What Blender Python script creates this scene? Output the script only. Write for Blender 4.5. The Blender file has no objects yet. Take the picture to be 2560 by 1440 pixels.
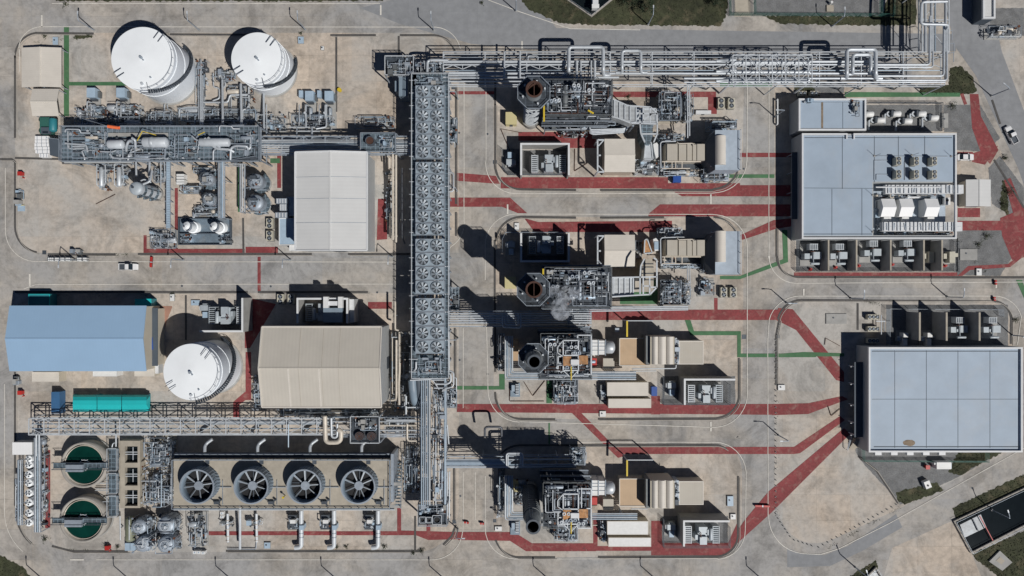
import bpy, math, random
from mathutils import Vector, Matrix
R = math.radians
PI = math.pi
H = 187.7            # camera height in metres
F = 2560*24/36.0     # focal length in photograph pixels
def W(u, v, z=0.0):
    k = (H-z)/F
    return Vector(((u-1280)*k, (720-v)*k, z))
def S(px, z=0.0):
    return px*(H-z)/F
# ---------------------------------------------------------------- camera, sky, sun, exposure
sc = bpy.context.scene
cd = bpy.data.cameras.new('camera'); cam = bpy.data.objects.new('camera', cd)
sc.collection.objects.link(cam); cam.location = (0, 0, H); cam.rotation_euler = (0, 0, 0)
cd.sensor_width = 36; cd.lens = 24; cd.clip_end = 2000; cd.clip_start = 1
sc.camera = cam
SUNV = Vector((1030, -900, 1700)).normalized()
wd = bpy.data.worlds.new('World'); sc.world = wd; wd.use_nodes = True
nt = wd.node_tree; nt.nodes.clear()
sky = nt.nodes.new('ShaderNodeTexSky'); sky.sky_type = 'NISHITA'; sky.sun_disc = False
sky.air_density = .45; sky.dust_density = 0; sky.ozone_density = 5
sky.sun_elevation = math.asin(SUNV.z); sky.sun_rotation = math.atan2(SUNV.x, SUNV.y)
bg = nt.nodes.new('ShaderNodeBackground'); bg.inputs[1].default_value = 0.05
wo = nt.nodes.new('ShaderNodeOutputWorld')
nt.links.new(sky.outputs[0], bg.inputs[0]); nt.links.new(bg.outputs[0], wo.inputs[0])
sl = bpy.data.lights.new('sun', 'SUN'); sl.energy = 5.0; sl.angle = R(0.5); sl.color = (1.0, 0.96, 0.905)
so = bpy.data.objects.new('sun', sl); sc.collection.objects.link(so)
so.rotation_euler = (-SUNV).to_track_quat('-Z', 'Y').to_euler()
sc.cycles.volume_bounces = 4
sc.view_settings.view_transform = 'Standard'; sc.view_settings.look = 'None'
sc.view_settings.exposure = -0.5; sc.view_settings.gamma = 1.0
# ---------------------------------------------------------------- materials
def srgb(r, g, b):
    f = lambda c: (c/255/12.92) if c/255 <= .04045 else ((c/255+.055)/1.055)**2.4
    return (f(r), f(g), f(b))
MATS = {}
def mat(name, col, rough=.6, metal=0., var=.12, scale=.35, rib=None, seam=None, bump=0., stain=0., stain_col=None, grid=None, detail=6, slab=None):
    m = bpy.data.materials.new(name); m.use_nodes = True; MATS[name] = m
    t = m.node_tree; N = t.nodes; L = t.links
    b = N['Principled BSDF']; b.inputs['Roughness'].default_value = rough; b.inputs['Metallic'].default_value = metal
    geo = N.new('ShaderNodeNewGeometry'); pos = geo.outputs['Position']
    def noise(sc_, det=detail, r=.6, d=0):
        n = N.new('ShaderNodeTexNoise'); n.inputs['Scale'].default_value = sc_; n.inputs['Detail'].default_value = det
        n.inputs['Roughness'].default_value = r; n.inputs['Distortion'].default_value = d
        L.new(pos, n.inputs['Vector']); return n.outputs[0]
    def ramp(src, a, c, lo, hi):
        r_ = N.new('ShaderNodeMapRange'); r_.inputs[1].default_value = a; r_.inputs[2].default_value = c
        r_.inputs[3].default_value = lo; r_.inputs[4].default_value = hi; L.new(src, r_.inputs[0]); return r_.outputs[0]
    def mul(x, y):
        n = N.new('ShaderNodeMath'); n.operation = 'MULTIPLY'; L.new(x, n.inputs[0])
        if hasattr(y, 'default_value'): L.new(y, n.inputs[1])
        else: n.inputs[1].default_value = y
        return n.outputs[0]
    f = ramp(noise(scale), .3, .7, 1-var, 1+var)
    f2 = ramp(noise(scale*.12, 3), .35, .65, 1-var*.6, 1+var*.6)
    f = mul(f, f2)
    hb = None
    if seam:
        w, h, dk = seam[:3]; vary = seam[3] if len(seam) > 3 else .03
        ms = seam[4] if len(seam) > 4 else .06
        br = N.new('ShaderNodeTexBrick'); br.offset = 0; br.squash = 1
        br.inputs['Color1'].default_value = (1+vary,)*3+(1,); br.inputs['Color2'].default_value = (1-vary,)*3+(1,)
        br.inputs['Mortar'].default_value = (dk,)*3+(1,); br.inputs['Scale'].default_value = 1
        br.inputs['Mortar Size'].default_value = ms; br.inputs['Mortar Smooth'].default_value = .3
        br.inputs['Brick Width'].default_value = w; br.inputs['Row Height'].default_value = h
        L.new(pos, br.inputs['Vector']); f = mul(f, br.outputs[0])
    if rib:
        ax, sp, st = rib
        sx = N.new('ShaderNodeSeparateXYZ'); L.new(pos, sx.inputs[0])
        q = mul(sx.outputs[ax], 2*PI/sp); s_ = N.new('ShaderNodeMath'); s_.operation = 'SINE'; L.new(q, s_.inputs[0])
        f = mul(f, ramp(s_.outputs[0], -1, 1, 1-st, 1+st)); hb = s_.outputs[0]
    mx = N.new('ShaderNodeMix'); mx.data_type = 'RGBA'; mx.blend_type = 'MULTIPLY'; mx.inputs[0].default_value = 1
    mx.inputs[6].default_value = (*col, 1)
    cb = N.new('ShaderNodeCombineColor'); [L.new(f, cb.inputs[i]) for i in range(3)]
    L.new(cb.outputs[0], mx.inputs[7]); out = mx.outputs[2]
    if slab:      # per-slab tone and broad drifts toward a second colour
        c2, w, h, am = slab
        b2 = N.new('ShaderNodeTexBrick'); b2.offset = .37; b2.squash = 1; b2.inputs['Scale'].default_value = 1; b2.inputs['Mortar Size'].default_value = 0
        b2.inputs['Color1'].default_value = (0, 0, 0, 1); b2.inputs['Color2'].default_value = (1, 1, 1, 1); b2.inputs['Brick Width'].default_value = w; b2.inputs['Row Height'].default_value = h
        L.new(pos, b2.inputs['Vector']); nn = ramp(noise(.035, 6, .62, .4), .42, .6, 0, 1); ad = N.new('ShaderNodeMath'); ad.operation = 'MULTIPLY_ADD'; L.new(b2.outputs[0], ad.inputs[0]); ad.inputs[1].default_value = .5*am; L.new(mul(nn, am), ad.inputs[2])
        m3 = N.new('ShaderNodeMix'); m3.data_type = 'RGBA'; L.new(ad.outputs[0], m3.inputs[0]); L.new(out, m3.inputs[6]); m3.inputs[7].default_value = (*c2, 1); out = m3.outputs[2]
        sp = ramp(noise(.7, 9, .8), .47, .70, 1.04, .74); sp2 = ramp(noise(.09, 9, .74, .6), .47, .64, 1.06, .66); m4 = N.new('ShaderNodeMix'); m4.data_type = 'RGBA'; m4.blend_type = 'MULTIPLY'; m4.inputs[0].default_value = 1
        cc = N.new('ShaderNodeCombineColor'); qq = mul(sp, sp2); [L.new(qq, cc.inputs[i]) for i in range(3)]; L.new(out, m4.inputs[6]); L.new(cc.outputs[0], m4.inputs[7]); out = m4.outputs[2]
    if stain:
        m2 = N.new('ShaderNodeMix'); m2.data_type = 'RGBA'; L.new(out, m2.inputs[6])
        m2.inputs[7].default_value = (*(stain_col or tuple(c*.45 for c in col)), 1)
        L.new(mul(ramp(noise(scale*.33, 8, .68, .6), .52, .72, 0, 1), stain), m2.inputs[0]); out = m2.outputs[2]
    L.new(out, b.inputs['Base Color'])
    if bump:
        bp = N.new('ShaderNodeBump'); bp.inputs['Strength'].default_value = bump or .25; bp.inputs['Distance'].default_value = .05
        L.new(hb if hb else noise(scale*8), bp.inputs['Height']); L.new(bp.outputs[0], b.inputs['Normal'])
    return m
GND = srgb(163, 153, 140)
mat('road_concrete', (.41, .375, .33), .9, var=.12, scale=.6, seam=(11, 8.3, .78, .07, .08), stain=.30, stain_col=(.20, .19, .18), bump=.15, slab=((.33, .33, .33), 22, 8.3, .75))
mat('yard_concrete', (.50, .425, .35), .9, var=.14, scale=.6, seam=(9.3, 7.1, .78, .08, .08), stain=.42, stain_col=(.27, .245, .22), bump=.15, slab=((.42, .41, .39), 18.6, 14.2, .7))
mat('asphalt', (.25, .26, .275), .9, var=.1, scale=.6, seam=(9.5, 9.5, .93, .02, .06), stain=.15, bump=.15)
mat('gravel', (.17, .175, .18), .95, var=.28, scale=3.5, stain=.3, stain_col=(.28, .26, .23), bump=.5)
mat('patch_grey', (.235, .228, .215), .9, var=.15, scale=.5, stain=.4, stain_col=(.3, .27, .24))
mat('patch_pink', (.34, .19, .14), .9, var=.15, scale=.6, stain=.3)
mat('red_paint', (.225, .045, .048), .8, var=.22, scale=1.6, stain=.75, stain_col=(.31, .19, .16), seam=(9, 9, .85, .03, .05))
mat('green_paint', (.06, .16, .075), .8, var=.15, scale=.8, stain=.3, stain_col=(.2, .22, .15))
mat('white_paint', (.66, .64, .59), .7, var=.14, scale=1.5, stain=.3, stain_col=(.42, .38, .33))
mat('drain', (.085, .082, .08), .9, var=.2, scale=2)
mat('kerb', (.36, .34, .31), .9, var=.1, scale=1)
mat('grass_ground', (.045, .05, .026), .95, var=.4, scale=.7, stain=.9, stain_col=(.15, .125, .08), bump=.6)
mat('leaf', (.035, .05, .022), .7, var=.35, scale=2)
mat('leaf_dark', (.018, .035, .015), .7, var=.35, scale=2)
mat('bark', (.12, .09, .06), .9)
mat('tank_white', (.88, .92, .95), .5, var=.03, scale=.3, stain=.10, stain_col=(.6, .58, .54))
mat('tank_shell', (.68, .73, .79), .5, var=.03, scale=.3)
mat('roof_white', (.62, .63, .63), .5, var=.03, scale=.2, rib=(1, .95, .012), stain=.10)
mat('roof_beige', (.52, .49, .435), .55, var=.04, scale=.25, rib=(0, .9, .018), stain=.12, stain_col=(.42, .39, .34))
mat('roof_cream', (.62, .585, .53), .6, var=.05, scale=.4, rib=(1, .6, .012), stain=.15)
mat('roof_tan', (.45, .42, .365), .6, var=.05, scale=.4, rib=(0, .6, .015), stain=.3, stain_col=(.42, .35, .26))
mat('roof_orange', (.47, .335, .21), .6, var=.07, scale=.4, rib=(0, .6, .015), stain=.35, stain_col=(.45, .24, .1))
mat('roof_blue', (.29, .44, .62), .5, var=.025, scale=.2, rib=(0, .8, .006))
mat('roof_flat', (.335, .415, .51), .6, var=.07, scale=.2, stain=.3, stain_col=(.42, .42, .42))
mat('wall_grey', (.40, .42, .43), .7, var=.05, rib=(0, .5, .03))
mat('wall_cream', (.50, .46, .38), .7, var=.05)
mat('wall_slate', (.07, .09, .115), .7, var=.08)
mat('parapet', (.66, .68, .70), .6, var=.05, scale=1)
mat('concrete_wall', (.34, .34, .33), .8, var=.12, scale=.6, stain=.3)
mat('tower_deck', (.40, .365, .305), .85, var=.12, scale=.6, stain=.35)
mat('steel', (.33, .38, .44), .5, .25, var=.14, scale=1.2)
mat('steel_white', (.55, .59, .63), .5, .1, var=.08, scale=1)
mat('steel_dark', (.075, .09, .11), .6, .2, var=.25, scale=1.5)
mat('pipe_silver', (.52, .56, .60), .48, .3, var=.1, scale=1)
mat('pipe_blue', (.33, .41, .49), .45, .3, var=.1, scale=1)
mat('pipe_cream', (.58, .53, .46), .5, .1, var=.12, scale=1)
mat('pipe_dark', (.12, .13, .15), .5, .4, var=.2, scale=1)
mat('grating', (.09, .12, .145), .6, .2, var=.35, scale=1.6, seam=(1.15, 1.15, 2.3, .3, .09))
mat('grating_dark', (.05, .062, .078), .6, .2, var=.4, scale=1.5, seam=(1.6, 1.6, 1.5, .35, .08))
mat('casing', (.15, .165, .175), .6, .3, var=.2, scale=.8)
mat('duct_silver', (.50, .53, .55), .45, .4, var=.1, scale=.9, rib=(1, 1.2, .08))
mat('fan_plate', (.34, .41, .47), .5, .3, var=.06, scale=.8)
mat('fan_blade', (.40, .45, .50), .6, .1, var=.1)
mat('fan_well', (.05, .062, .075), .8)
mat('black', (.012, .013, .016), .7)
mat('rust', (.075, .036, .026), .85, var=.3, scale=2)
mat('rust_orange', (.42, .22, .10), .85, var=.35, scale=1.4, stain=.5, stain_col=(.55, .5, .4))
mat('cooler_shell', (.20, .26, .32), .5, var=.08, scale=.6)
mat('water_green', (.003, .034, .026), .12, var=.2, scale=.3)
mat('water_dark', (.008, .012, .014), .08, var=.2)
mat('foam', (.20, .24, .28), .4, var=.4, scale=1.5)
mat('transformer', (.42, .47, .51), .5, .1, var=.08, scale=1.5)
mat('cabinet_beige', (.50, .48, .40), .6, var=.06, scale=1)
mat('cabinet_white', (.72, .73, .73), .5, var=.06, scale=1.5)
mat('cabinet_blue', (.36, .47, .58), .5, var=.08, scale=1)
mat('yellow', (.62, .46, .03), .5, var=.08)
mat('pale_yellow', (.56, .50, .27), .6, var=.06)
mat('red', (.45, .03, .025), .5, var=.1)
mat('orange', (.80, .17, .06), .6, var=.08)
mat('blue', (.01, .07, .32), .5, var=.1)
mat('teal', (.015, .46, .48), .55, var=.05, rib=(1, .5, .02))
mat('teal_dark', (.03, .20, .24), .5, var=.1)
mat('green_fence', (.03, .12, .10), .6, var=.1)
mat('car_white', (.78, .79, .80), .25, var=.02)
mat('glass', (.02, .03, .04), .1, var=.1)
mat('tyre', (.02, .02, .02), .9)
mat('lens', (.7, .3, .2), .3)
mat('insulator', (.16, .07, .04), .3)
mat('stain_brown', (.22, .17, .12), .8, var=.3, scale=1.2)
mat('white_sheet', (.85, .86, .87), .5, var=.03, rib=(0, .4, .03))
# ---------------------------------------------------------------- mesh builder
class MB:
    def __init__(s): s.v = []; s.f = []; s.sm = []
    def add(s, vs, fs, smooth=False):
        n = len(s.v); s.v += [tuple(p) for p in vs]; s.f += [tuple(i+n for i in f) for f in fs]; s.sm += [smooth]*len(fs)
        return s
    def box(s, x0, y0, x1, y1, z0, z1):
        x0, x1 = min(x0, x1), max(x0, x1); y0, y1 = min(y0, y1), max(y0, y1)
        return s.add([(x0, y0, z0), (x1, y0, z0), (x1, y1, z0), (x0, y1, z0), (x0, y0, z1), (x1, y0, z1), (x1, y1, z1), (x0, y1, z1)],
              [(3, 2, 1, 0), (4, 5, 6, 7), (0, 1, 5, 4), (1, 2, 6, 5), (2, 3, 7, 6), (3, 0, 4, 7)])
    def pbox(s, u0, v0, u1, v1, z0, z1):
        a = W(u0, v0, z1); b = W(u1, v1, z1); return s.box(a.x, a.y, b.x, b.y, z0, z1)
    def cbox(s, c, sx, sy, z0, z1): return s.box(c[0]-sx/2, c[1]-sy/2, c[0]+sx/2, c[1]+sy/2, z0, z1)
    def prism(s, pts, z0, z1):      # pts: (x, y) any winding
        ar = sum(pts[i][0]*pts[(i+1) % len(pts)][1]-pts[(i+1) % len(pts)][0]*pts[i][1] for i in range(len(pts)))
        if ar < 0: pts = pts[::-1]
        n = len(pts)
        vs = [(p[0], p[1], z0) for p in pts]+[(p[0], p[1], z1) for p in pts]
        return s.add(vs, [tuple(range(n-1, -1, -1)), tuple(range(n, 2*n))]+[(i, (i+1) % n, (i+1) % n+n, i+n) for i in range(n)])
    def beam(s, p, q, w=.2, h=None):
        h = h or w; p = Vector(p); q = Vector(q); d = q-p
        if d.length < 1e-5: return s
        d.normalize(); up = Vector((0, 0, 1)) if abs(d.z) < .95 else Vector((0, 1, 0))
        a = d.cross(up).normalized()*w/2; b = a.cross(d).normalized()*h/2
        vs = [p-a-b, p+a-b, p+a+b, p-a+b, q-a-b, q+a-b, q+a+b, q-a+b]
        return s.add(vs, [(0, 1, 2, 3), (7, 6, 5, 4), (4, 5, 1, 0), (5, 6, 2, 1), (6, 7, 3, 2), (7, 4, 0, 3)])
    def cyl(s, c, r, z0, z1, n=20, r1=None, cap=True, smooth=True, bot=True):
        r1 = r if r1 is None else r1
        vs = [(c[0]+r*math.cos(2*PI*i/n), c[1]+r*math.sin(2*PI*i/n), z0) for i in range(n)]
        vs += [(c[0]+r1*math.cos(2*PI*i/n), c[1]+r1*math.sin(2*PI*i/n), z1) for i in range(n)]
        s.add(vs, [(i, (i+1) % n, (i+1) % n+n, i+n) for i in range(n)], smooth)
        if cap: s.add(vs[n:], [tuple(range(n))])
        if bot: s.add(vs[:n], [tuple(range(n-1, -1, -1))])
        return s
    def dome(s, c, r, z, h, n=20, m=5):
        vs = []; fs = []
        for j in range(m):
            a = PI/2*j/m
            vs += [(c[0]+r*math.cos(a)*math.cos(2*PI*i/n), c[1]+r*math.cos(a)*math.sin(2*PI*i/n), z+h*math.sin(a)) for i in range(n)]
        vs.append((c[0], c[1], z+h))
        for j in range(m-1): fs += [(j*n+i, j*n+(i+1) % n, (j+1)*n+(i+1) % n, (j+1)*n+i) for i in range(n)]
        fs += [((m-1)*n+i, (m-1)*n+(i+1) % n, m*n) for i in range(n)]
        return s.add(vs, fs, True)
    def ring(s, c, ri, ro, z0, z1, n=32, rot=0, a0=0, a1=2*PI, smooth=False):
        full = abs(a1-a0-2*PI) < 1e-6; k = n if full else n+1
        vs = []
        for i in range(k):
            a = a0+(a1-a0)*i/n+rot; ca, sa = math.cos(a), math.sin(a)
            vs += [(c[0]+ri*ca, c[1]+ri*sa, z0), (c[0]+ro*ca, c[1]+ro*sa, z0), (c[0]+ro*ca, c[1]+ro*sa, z1), (c[0]+ri*ca, c[1]+ri*sa, z1)]
        fs = []
        for i in range(n):
            a = 4*i; b = 4*((i+1) % k)
            fs += [(a+1, b+1, b+2, a+2), (a+2, b+2, b+3, a+3), (b, a, a+3, b+3), (a, b, b+1, a+1)]
        return s.add(vs, fs, smooth)
    def tube(s, pts, r, n=8, fil=None, cap=True):
        pts = [Vector(p) for p in pts]
        fil = r*2.2 if fil is None else fil
        P = [pts[0]]
        for i in range(1, len(pts)-1):
            a, b, c = pts[i-1], pts[i], pts[i+1]
            d1 = (a-b); d2 = (c-b); l = min(fil, d1.length*.49, d2.length*.49)
            if l < 1e-3: continue
            d1.normalize(); d2.normalize()
            for t in (0, .25, .5, .75, 1):
                P.append((b+d1*l)*(1-t)**2+b*2*t*(1-t)+(b+d2*l)*t*t)
        P.append(pts[-1])
        P = [p for i, p in enumerate(P) if i == 0 or (p-P[i-1]).length > 1e-4]
        if len(P) < 2: return s
        t0 = (P[1]-P[0]).normalized(); up = Vector((0, 0, 1)) if abs(t0.z) < .9 else Vector((1, 0, 0))
        a = t0.cross(up).normalized(); vs = []
        for i, p in enumerate(P):
            t = (P[min(i+1, len(P)-1)]-P[max(i-1, 0)]).normalized()
            a = (a-t*a.dot(t)).normalized(); b = t.cross(a)
            vs += [p+a*(r*math.cos(2*PI*j/n))+b*(r*math.sin(2*PI*j/n)) for j in range(n)]
        fs = [(i*n+j, i*n+(j+1) % n, (i+1)*n+(j+1) % n, (i+1)*n+j) for i in range(len(P)-1) for j in range(n)]
        s.add(vs, fs, True)
        if cap: s.add(vs[:n], [tuple(range(n-1, -1, -1))]); s.add(vs[-n:], [tuple(range(n))])
        return s
    def vessel(s, p, q, r, n=16):     # cylinder with domed ends
        p = Vector(p); q = Vector(q); t = (q-p).normalized()
        up = Vector((0, 0, 1)) if abs(t.z) < .9 else Vector((1, 0, 0)); a = t.cross(up).normalized(); b = t.cross(a)
        L = [(p-t*r*.5, .02), (p-t*r*.42, .5), (p-t*r*.22, .85), (p, 1), (q, 1), (q+t*r*.22, .85), (q+t*r*.42, .5), (q+t*r*.5, .02)]
        vs = [c+a*(r*k*math.cos(2*PI*j/n))+b*(r*k*math.sin(2*PI*j/n)) for c, k in L for j in range(n)]
        fs = [(i*n+j, (i+1)*n+j, (i+1)*n+(j+1) % n, i*n+(j+1) % n) for i in range(len(L)-1) for j in range(n)]
        return s.add(vs, fs, True)
    def rail(s, pts, h=1.1, w=.07, step=2.4, kick=True):
        pts = [Vector(p) for p in pts]
        for i in range(len(pts)-1):
            a, b = pts[i], pts[i+1]; n = max(1, int((b-a).length/step))
            s.beam(a+Vector((0, 0, h)), b+Vector((0, 0, h)), w); s.beam(a+Vector((0, 0, h*.5)), b+Vector((0, 0, h*.5)), w*.7)
            for k in range(n+1):
                p = a.lerp(b, k/n); s.beam(p, p+Vector((0, 0, h)), w)
        return s
    def build(s, name, m, parent=None, **kw):
        me = bpy.data.meshes.new(name)
        off = Vector(getattr(parent, '_dummy', (0, 0, 0))) if False else (ORG.get(parent.name, Vector()) if parent else Vector())
        me.from_pydata([tuple(Vector(v)-off) for v in s.v], [], s.f)
        me.polygons.foreach_set('use_smooth', s.sm); me.materials.append(MATS[m]); me.update()
        o = bpy.data.objects.new(name, me); sc.collection.objects.link(o)
        if parent: o.parent = parent; ORG[o.name] = off
        for k, x in kw.items(): o[k] = x
        return o
ORG = {}
LABELS = {}
def thing(name, label, cat, loc=(0, 0, 0), group=None):
    o = bpy.data.objects.new(name, None); sc.collection.objects.link(o); o.empty_display_size = .5
    o.location = loc; o['label'] = label; o['category'] = cat
    if group: o['group'] = group
    ORG[o.name] = Vector(loc); return o
def single(mb, name, m, label, cat, group=None):
    o = mb.build(name, m); o['label'] = label; o['category'] = cat
    if group: o['group'] = group
    return o
def copy_tree(o, parent=None):
    c = o.copy(); sc.collection.objects.link(c)
    if parent: c.parent = parent
    for ch in KIDS.get(o.name) or [x for x in o.children]: copy_tree(ch, c)
    return c
KIDS = {}
def dup(root, loc, rz=0, label=None, group=None):
    c = copy_tree(root); c.location = loc; c.rotation_euler = (0, 0, rz)
    if label: c['label'] = label
    if group: c['group'] = group
    return c
def struct(mb, name, m):
    o = mb.build(name, m); o['kind'] = 'structure'; return o
ORD = ['first', 'second', 'third', 'fourth', 'fifth', 'sixth', 'seventh', 'eighth', 'ninth', 'tenth', 'eleventh', 'twelfth',
       'thirteenth', 'fourteenth', 'fifteenth', 'sixteenth', 'seventeenth', 'eighteenth', 'nineteenth', 'twentieth']
# ---------------------------------------------------------------- ground sheets
def rpoly(pts, seg=7):     # pixel points (u, v, r): rounded polygon
    out = []
    n = len(pts)
    for i in range(n):
        p = Vector(pts[i][:2]); r = pts[i][2] if len(pts[i]) > 2 else 0
        if r <= 0: out.append(p); continue
        a = Vector(pts[i-1][:2]); c = Vector(pts[(i+1) % n][:2]); d1 = (a-p).normalized(); d2 = (c-p).normalized()
        for k in range(seg+1):
            t = k/seg; t2 = t
            q = (p+d1*r)*(1-t)**2+(p*.86+(p+d1*r*.5+d2*r*.5)*.14)*2*t*(1-t)+(p+d2*r)*t*t
            out.append(q)
    return out
def rough(P, amp=2.6, seed=1):     # ragged outline for grass and gravel
    rg = random.Random(seed+len(P)); out = []
    for i in range(len(P)):
        a = Vector(P[i]); b = Vector(P[(i+1) % len(P)]); d = (b-a); n = max(1, int(d.length/5)); nn = Vector((-d.y, d.x)).normalized()
        for k in range(n): out.append(a+d*k/n+nn*(rg.uniform(-amp, amp) if k else 0))
    return out
def sheet(mb, ppts, z):
    pts = [W(p[0], p[1], 0) for p in ppts]
    ar = sum(pts[i].x*pts[(i+1) % len(pts)].y-pts[(i+1) % len(pts)].x*pts[i].y for i in range(len(pts)))
    if ar < 0: pts = pts[::-1]
    return mb.add([(p.x, p.y, z) for p in pts], [tuple(range(len(pts)))])
def strip(mb, ppts, w, z, thick=0):     # w in metres
    P = [W(p[0], p[1], 0) for p in ppts]; n = len(P); Lp = []; Rp = []
    for i, p in enumerate(P):
        if i == 0: d = P[1]-P[0]; k = 1
        elif i == n-1: d = P[-1]-P[-2]; k = 1
        else:
            a = (P[i]-P[i-1]).normalized(); b = (P[i+1]-P[i]).normalized(); d = a+b; k = 1/max(.4, (d.normalized()).dot(a))
        d = d.normalized(); nn = Vector((-d.y, d.x, 0))*w/2*k; Lp.append(p+nn); Rp.append(p-nn)
    vs = [(p.x, p.y, z) for p in Lp]+[(p.x, p.y, z) for p in Rp]
    fs = [(n+i, n+i+1, i+1, i) for i in range(n-1)]
    mb.add(vs, fs)
    if thick:
        vs2 = [(p.x, p.y, z-thick) for p in Lp]+[(p.x, p.y, z-thick) for p in Rp]
        mb.add(vs+vs2, [(i, i+1, i+1+2*n, i+2*n) for i in range(n-1)]+[(n+i+1, n+i, 3*n+i, 3*n+i+1) for i in range(n-1)])
    return mb
def arc(cu, cv, r, a0, a1, n=8):   # pixel arc, degrees, v down
    return [(cu+r*math.cos(R(a0+(a1-a0)*i/n)), cv+r*math.sin(R(a0+(a1-a0)*i/n))) for i in range(n+1)]
g = MB(); g.add([(-900, -700, 0), (900, -700, 0), (900, 700, 0), (-900, 700, 0)], [(0, 1, 2, 3)]); struct(g, 'ground', 'road_concrete')
yards = [
    [(38, 82, 62), (1112, 82, 45), (1147, 160, 20), (1147, 632), (38, 632, 66)],
    [(38, 732), (1147, 732), (1147, 1310, 40), (1085, 1380, 40), (150, 1380, 50), (38, 1275, 60)],
    [(1234, 205), (1860, 205), (1855, 472, 70), (1234, 472, 66)],
    [(1234, 543, 66), (1860, 543, 70), (1855, 1047, 70), (1234, 1047, 66)],
    [(1234, 1110, 60), (1855, 1110, 66), (1855, 1393, 60), (1234, 1393, 66)],
    [(1936, 205), (2420, 205), (2450, 240), (2560, 530), (2570, 692), (1936, 692, 62)],
    [(1936, 752, 66), (2528, 752, 66), (2540, 1120), (2255, 1268), (2090, 1345), (2010, 1372, 55), (1936, 1290, 50)],
    [(2200, 1470), (2230, 1370), (2385, 1300), (2420, 1365), (2470, 1480)],
    [(2420, 0), (2452, 60), (2540, 340), (2575, 450), (2575, -20)],
]
g = MB()
for y in yards: sheet(g, rpoly(y), .012)
struct(g, 'yard', 'yard_concrete')
g = MB()
sheet(g, [(1060, -20), (1330, -20), (1390, 70), (1900, 78), (2390, 85), (2390, 128), (1400, 128), (1180, 110), (1000, 60), (900, 20)], .012)
sheet(g, [(2352, -20), (2470, -20), (2505, 130), (2580, 330), (2580, 520), (2545, 420), (2490, 300), (2440, 190), (2390, 120)], .014)
sheet(g, [(1968, 1370), (2000, 1382), (2060, 1388), (2120, 1365), (2240, 1285), (2256, 1318), (2160, 1375), (2075, 1415), (1968, 1418)], .012)
struct(g, 'asphalt_road', 'asphalt')
g = MB()   # grey gravel beds
for p in [[(2165, 262), (2355, 262), (2355, 328), (2165, 328)], [(2360, 262), (2450, 262), (2500, 345), (2465, 380), (2392, 375), (2392, 330), (2360, 330)],
          [(2395, 560), (2520, 562), (2545, 620), (2500, 690), (2390, 688), (2392, 600)], [(1990, 595), (2395, 595), (2395, 678), (1990, 678)],
          [(2215, 762), (2520, 762), (2520, 870), (2215, 870)], [(2135, 1120), (2520, 1120), (2400, 1190), (2250, 1262), (2215, 1220), (2150, 1150)],
          [(1885, -20), (2205, -20), (2205, 38), (1885, 36)], [(2470, 420), (2500, 390), (2560, 470), (2560, 560), (2480, 510)], [(2470, 20), (2560, 20), (2560, 90), (2480, 90)],
          [(1302, 375), (1420, 375), (1420, 437), (1302, 437)], [(1255, 372), (1302, 372), (1302, 437), (1270, 437), (1255, 420)], [(1302, 585), (1420, 585), (1420, 655), (1302, 655)],
          [(1655, 940), (1838, 940), (1838, 1010), (1655, 1010)], [(1655, 1290), (1820, 1290), (1820, 1357), (1655, 1357)], [(1985, 205), (2110, 205), (2110, 232), (1985, 232)]]:
    sheet(g, rough(p, .8), .022)
struct(g, 'gravel_bed', 'gravel')
g = MB(); sheet(g, rpoly([(396, 765, 4), (432, 765, 4), (418, 800, 8), (400, 875, 4), (396, 875)]), .034)
struct(g, 'worn_patch_pink', 'patch_pink').data.materials[0] = MATS['patch_pink']
# grass areas
g = MB()
grass = [[(1285, -25), (1322, 25), (1400, 58), (1480, 62), (1800, 66), (1815, 40), (1822, -25)], [(1905, 40), (2205, 40), (2225, -20), (2290, -20), (2290, 62), (2210, 64), (1950, 60)],
         [(2375, 170), (2400, 165), (2430, 190), (2442, 228), (2420, 236), (2300, 238), (2300, 212), (2372, 212)], [(2395, 1130), (2510, 1128), (2400, 1188), (2370, 1180)],
         [(2240, 1230), (2340, 1205), (2360, 1225), (2262, 1262), (2245, 1255)], [(2380, 1270), (2560, 1185), (2575, 1215), (2400, 1300), (2388, 1295)],
         [(2430, 1385), (2575, 1320), (2575, 1460), (2520, 1460), (2440, 1400)], [(2125, 1440), (2190, 1400), (2200, 1440), (2205, 1460), (2100, 1460)],
         [(-20, 1375), (60, 1420), (90, 1460), (-20, 1460)], [(130, -10), (960, -10), (958, 3), (140, 3)], [(2505, 450), (2520, 455), (2520, 540), (2500, 520)],
         [(185, 86), (232, 86), (230, 95), (190, 97)], [(1987, 205), (2025, 205), (2050, 240), (1990, 236)]]
for p in grass: sheet(g, rough(p), .026)
struct(g, 'grass_ground', 'grass_ground')
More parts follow.
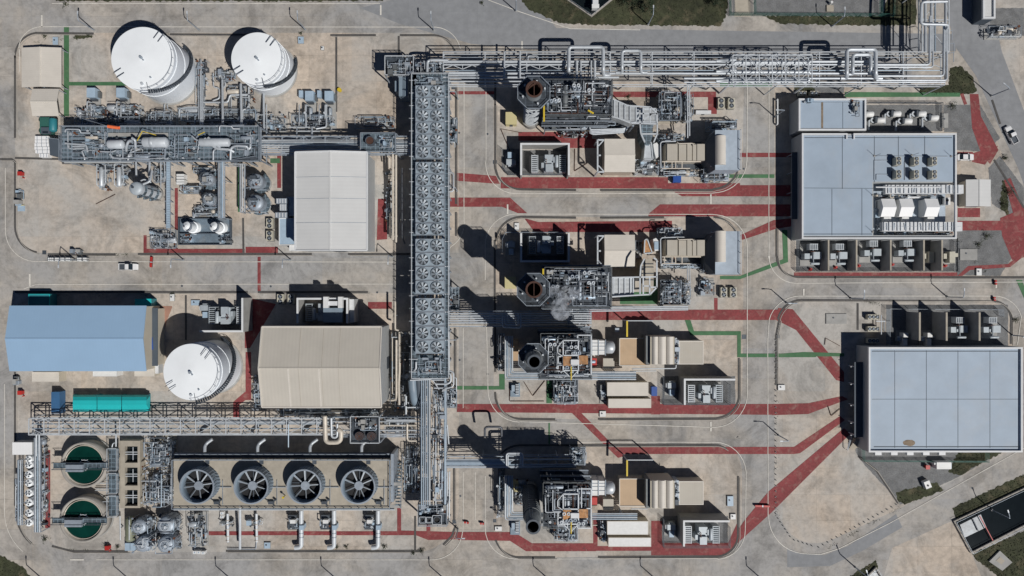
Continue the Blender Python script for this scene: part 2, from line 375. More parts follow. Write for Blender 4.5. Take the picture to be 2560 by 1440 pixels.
# painted paths
def path(nm, m, lst, z):
    g = MB()
    for i, p in enumerate(lst): sheet(g, p, z+(i % 5)*.004)
    struct(g, nm, m)
def rc(a, b, c, d): return [(a, b), (c, b), (c, d), (a, d)]
def pl(pts, w):     # pixel polyline to quad strips
    m = MB(); strip(m, pts, w*.11, 0)
    return pts, w
path('red_path', 'red_paint', [
    rc(1252, 443, 1670, 471), [(1640, 443), (1675, 463), (1700, 472), (1655, 472)], [(1670, 471), (1705, 491), (1976, 491), (1976, 463), (1850, 463), (1680, 463)],
    [(1142, 432), (1240, 440), (1250, 460), (1142, 452)], rc(1600, 458, 1850, 471), rc(1122, 494, 1275, 517), [(1275, 494), (1318, 533), (1295, 533), (1255, 517)],
    [(1620, 536), (1650, 511), (1976, 511), (1976, 541), (1622, 541)], [(1310, 545), (1345, 555), (1680, 552), (1680, 580), (1336, 580)],
    [(1850, 588), (1935, 550), (1978, 546), (1978, 566), (1940, 572), (1855, 600)], rc(1848, 382, 1980, 393), rc(1122, 228, 1240, 236), rc(1533, 229, 1790, 243), rc(1770, 243, 1792, 285),
    rc(1470, 774, 1945, 800), [(1945, 770), (1982, 773), (2110, 930), (2110, 955), (2090, 950), (1990, 825), (1940, 800)],
    rc(1785, 745, 1794, 774), [(1142, 1010), (1930, 1010), (1930, 1037), (1142, 1030)], [(1930, 1010), (2020, 1008), (2105, 990), (2120, 998), (2020, 1035), (1930, 1038)],
    rc(1628, 990, 1650, 1036), [(1425, 1028), (1445, 1024), (1560, 1140), (1545, 1145)], [(1530, 1118), (1985, 1117), (1985, 1135), (1545, 1135)],
    [(1985, 1117), (2100, 1040), (2112, 1050), (2000, 1133), (1985, 1135)], [(1920, 1230), (2110, 1070), (2125, 1085), (1930, 1280), (1830, 1370), (1815, 1365), (1862, 1300)],
    [(1145, 1330), (1285, 1330), (1330, 1358), (1490, 1358), (1490, 1378), (1315, 1378), (1275, 1352), (1145, 1350)], rc(1485, 1365, 1640, 1377), rc(1483, 1290, 1494, 1365),
    [(1628, 1302), (1655, 1302), (1655, 1357), (1820, 1357), (1846, 1300), (1850, 1345), (1815, 1388), (1628, 1388)],
    rc(500, 1328, 1000, 1338), rc(993, 1270, 1003, 1328), [(1000, 1326), (1145, 1330), (1145, 1348), (1070, 1350), (1040, 1338), (1000, 1338)], rc(1066, 1305, 1076, 1330),
    rc(359, 588, 367, 632), rc(359, 622, 612, 632), rc(437, 470, 445, 625), rc(614, 617, 695, 632), rc(644, 642, 652, 728), rc(693, 383, 703, 470),
    [(945, 497), (968, 497), (968, 598), (942, 600)], rc(920, 755, 980, 772), rc(614, 880, 628, 1000), [(583, 1005), (612, 980), (628, 980), (628, 990), (598, 1012), (598, 1045), (583, 1045)],
    [(612, 870), (625, 870), (690, 760), (625, 745), (612, 765)], rc(1985, 681, 2393, 690), [(2393, 690), (2420, 665), (2520, 660), (2560, 630), (2560, 640), (2525, 668), (2425, 675), (2405, 690)],
    rc(2394, 520, 2450, 543), rc(2394, 552, 2515, 576), [(2500, 545), (2560, 520), (2575, 640), (2530, 650), (2505, 590)], [(2510, 450), (2526, 445), (2556, 515), (2575, 560), (2540, 560)],
    [(2400, 235), (2408, 233), (2418, 260), (2410, 262)], [(2424, 235), (2446, 235), (2452, 290), (2496, 375), (2475, 410), (2455, 390), (2430, 320)], rc(2394, 380, 2432, 402), [(2432, 383), (2495, 365), (2462, 412), (2430, 405)],
    rc(113, 1125, 126, 1320), rc(1296, 330, 1480, 352), rc(1402, 347, 1490, 370), rc(0, 0, 1, 1)][:-1], .036)
path('green_path', 'green_paint', [
    rc(160, 68, 173, 290), rc(173, 205, 330, 214), rc(1142, 965, 1262, 974), rc(1248, 935, 1262, 974), [(1712, 800), (1726, 800), (1735, 828), (1852, 828), (1852, 884), (2040, 884), (2040, 893), (1843, 893), (1843, 838), (1725, 838)],
    [(1938, 885), (2010, 880), (2110, 883), (2110, 891), (2010, 891), (1938, 893)], [(1800, 690), (1850, 690), (1940, 655), (1958, 648), (1955, 575), (1968, 575), (1970, 655), (1850, 698), (1800, 698)],
    rc(1812, 436, 1936, 445), [(2112, 230), (2400, 232), (2400, 242), (2112, 243)], rc(1800, 207, 1930, 216), rc(2430, 705, 2431, 706), [(2540, 700), (2555, 700), (2575, 760), (2575, 780)], rc(595, 418, 600, 530),
    rc(1366, 952, 1380, 1008), rc(676, 396, 700, 408), rc(1371, 1055, 1375, 1110), rc(1550, 700, 1700, 760), rc(1100, 1060, 1101, 1061)], .06)
# dark drain channels, kerbs and white lines
g = MB(); kb = MB()
DR = [[(38, 345), (38, 140)]+arc(98, 142, 60, 180, 262)+[(235, 84)], [(425, 86), (630, 87)], [(826, 88), (940, 88)], [(1000, 88), (1085, 88)]+arc(1082, 146, 58, -85, -12),
      [(0, 398), (30, 398), (38, 405), (38, 560)]+arc(104, 566, 66, 180, 100), [(120, 636), (290, 636)], [(345, 635), (780, 635)], [(870, 635), (1030, 635)], [(38, 930), (38, 1262)]+arc(150, 1275, 110, 185, 130),
      [(130, 1365), (180, 1378), (320, 1378)], [(565, 1377), (1055, 1377)], [(1135, 1170), (1135, 1300)], [(1140, 1312), (1130, 1340), (1108, 1362)], [(38, 730), (620, 730)], [(645, 730), (920, 730)],
      [(1238, 260), (1238, 400)]+arc(1300, 410, 63, 180, 92)+[(1440, 475)], [(1500, 475), (1780, 475)]+arc(1780, 405, 68, 85, 20), [(1843, 1092), (1844, 1093)],
      arc(1305, 608, 66, 184, 268)+[(1440, 544)], [(1500, 544), (1660, 543)], arc(1778, 612, 70, -85, -20), [(1238, 820), (1238, 930)], [(1238, 980)]+arc(1300, 985, 62, 180, 92)+[(1388, 1048)], [(1495, 1047), (1790, 1046)]+arc(1788, 985, 60, 80, 10)+[(1847, 895)],
      arc(1300, 1175, 62, 190, 268)+[(1780, 1112)]+arc(1785, 1160, 48, -85, -50), [(1238, 1350)]+arc(1298, 1332, 61, 160, 95)+[(1388, 1393)], [(1495, 1392), (1790, 1391)]+arc(1790, 1336, 55, 85, 5)+[(1845, 1190)],
      [(1140, 215), (1140, 510)], [(1140, 530), (1140, 590)], [(1137, 820), (1137, 1020)], [(1941, 570), (1941, 640)]+arc(1992, 642, 50, 180, 92)+[(2395, 693), (2560, 693)],
      [(1940, 960), (1940, 840), (1948, 800)]+arc(2005, 812, 62, 195, 268)+[(2485, 752)]+arc(2480, 800, 48, -85, -10)+[(2527, 860)], [(2145, 1140), (2190, 1175), (2245, 1258)], [(1460, 1370), (1461, 1371)],
      [(841, 90), (841, 280)], [(997, 90), (997, 140)], [(1238, 262), (1238, 140)], [(38, 395), (155, 398), (158, 408), (330, 408)], [(465, 738), (465, 850)], [(608, 545), (609, 632)], [(2144, 758), (2144, 825)], [(1038, 1290), (1038, 1375)],
      [(1237, 600), (1237, 820)], [(2485, 400), (2560, 520)], [(2480, 250), (2500, 310)]]
for d in DR: strip(g, d, .55, .085)
struct(g, 'drain_channel', 'drain')
for d in DR[:34]:
    strip(kb, [(a+5, b+4) for a, b in d], .16, .13, .12)
struct(kb, 'kerb', 'kerb')
g = MB()
LN = [[(105, 38), (105, 68)], [(952, 13), (952, 38)], [(75, 685), (75, 715)], [(50, 180), (50, 140)]+arc(105, 125, 58, 190, 268)+[(1090, 68)]+arc(1085, 135, 67, -85, -10), [(14, 420), (14, 560)]+arc(92, 576, 78, 175, 95)+[(985, 655)],
      [(60, 722), (90, 711), (985, 710)], [(12, 960), (12, 1280)]+arc(140, 1280, 128, 175, 130), [(176, 1399), (210, 1399)], [(240, 1399), (1080, 1399)]+arc(1080, 1322, 77, 85, 5)+[(1158, 1300), (1158, 1180)], [(1158, 820), (1158, 1020)],
      [(1160, 208), (1160, 560)], [(1215, 210), (1215, 400)]+arc(1290, 408, 76, 180, 92)+[(1780, 483)]+arc(1785, 400, 82, 85, 0)+[(1868, 205)], [(1122, 625)]+arc(1095, 560, 65, 60, 10), [(1213, 700), (1213, 620)]+arc(1290, 612, 77, 185, 268)+[(1780, 536)]+arc(1785, 620, 83, -85, 0)+[(1868, 990)]+arc(1785, 985, 83, 5, 88)+[(1300, 1054)]+arc(1300, 975, 80, 92, 178)+[(1216, 800)],
      [(1213, 1190), (1213, 1310)]+arc(1290, 1320, 77, 180, 92)+[(1790, 1396)]+arc(1790, 1325, 73, 85, 0)+[(1865, 1180)]+arc(1785, 1185, 80, -5, -88)+[(1450, 1105)], [(1922, 205), (1922, 640)]+arc(1990, 640, 68, 180, 92)+[(2560, 705)],
      [(1920, 1290), (1919, 850)]+arc(2000, 820, 80, 195, 268)+[(2490, 740)]+arc(2485, 810, 70, -85, -15)+[(2543, 862)], [(1922, 1290)]+arc(2015, 1290, 94, 180, 95)+[(2050, 1386), (2098, 1371), (2225, 1307), (2420, 1198), (2560, 1120)],
      [(1220, 0), (1300, 30), (1425, 72), (1600, 75)], [(1225, 15), (1320, 60), (1400, 80)][:0] or [(1777, 486), (1777, 510)], [(1777, 1054), (1777, 1078)], [(1269, 511), (1269, 535)], [(2009, 722), (2009, 740)], [(1305, 103), (1305, 126)],
      [(130, 9), (950, 9)], [(1187, 220), (1187, 560)][:0] or [(1188, 1180), (1188, 1300)], [(2490, 700), (2490, 720)], [(1905, 70), (2200, 72)][:0] or [(2030, 430), (2031, 431)]]
for d in LN: strip(g, d, .17 if (abs(d[0][0]-d[-1][0])+abs(d[0][1]-d[-1][1])) > 40 else .42, .098)
struct(g, 'road_line', 'white_paint')
# ================================================================ BUILDERS
def inset(a, b, d): return a+d, b+d
def gable(name, label, u0, v0, u1, v1, axis, ze, zr, roofm, wallm=None, cat='building', open_=False, over=.25, group=None, trim=None):
    a = W(u0, v0, ze); b = W(u1, v1, ze); x0, x1 = a.x, b.x; y0, y1 = b.y, a.y
    t = thing(name, label, cat, ((x0+x1)/2, (y0+y1)/2, 0), group)
    m = MB(); th = .18
    if axis == 'x':
        yc = (y0+y1)/2
        for (ya, yb) in ((y0, yc), (yc, y1)):
            za, zb = (ze, zr) if ya == y0 else (zr, ze)
            m.add([(x0, ya, za), (x1, ya, za), (x1, yb, zb), (x0, yb, zb), (x0, ya, za-th), (x1, ya, za-th), (x1, yb, zb-th), (x0, yb, zb-th)],
                  [(0, 1, 2, 3), (7, 6, 5, 4), (4, 5, 1, 0), (3, 2, 6, 7), (5, 6, 2, 1), (7, 4, 0, 3)])
    else:
        xc = (x0+x1)/2
        for (xa, xb) in ((x0, xc), (xc, x1)):
            za, zb = (ze, zr) if xa == x0 else (zr, ze)
            m.add([(xa, y0, za), (xb, y0, zb), (xb, y1, zb), (xa, y1, za), (xa, y0, za-th), (xb, y0, zb-th), (xb, y1, zb-th), (xa, y1, za-th)],
                  [(0, 1, 2, 3), (7, 6, 5, 4), (4, 5, 1, 0), (3, 2, 6, 7), (5, 6, 2, 1), (7, 4, 0, 3)])
    rf = m.build('roof', roofm, t)
    cp = MB()
    if axis == 'x': cp.beam((x0-.02, (y0+y1)/2, zr+.03), (x1+.02, (y0+y1)/2, zr+.03), .35, .12)
    else: cp.beam(((x0+x1)/2, y0-.02, zr+.03), ((x0+x1)/2, y1+.02, zr+.03), .35, .12)
    cp.build('ridge_cap', roofm, rf)
    if trim:
        tr = MB()
        if axis == 'x':
            for x in (x0, x1): tr.beam((x, y0, ze+.05), (x, (y0+y1)/2, zr+.05), .3, .3).beam((x, (y0+y1)/2, zr+.05), (x, y1, ze+.05), .3, .3)
            for y in (y0, y1): tr.beam((x0, y, ze), (x1, y, ze), .4, .3)
        else:
            for y in (y0, y1): tr.beam((x0, y, ze+.05), ((x0+x1)/2, y, zr+.05), .3, .3).beam(((x0+x1)/2, y, zr+.05), (x1, y, ze+.05), .3, .3)
            for x in (x0, x1): tr.beam((x, y0, ze), (x, y1, ze), .4, .3)
        tr.build('gutter', trim, rf)
    if open_:
        n = max(2, int((x1-x0)/4)+1)
        for i in range(n):
            for y in (y0+.3, y1-.3):
                x = x0+.3+(x1-x0-.6)*i/(n-1); MB().cbox((x, y), .18, .18, 0, ze-.1).build('post', 'steel', t)
    else:
        w = MB(); o = over
        X0, X1, Y0, Y1 = x0+o, x1-o, y0+o, y1-o; zt = ze-th-.02
        if axis == 'x':
            yc = (y0+y1)/2; zz = zr-th-.12
            prof = [(Y0, 0), (Y1, 0), (Y1, zt), (yc, zz), (Y0, zt)]
            w.add([(X0, p, q) for p, q in prof]+[(X1, p, q) for p, q in prof], [(0, 1, 2, 3, 4)[::-1], (5, 6, 7, 8, 9), (0, 1, 6, 5), (1, 2, 7, 6), (2, 3, 8, 7), (3, 4, 9, 8), (4, 0, 5, 9)])
        else:
            xc = (x0+x1)/2; zz = zr-th-.12
            prof = [(X0, 0), (X1, 0), (X1, zt), (xc, zz), (X0, zt)]
            w.add([(p, Y0, q) for p, q in prof]+[(p, Y1, q) for p, q in prof], [(0, 1, 2, 3, 4), (5, 6, 7, 8, 9)[::-1], (0, 5, 6, 1), (1, 6, 7, 2), (2, 7, 8, 3), (3, 8, 9, 4), (4, 9, 5, 0)])
        w.build('wall', wallm or 'wall_grey', t)
        d = MB()
        if axis == 'x': d.box(X1, (Y0+Y1)/2-1.6, X1+.06, (Y0+Y1)/2+1.6, 0, min(4, ze*.7))
        else: d.box((X0+X1)/2-1.6, Y0-.06, (X0+X1)/2+1.6, Y0, 0, min(4, ze*.7))
        d.build('door', 'steel_dark', t)
    return t
def flatroof(name, label, u0, v0, u1, v1, z, roofm='roof_flat', wallm='wall_grey', par=.6, cat='building', parm='parapet', pw=.45, base=0):
    a = W(u0, v0, z); b = W(u1, v1, z); x0, x1, y0, y1 = a.x, b.x, b.y, a.y
    t = thing(name, label, cat, ((x0+x1)/2, (y0+y1)/2, base))
    MB().box(x0+.02, y0+.02, x1-.02, y1-.02, base, z-par-.02).build('wall', wallm, t)
    MB().box(x0+pw, y0+pw, x1-pw, y1-pw, z-par-.02, z-par+.08).build('roof', roofm, t)
    m = MB()
    m.box(x0, y0, x1, y0+pw, z-par-.02, z); m.box(x0, y1-pw, x1, y1, z-par-.02, z); m.box(x0, y0+pw, x0+pw, y1-pw, z-par-.02, z); m.box(x1-pw, y0+pw, x1, y1-pw, z-par-.02, z)
    m.build('parapet', parm, t)
    return t
def seamf(t, z, lines, w=.09, m='wall_slate'):
    for (a, b) in lines: MB().beam(W(*a, z), W(*b, z), w, .05).build('roof_seam', m, t)
def seamg(t, u0, v0, u1, v1, axis, ze, zr, at_, side=(0, 1), w=.12, m='parapet'):
    a = W(u0, v0, ze); b = W(u1, v1, ze)
    for c in at_:
        for s in side:
            if axis == 'y': y = W(0, c, ze).y; x = (a.x, b.x)[s]; MB().beam((x, y, ze+.02), ((a.x+b.x)/2, y, zr+.02), w, .06).build('roof_seam', m, t)
            else: x = W(c, 0, ze).x; y = (a.y, b.y)[s]; MB().beam((x, y, ze+.02), (x, (a.y+b.y)/2, zr+.02), w, .06).build('roof_seam', m, t)
def tank(label, u, v, rpx, z, a_top, a_bot, nm='storage_tank', cat='tank'):
    c = W(u, v, z); r = S(rpx, z); cc = (c.x, c.y)
    t = thing(nm, label, cat, (c.x, c.y, 0))
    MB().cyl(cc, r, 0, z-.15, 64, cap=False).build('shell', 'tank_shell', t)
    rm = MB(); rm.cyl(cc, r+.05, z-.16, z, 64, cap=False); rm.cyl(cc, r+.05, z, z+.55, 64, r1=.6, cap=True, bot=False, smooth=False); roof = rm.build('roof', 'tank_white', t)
    g = MB(); g.ring(cc, r+.01, r+.16, z-1.6, z-1.5, 64); g.ring(cc, r+.01, r+.14, z*.55, z*.55+.1, 64); g.build('wind_girder', 'tank_white', t)
    m = MB(); m.cyl(cc, .35, z+.5, z+1.2, 12); m.cyl((c.x+.5, c.y-.6), .18, z+.4, z+.9, 10); m.build('vent', 'steel', roof)
    for k, an in enumerate((50, 215)):
        p = Vector((math.cos(R(an)), math.sin(R(an)), 0)); q = Vector((-p.y, p.x, 0)); m = MB()
        for s_ in (-.7, .7): m.beam(c+p*(r-2.2)+q*s_+Vector((0, 0, .75)), c+p*(r+.15)+q*s_+Vector((0, 0, .9)), .12)
        m.build('hatch_rail', 'steel_dark', roof)
    MB().cyl((c.x-.0, c.y-r*.82), .35, z, z+.55, 12).build('manhole', 'steel_white', roof); MB().cyl((c.x+r*.28, c.y-r*.62), .2, z+.1, z+.6, 10).build('hatch', 'steel', roof)
    # spiral stair
    n = 46; st = MB(); rl = MB()
    for i in range(n):
        f = i/(n-1); a = R(a_top+(a_bot-a_top)*f); zz = z*(1-f)+.1
        p = Vector((math.cos(a), math.sin(a), 0)); q = Vector((-p.y, p.x, 0)); c0 = Vector((c.x, c.y, zz))
        hw = abs(R(a_bot-a_top))*(r+.6)/n*.52
        p0 = c0+p*(r+.12); p1 = c0+p*(r+1.15)
        st.add([p0-q*hw, p1-q*hw, p1+q*hw, p0+q*hw]+[x-Vector((0, 0, .08)) for x in (p0-q*hw, p1-q*hw, p1+q*hw, p0+q*hw)],
               [(0, 1, 2, 3), (7, 6, 5, 4), (0, 4, 5, 1), (1, 5, 6, 2), (2, 6, 7, 3), (3, 7, 4, 0)])
        if i % 3 == 0: rl.beam(p1, p1+Vector((0, 0, 1.1)), .09)
        if i:
            rl.beam(last+Vector((0, 0, 1.1)), p1+Vector((0, 0, 1.1)), .11)
        last = p1
    st.build('stair', 'grating_dark', t); rl.build('stair_rail', 'steel_dark', t)
    m = MB(); aa = R(a_top); p = Vector((math.cos(aa), math.sin(aa), 0)); q = Vector((-p.y, p.x, 0))
    m.beam(c+p*(r-1.5)+Vector((0, 0, .6)), c+p*(r+1.1)+Vector((0, 0, .6)), .1); m.beam(c+p*(r+1.1)+Vector((0, 0, 1)), c+p*(r+1.1)-q*2+Vector((0, 0, 1)), .1)
    rr = MB()
    for i in range(40):
        a = R(-90+i*150/40); b = R(-90+(i+1)*150/40)
        A = Vector((c.x+r*math.cos(a), c.y+r*math.sin(a), z+1)); B = Vector((c.x+r*math.cos(b), c.y+r*math.sin(b), z+1)); rr.beam(A, B, .07)
        if i % 4 == 0: rr.beam(A, A-Vector((0, 0, 1)), .07)
    rr.build('roof_rail', 'steel', roof); m.build('landing', 'steel_dark', t)
    f = MB(); f.ring(cc, r, r+.5, .1, .25, 64); f.build('footing', 'concrete_wall', t)
    return t
def rnd_pipe(mb, rg, x0, y0, x1, y1, z0, z1, r, segs=3):
    p = Vector((rg.uniform(x0, x1), rg.uniform(y0, y1), rg.uniform(z0, z1))); P = [p]; ax = rg.randint(0, 1)
    for k in range(segs):
        q = P[-1].copy()
        if ax == 0: q.x = rg.uniform(x0, x1)
        else: q.y = rg.uniform(y0, y1)
        P.append(q); ax ^= 1
        if rg.random() < .35: w = q.copy(); w.z = rg.uniform(z0, z1); P.append(w)
    if rg.random() < .6: w = P[-1].copy(); w.z = z0; P.append(w)
    mb.tube(P, r, 6)
def clutter(t, u0, v0, u1, v1, z0, z1, seed, np=10, nv=2, nb=3, nval=8, pm=('pipe_silver', 'pipe_blue', 'steel', 'pipe_dark'), rail=True, deck=None, rr=(.05, .14), legs=True):
    rg = random.Random(seed); a = W(u0, v0, z1); b = W(u1, v1, z1); x0, x1, y0, y1 = a.x, b.x, b.y, a.y
    if deck:
        d = MB().box(x0, y0, x1, y1, z0-.12, z0); d.build('deck', deck, t)
    if legs and z0 > 1.5:
        nx = max(2, int((x1-x0)/5)+1); ny = max(2, int((y1-y0)/5)+1)
        m = MB()
        for i in range(nx):
            for j in range(ny): m.cbox((x0+.2+(x1-x0-.4)*i/(nx-1), y0+.2+(y1-y0-.4)*j/(ny-1)), .25, .25, 0, z0-.12)
        m.build('support_frame', 'steel', t)
    for k in range(nv):
        r = rg.uniform(.35, .85); l = rg.uniform(1.5, min(5, max(1.6, (x1-x0)*.4))); x = rg.uniform(x0+r, max(x0+r, x1-r)); y = rg.uniform(y0+r, max(y0+r, y1-r))
        m = MB(); h = min(z1-z0, 2.6)
        if rg.random() < .5: m.vessel((x-l/2, y, z0+r+.4), (x+l/2, y, z0+r+.4), r, 12)
        else: m.vessel((x, y, z0+.4), (x, y, z0+max(1.2, h*.8)), r, 14)
        m.build('vessel', rg.choice(['pipe_silver', 'steel', 'pipe_cream', 'pipe_blue']), t)
    for k in range(nb):
        sx = rg.uniform(.5, 1.6); sy = rg.uniform(.5, 1.4); x = rg.uniform(x0+sx/2, max(x0+sx/2, x1-sx/2)); y = rg.uniform(y0+sy/2, max(y0+sy/2, y1-sy/2))
        MB().cbox((x, y), sx, sy, z0, z0+rg.uniform(.6, 1.9)).build('cabinet', rg.choice(['cabinet_blue', 'steel', 'casing', 'concrete_wall', 'steel_dark']), t)
    for k in range(np):
        m = MB(); rnd_pipe(m, rg, x0, y0, x1, y1, z0+.3, z1, rg.uniform(*rr), rg.randint(2, 4)); m.build('pipe', rg.choice(pm), t)
    for k in range(nval):
        x = rg.uniform(x0, x1); y = rg.uniform(y0, y1); zz = rg.uniform(z0+.6, z1); m = MB()
        m.cyl((x, y), .09, z0, zz, 6); m.cyl((x, y), rg.uniform(.18, .34), zz-.15, zz, 10); m.build('valve', rg.choice(['pipe_silver', 'steel_white', 'steel_dark', 'steel', 'insulator']), t)
    if rail:
        MB().rail([(x0, y0, z0), (x1, y0, z0), (x1, y1, z0), (x0, y1, z0), (x0, y0, z0)], 1.1, .08).build('railing', 'steel', t)
    return x0, y0, x1, y1
def skid(name, label, u0, v0, u1, v1, z0, z1, seed, cat='process skid', base='concrete_wall', bh=.25, **kw):
    c = W((u0+u1)/2, (v0+v1)/2, z1); t = thing(name, label, cat, (c.x, c.y, 0))
    a = W(u0, v0, z1); b = W(u1, v1, z1)
    if base: MB().box(a.x, b.y, b.x, a.y, 0, bh).build('plinth', base, t)
    clutter(t, u0, v0, u1, v1, max(z0, bh), z1, seed, **kw); return t
def rack(name, label, u0, v0, u1, v1, z, axis='x', step=6.0, pipes=(), truss=True, m='steel', tw=.3, low=True, legs=True, cat='pipe rack', deck=None, zz=2.0):
    a = W(u0, v0, z); b = W(u1, v1, z); x0, x1, y0, y1 = a.x, b.x, b.y, a.y
    t = thing(name, label, cat, ((x0+x1)/2, (y0+y1)/2, 0))
    L = (x1-x0) if axis == 'x' else (y1-y0); n = max(1, round(L/step)); 
    def P(s, w, z_): return Vector((x0+s*L, y0+w*(y1-y0), z_)) if axis == 'x' else Vector((x0+w*(x1-x0), y0+s*L, z_))
    for w in (0, 1):
        MB().beam(P(0, w, z), P(1, w, z), tw, tw).build('stringer', m, t)
        if low: MB().beam(P(0, w, z-zz), P(1, w, z-zz), tw*.9, tw*.9).build('stringer', m, t)
    for i in range(n+1):
        s = i/n; k = MB(); k.beam(P(s, 0, z), P(s, 1, z), tw*.9)
        if low: k.beam(P(s, 0, z-zz), P(s, 1, z-zz), tw*.9)
        for w in (0, 1):
            if legs and i % 2 == 0: k.beam(P(s, w, 0), P(s, w, z), tw)
            else: k.beam(P(s, w, z-zz), P(s, w, z), tw*.7)
        k.build('bent', m, t)
    if truss:
        for i in range(n):
            k = MB(); s0, s1 = i/n, (i+1)/n
            if i % 2: k.beam(P(s0, 0, z), P(s1, .5 if truss == 2 else 1, z), tw*.55); k.beam(P(s0, 1, z), P(s1, .5 if truss == 2 else 1, z), tw*.5) if truss == 2 else None
            else: k.beam(P(s0, .5 if truss == 2 else 1, z), P(s1, 0, z), tw*.55); k.beam(P(s0, .5, z), P(s1, 1, z), tw*.5) if truss == 2 else None
            for w in (0, 1): k.beam(P(s0, w, z if i % 2 else z-zz), P(s1, w, z-zz if i % 2 else z), tw*.5)
            k.build('brace', m, t)
    if deck:
        d = MB(); A = P(0, deck[0], 0); B = P(1, deck[1], 0); d.box(A.x, A.y, B.x, B.y, z+.05, z+.12); d.build('walkway', 'grating', t)
    for pp in pipes:
        w, r, dz, pmn = pp[:4]; s0, s1 = (pp[4], pp[5]) if len(pp) > 4 else (0, 1)
        MB().tube([P(s0, w, z+dz), P(s1, w, z+dz)], r, 8).build('pipe', pmn, t)
    return t, P
def loop_pipe(parent, pts, r, m='pipe_silver', fil=None):   # pts (u, v, z)
    return MB().tube([W(*p) for p in pts], r, 10, fil if fil is not None else r*3).build('pipe', m, parent)
# ---- repeated small things (prototype at the origin, then copies)
def proto_ac(nf, name='condenser_unit', body='cabinet_beige', along='y', L=1.25, Wd=1.3, h=1.5):
    t = thing(name, '', 'air conditioner'); n = nf
    sx, sy = (Wd, L*n) if along == 'y' else (L*n, Wd)
    MB().cbox((0, 0), sx, sy, .15, h).build('casing', body, t); MB().cbox((0, 0), sx+.2, sy+.2, 0, .15).build('skid_base', 'steel_dark', t)
    for i in range(n):
        o = (i-(n-1)/2)*L; c = (0, o) if along == 'y' else (o, 0)
        f = MB().cyl(c, L*.4, h, h+.06, 16).build('fan', 'black', t)
        b = MB().ring(c, L*.4, L*.46, h, h+.12, 16)
        b.build('fan_ring', 'steel_dark', f)
        k = MB()
        for q in range(4):
            a = q*PI/2+.4; k.beam((c[0]+.1*math.cos(a), c[1]+.1*math.sin(a), h+.09), (c[0]+L*.35*math.cos(a), c[1]+L*.35*math.sin(a), h+.09), .14, .03)
        k.cyl(c, .1, h+.06, h+.12, 8); k.build('blade', 'steel', f)
    return t
def proto_lamp():
    t = thing('street_lamp', '', 'street lamp')
    MB().cyl((0, 0), .3, 0, .35, 12).build('base', 'concrete_wall', t); MB().cyl((0, 0), .17, .35, 7, 10, r1=.12).build('pole', 'steel', t)
    MB().tube([(0, 0, 6.9), (0, .6, 7.2), (0, 1.7, 7.3)], .11, 6).build('arm', 'steel', t)
    h = MB().cbox((0, 2.0), .3, .8, 7.22, 7.36); hd = h.build('lamp_head', 'steel_white', t)
    return t
def proto_bigx():     # generator transformer, metres, radiator banks left and right
    t = thing('power_transformer', '', 'transformer'); T = 'transformer'
    MB().cbox((0, 0), 2.5, 4.4, .5, 3.6).build('tank', T, t); MB().cbox((-.1, 1.3), 1.9, 2.1, 3.6, 4.3).build('terminal_box', 'transformer', t)
    MB().cbox((-.1, -1.5), 2.3, 1.6, 3.6, 4.0).build('cover', T, t)
    MB().cbox((0, 0), 10.2, 5.4, 0, .3).build('plinth', 'concrete_wall', t)
    for s in (-1, 1):
        m = MB()
        for i in range(9): m.cbox((s*3.75, -2.2+i*.55), 1.75, .2, .6, 3.4)
        for e in (-.85, .85): m.box(s*3.75+e-.07, -2.35, s*3.75+e+.07, 2.35, 3.3, 3.5)
        m.build('radiator', 'steel_white' if s > 0 else T, t)
    m = MB().vessel((-2.1, -1.9, 4.2), (-2.1, 1.0, 4.2), .48, 14); m.build('conservator', T, t)
    MB().cbox((-1.45, -.9), .5, 1.5, 3.2, 4.2).build('valve_box', T, t); MB().cbox((1.65, .5), .7, 1.3, 1, 3.9).build('bushing_box', T, t)
    m = MB()
    for i in range(3): m.cyl((.7, -.9+i*.55), .12, 3.6, 4.9, 8)
    m.build('bushing', 'insulator', t)
    return t
def proto_midx():
    t = thing('yard_transformer', '', 'transformer'); T = 'transformer'
    MB().cbox((.85, -.3), 2.0, 1.9, .4, 2.9).build('tank', T, t); MB().cbox((-1.9, -.5), 1.4, 1.5, .4, 2.7).build('terminal_box', T, t)
    MB().vessel((-1.0, -2.5, 2.9), (1.2, -2.5, 2.9), .33, 12).build('conservator', T, t)
    m = MB()
    for i in range(5): m.cbox((-1.1+i*.5, 2.1), .16, 1.7, .5, 2.7)
    for y in (1.4, 2.8): m.box(-1.2, y-.06, 1.0, y+.06, 2.6, 2.8)
    m.build('radiator', 'steel_white', t)
    m = MB().tube([(-.3, 1.2, 2.6), (-.3, -.6, 2.8), (-.3, -2.3, 2.9)], .13, 8); m.build('pipe', T, t)
    MB().cbox((-.55, -.7), .8, .7, 1, 2.6).build('junction_box', T, t); MB().cbox((0, 0), 5.6, 6, 0, .2).build('plinth', 'concrete_wall', t)
    m = MB()
    for i in range(3): m.cyl((-.9+i*.4, .75), .1, 2, 3.3, 6)
    m.build('bushing', 'insulator', t)
    return t
def proto_smallx():
    t = thing('small_transformer', '', 'transformer'); T = 'transformer'
    MB().cbox((0, .9), 2.2, 1.5, .3, 2.3).build('tank', T, t); MB().cbox((.1, -1.0), 1.3, 1.6, .3, 2.2).build('terminal_box', 'cabinet_blue', t)
    MB().cbox((0, 1.8), 1.2, .5, .6, 2.0).build('radiator', T, t); MB().cbox((-1.3, .9), .4, 1.1, .5, 1.9).build('radiator', 'steel_white', t); MB().cbox((0, 0), 3, 4, 0, .2).build('plinth', 'concrete_wall', t)
    return t
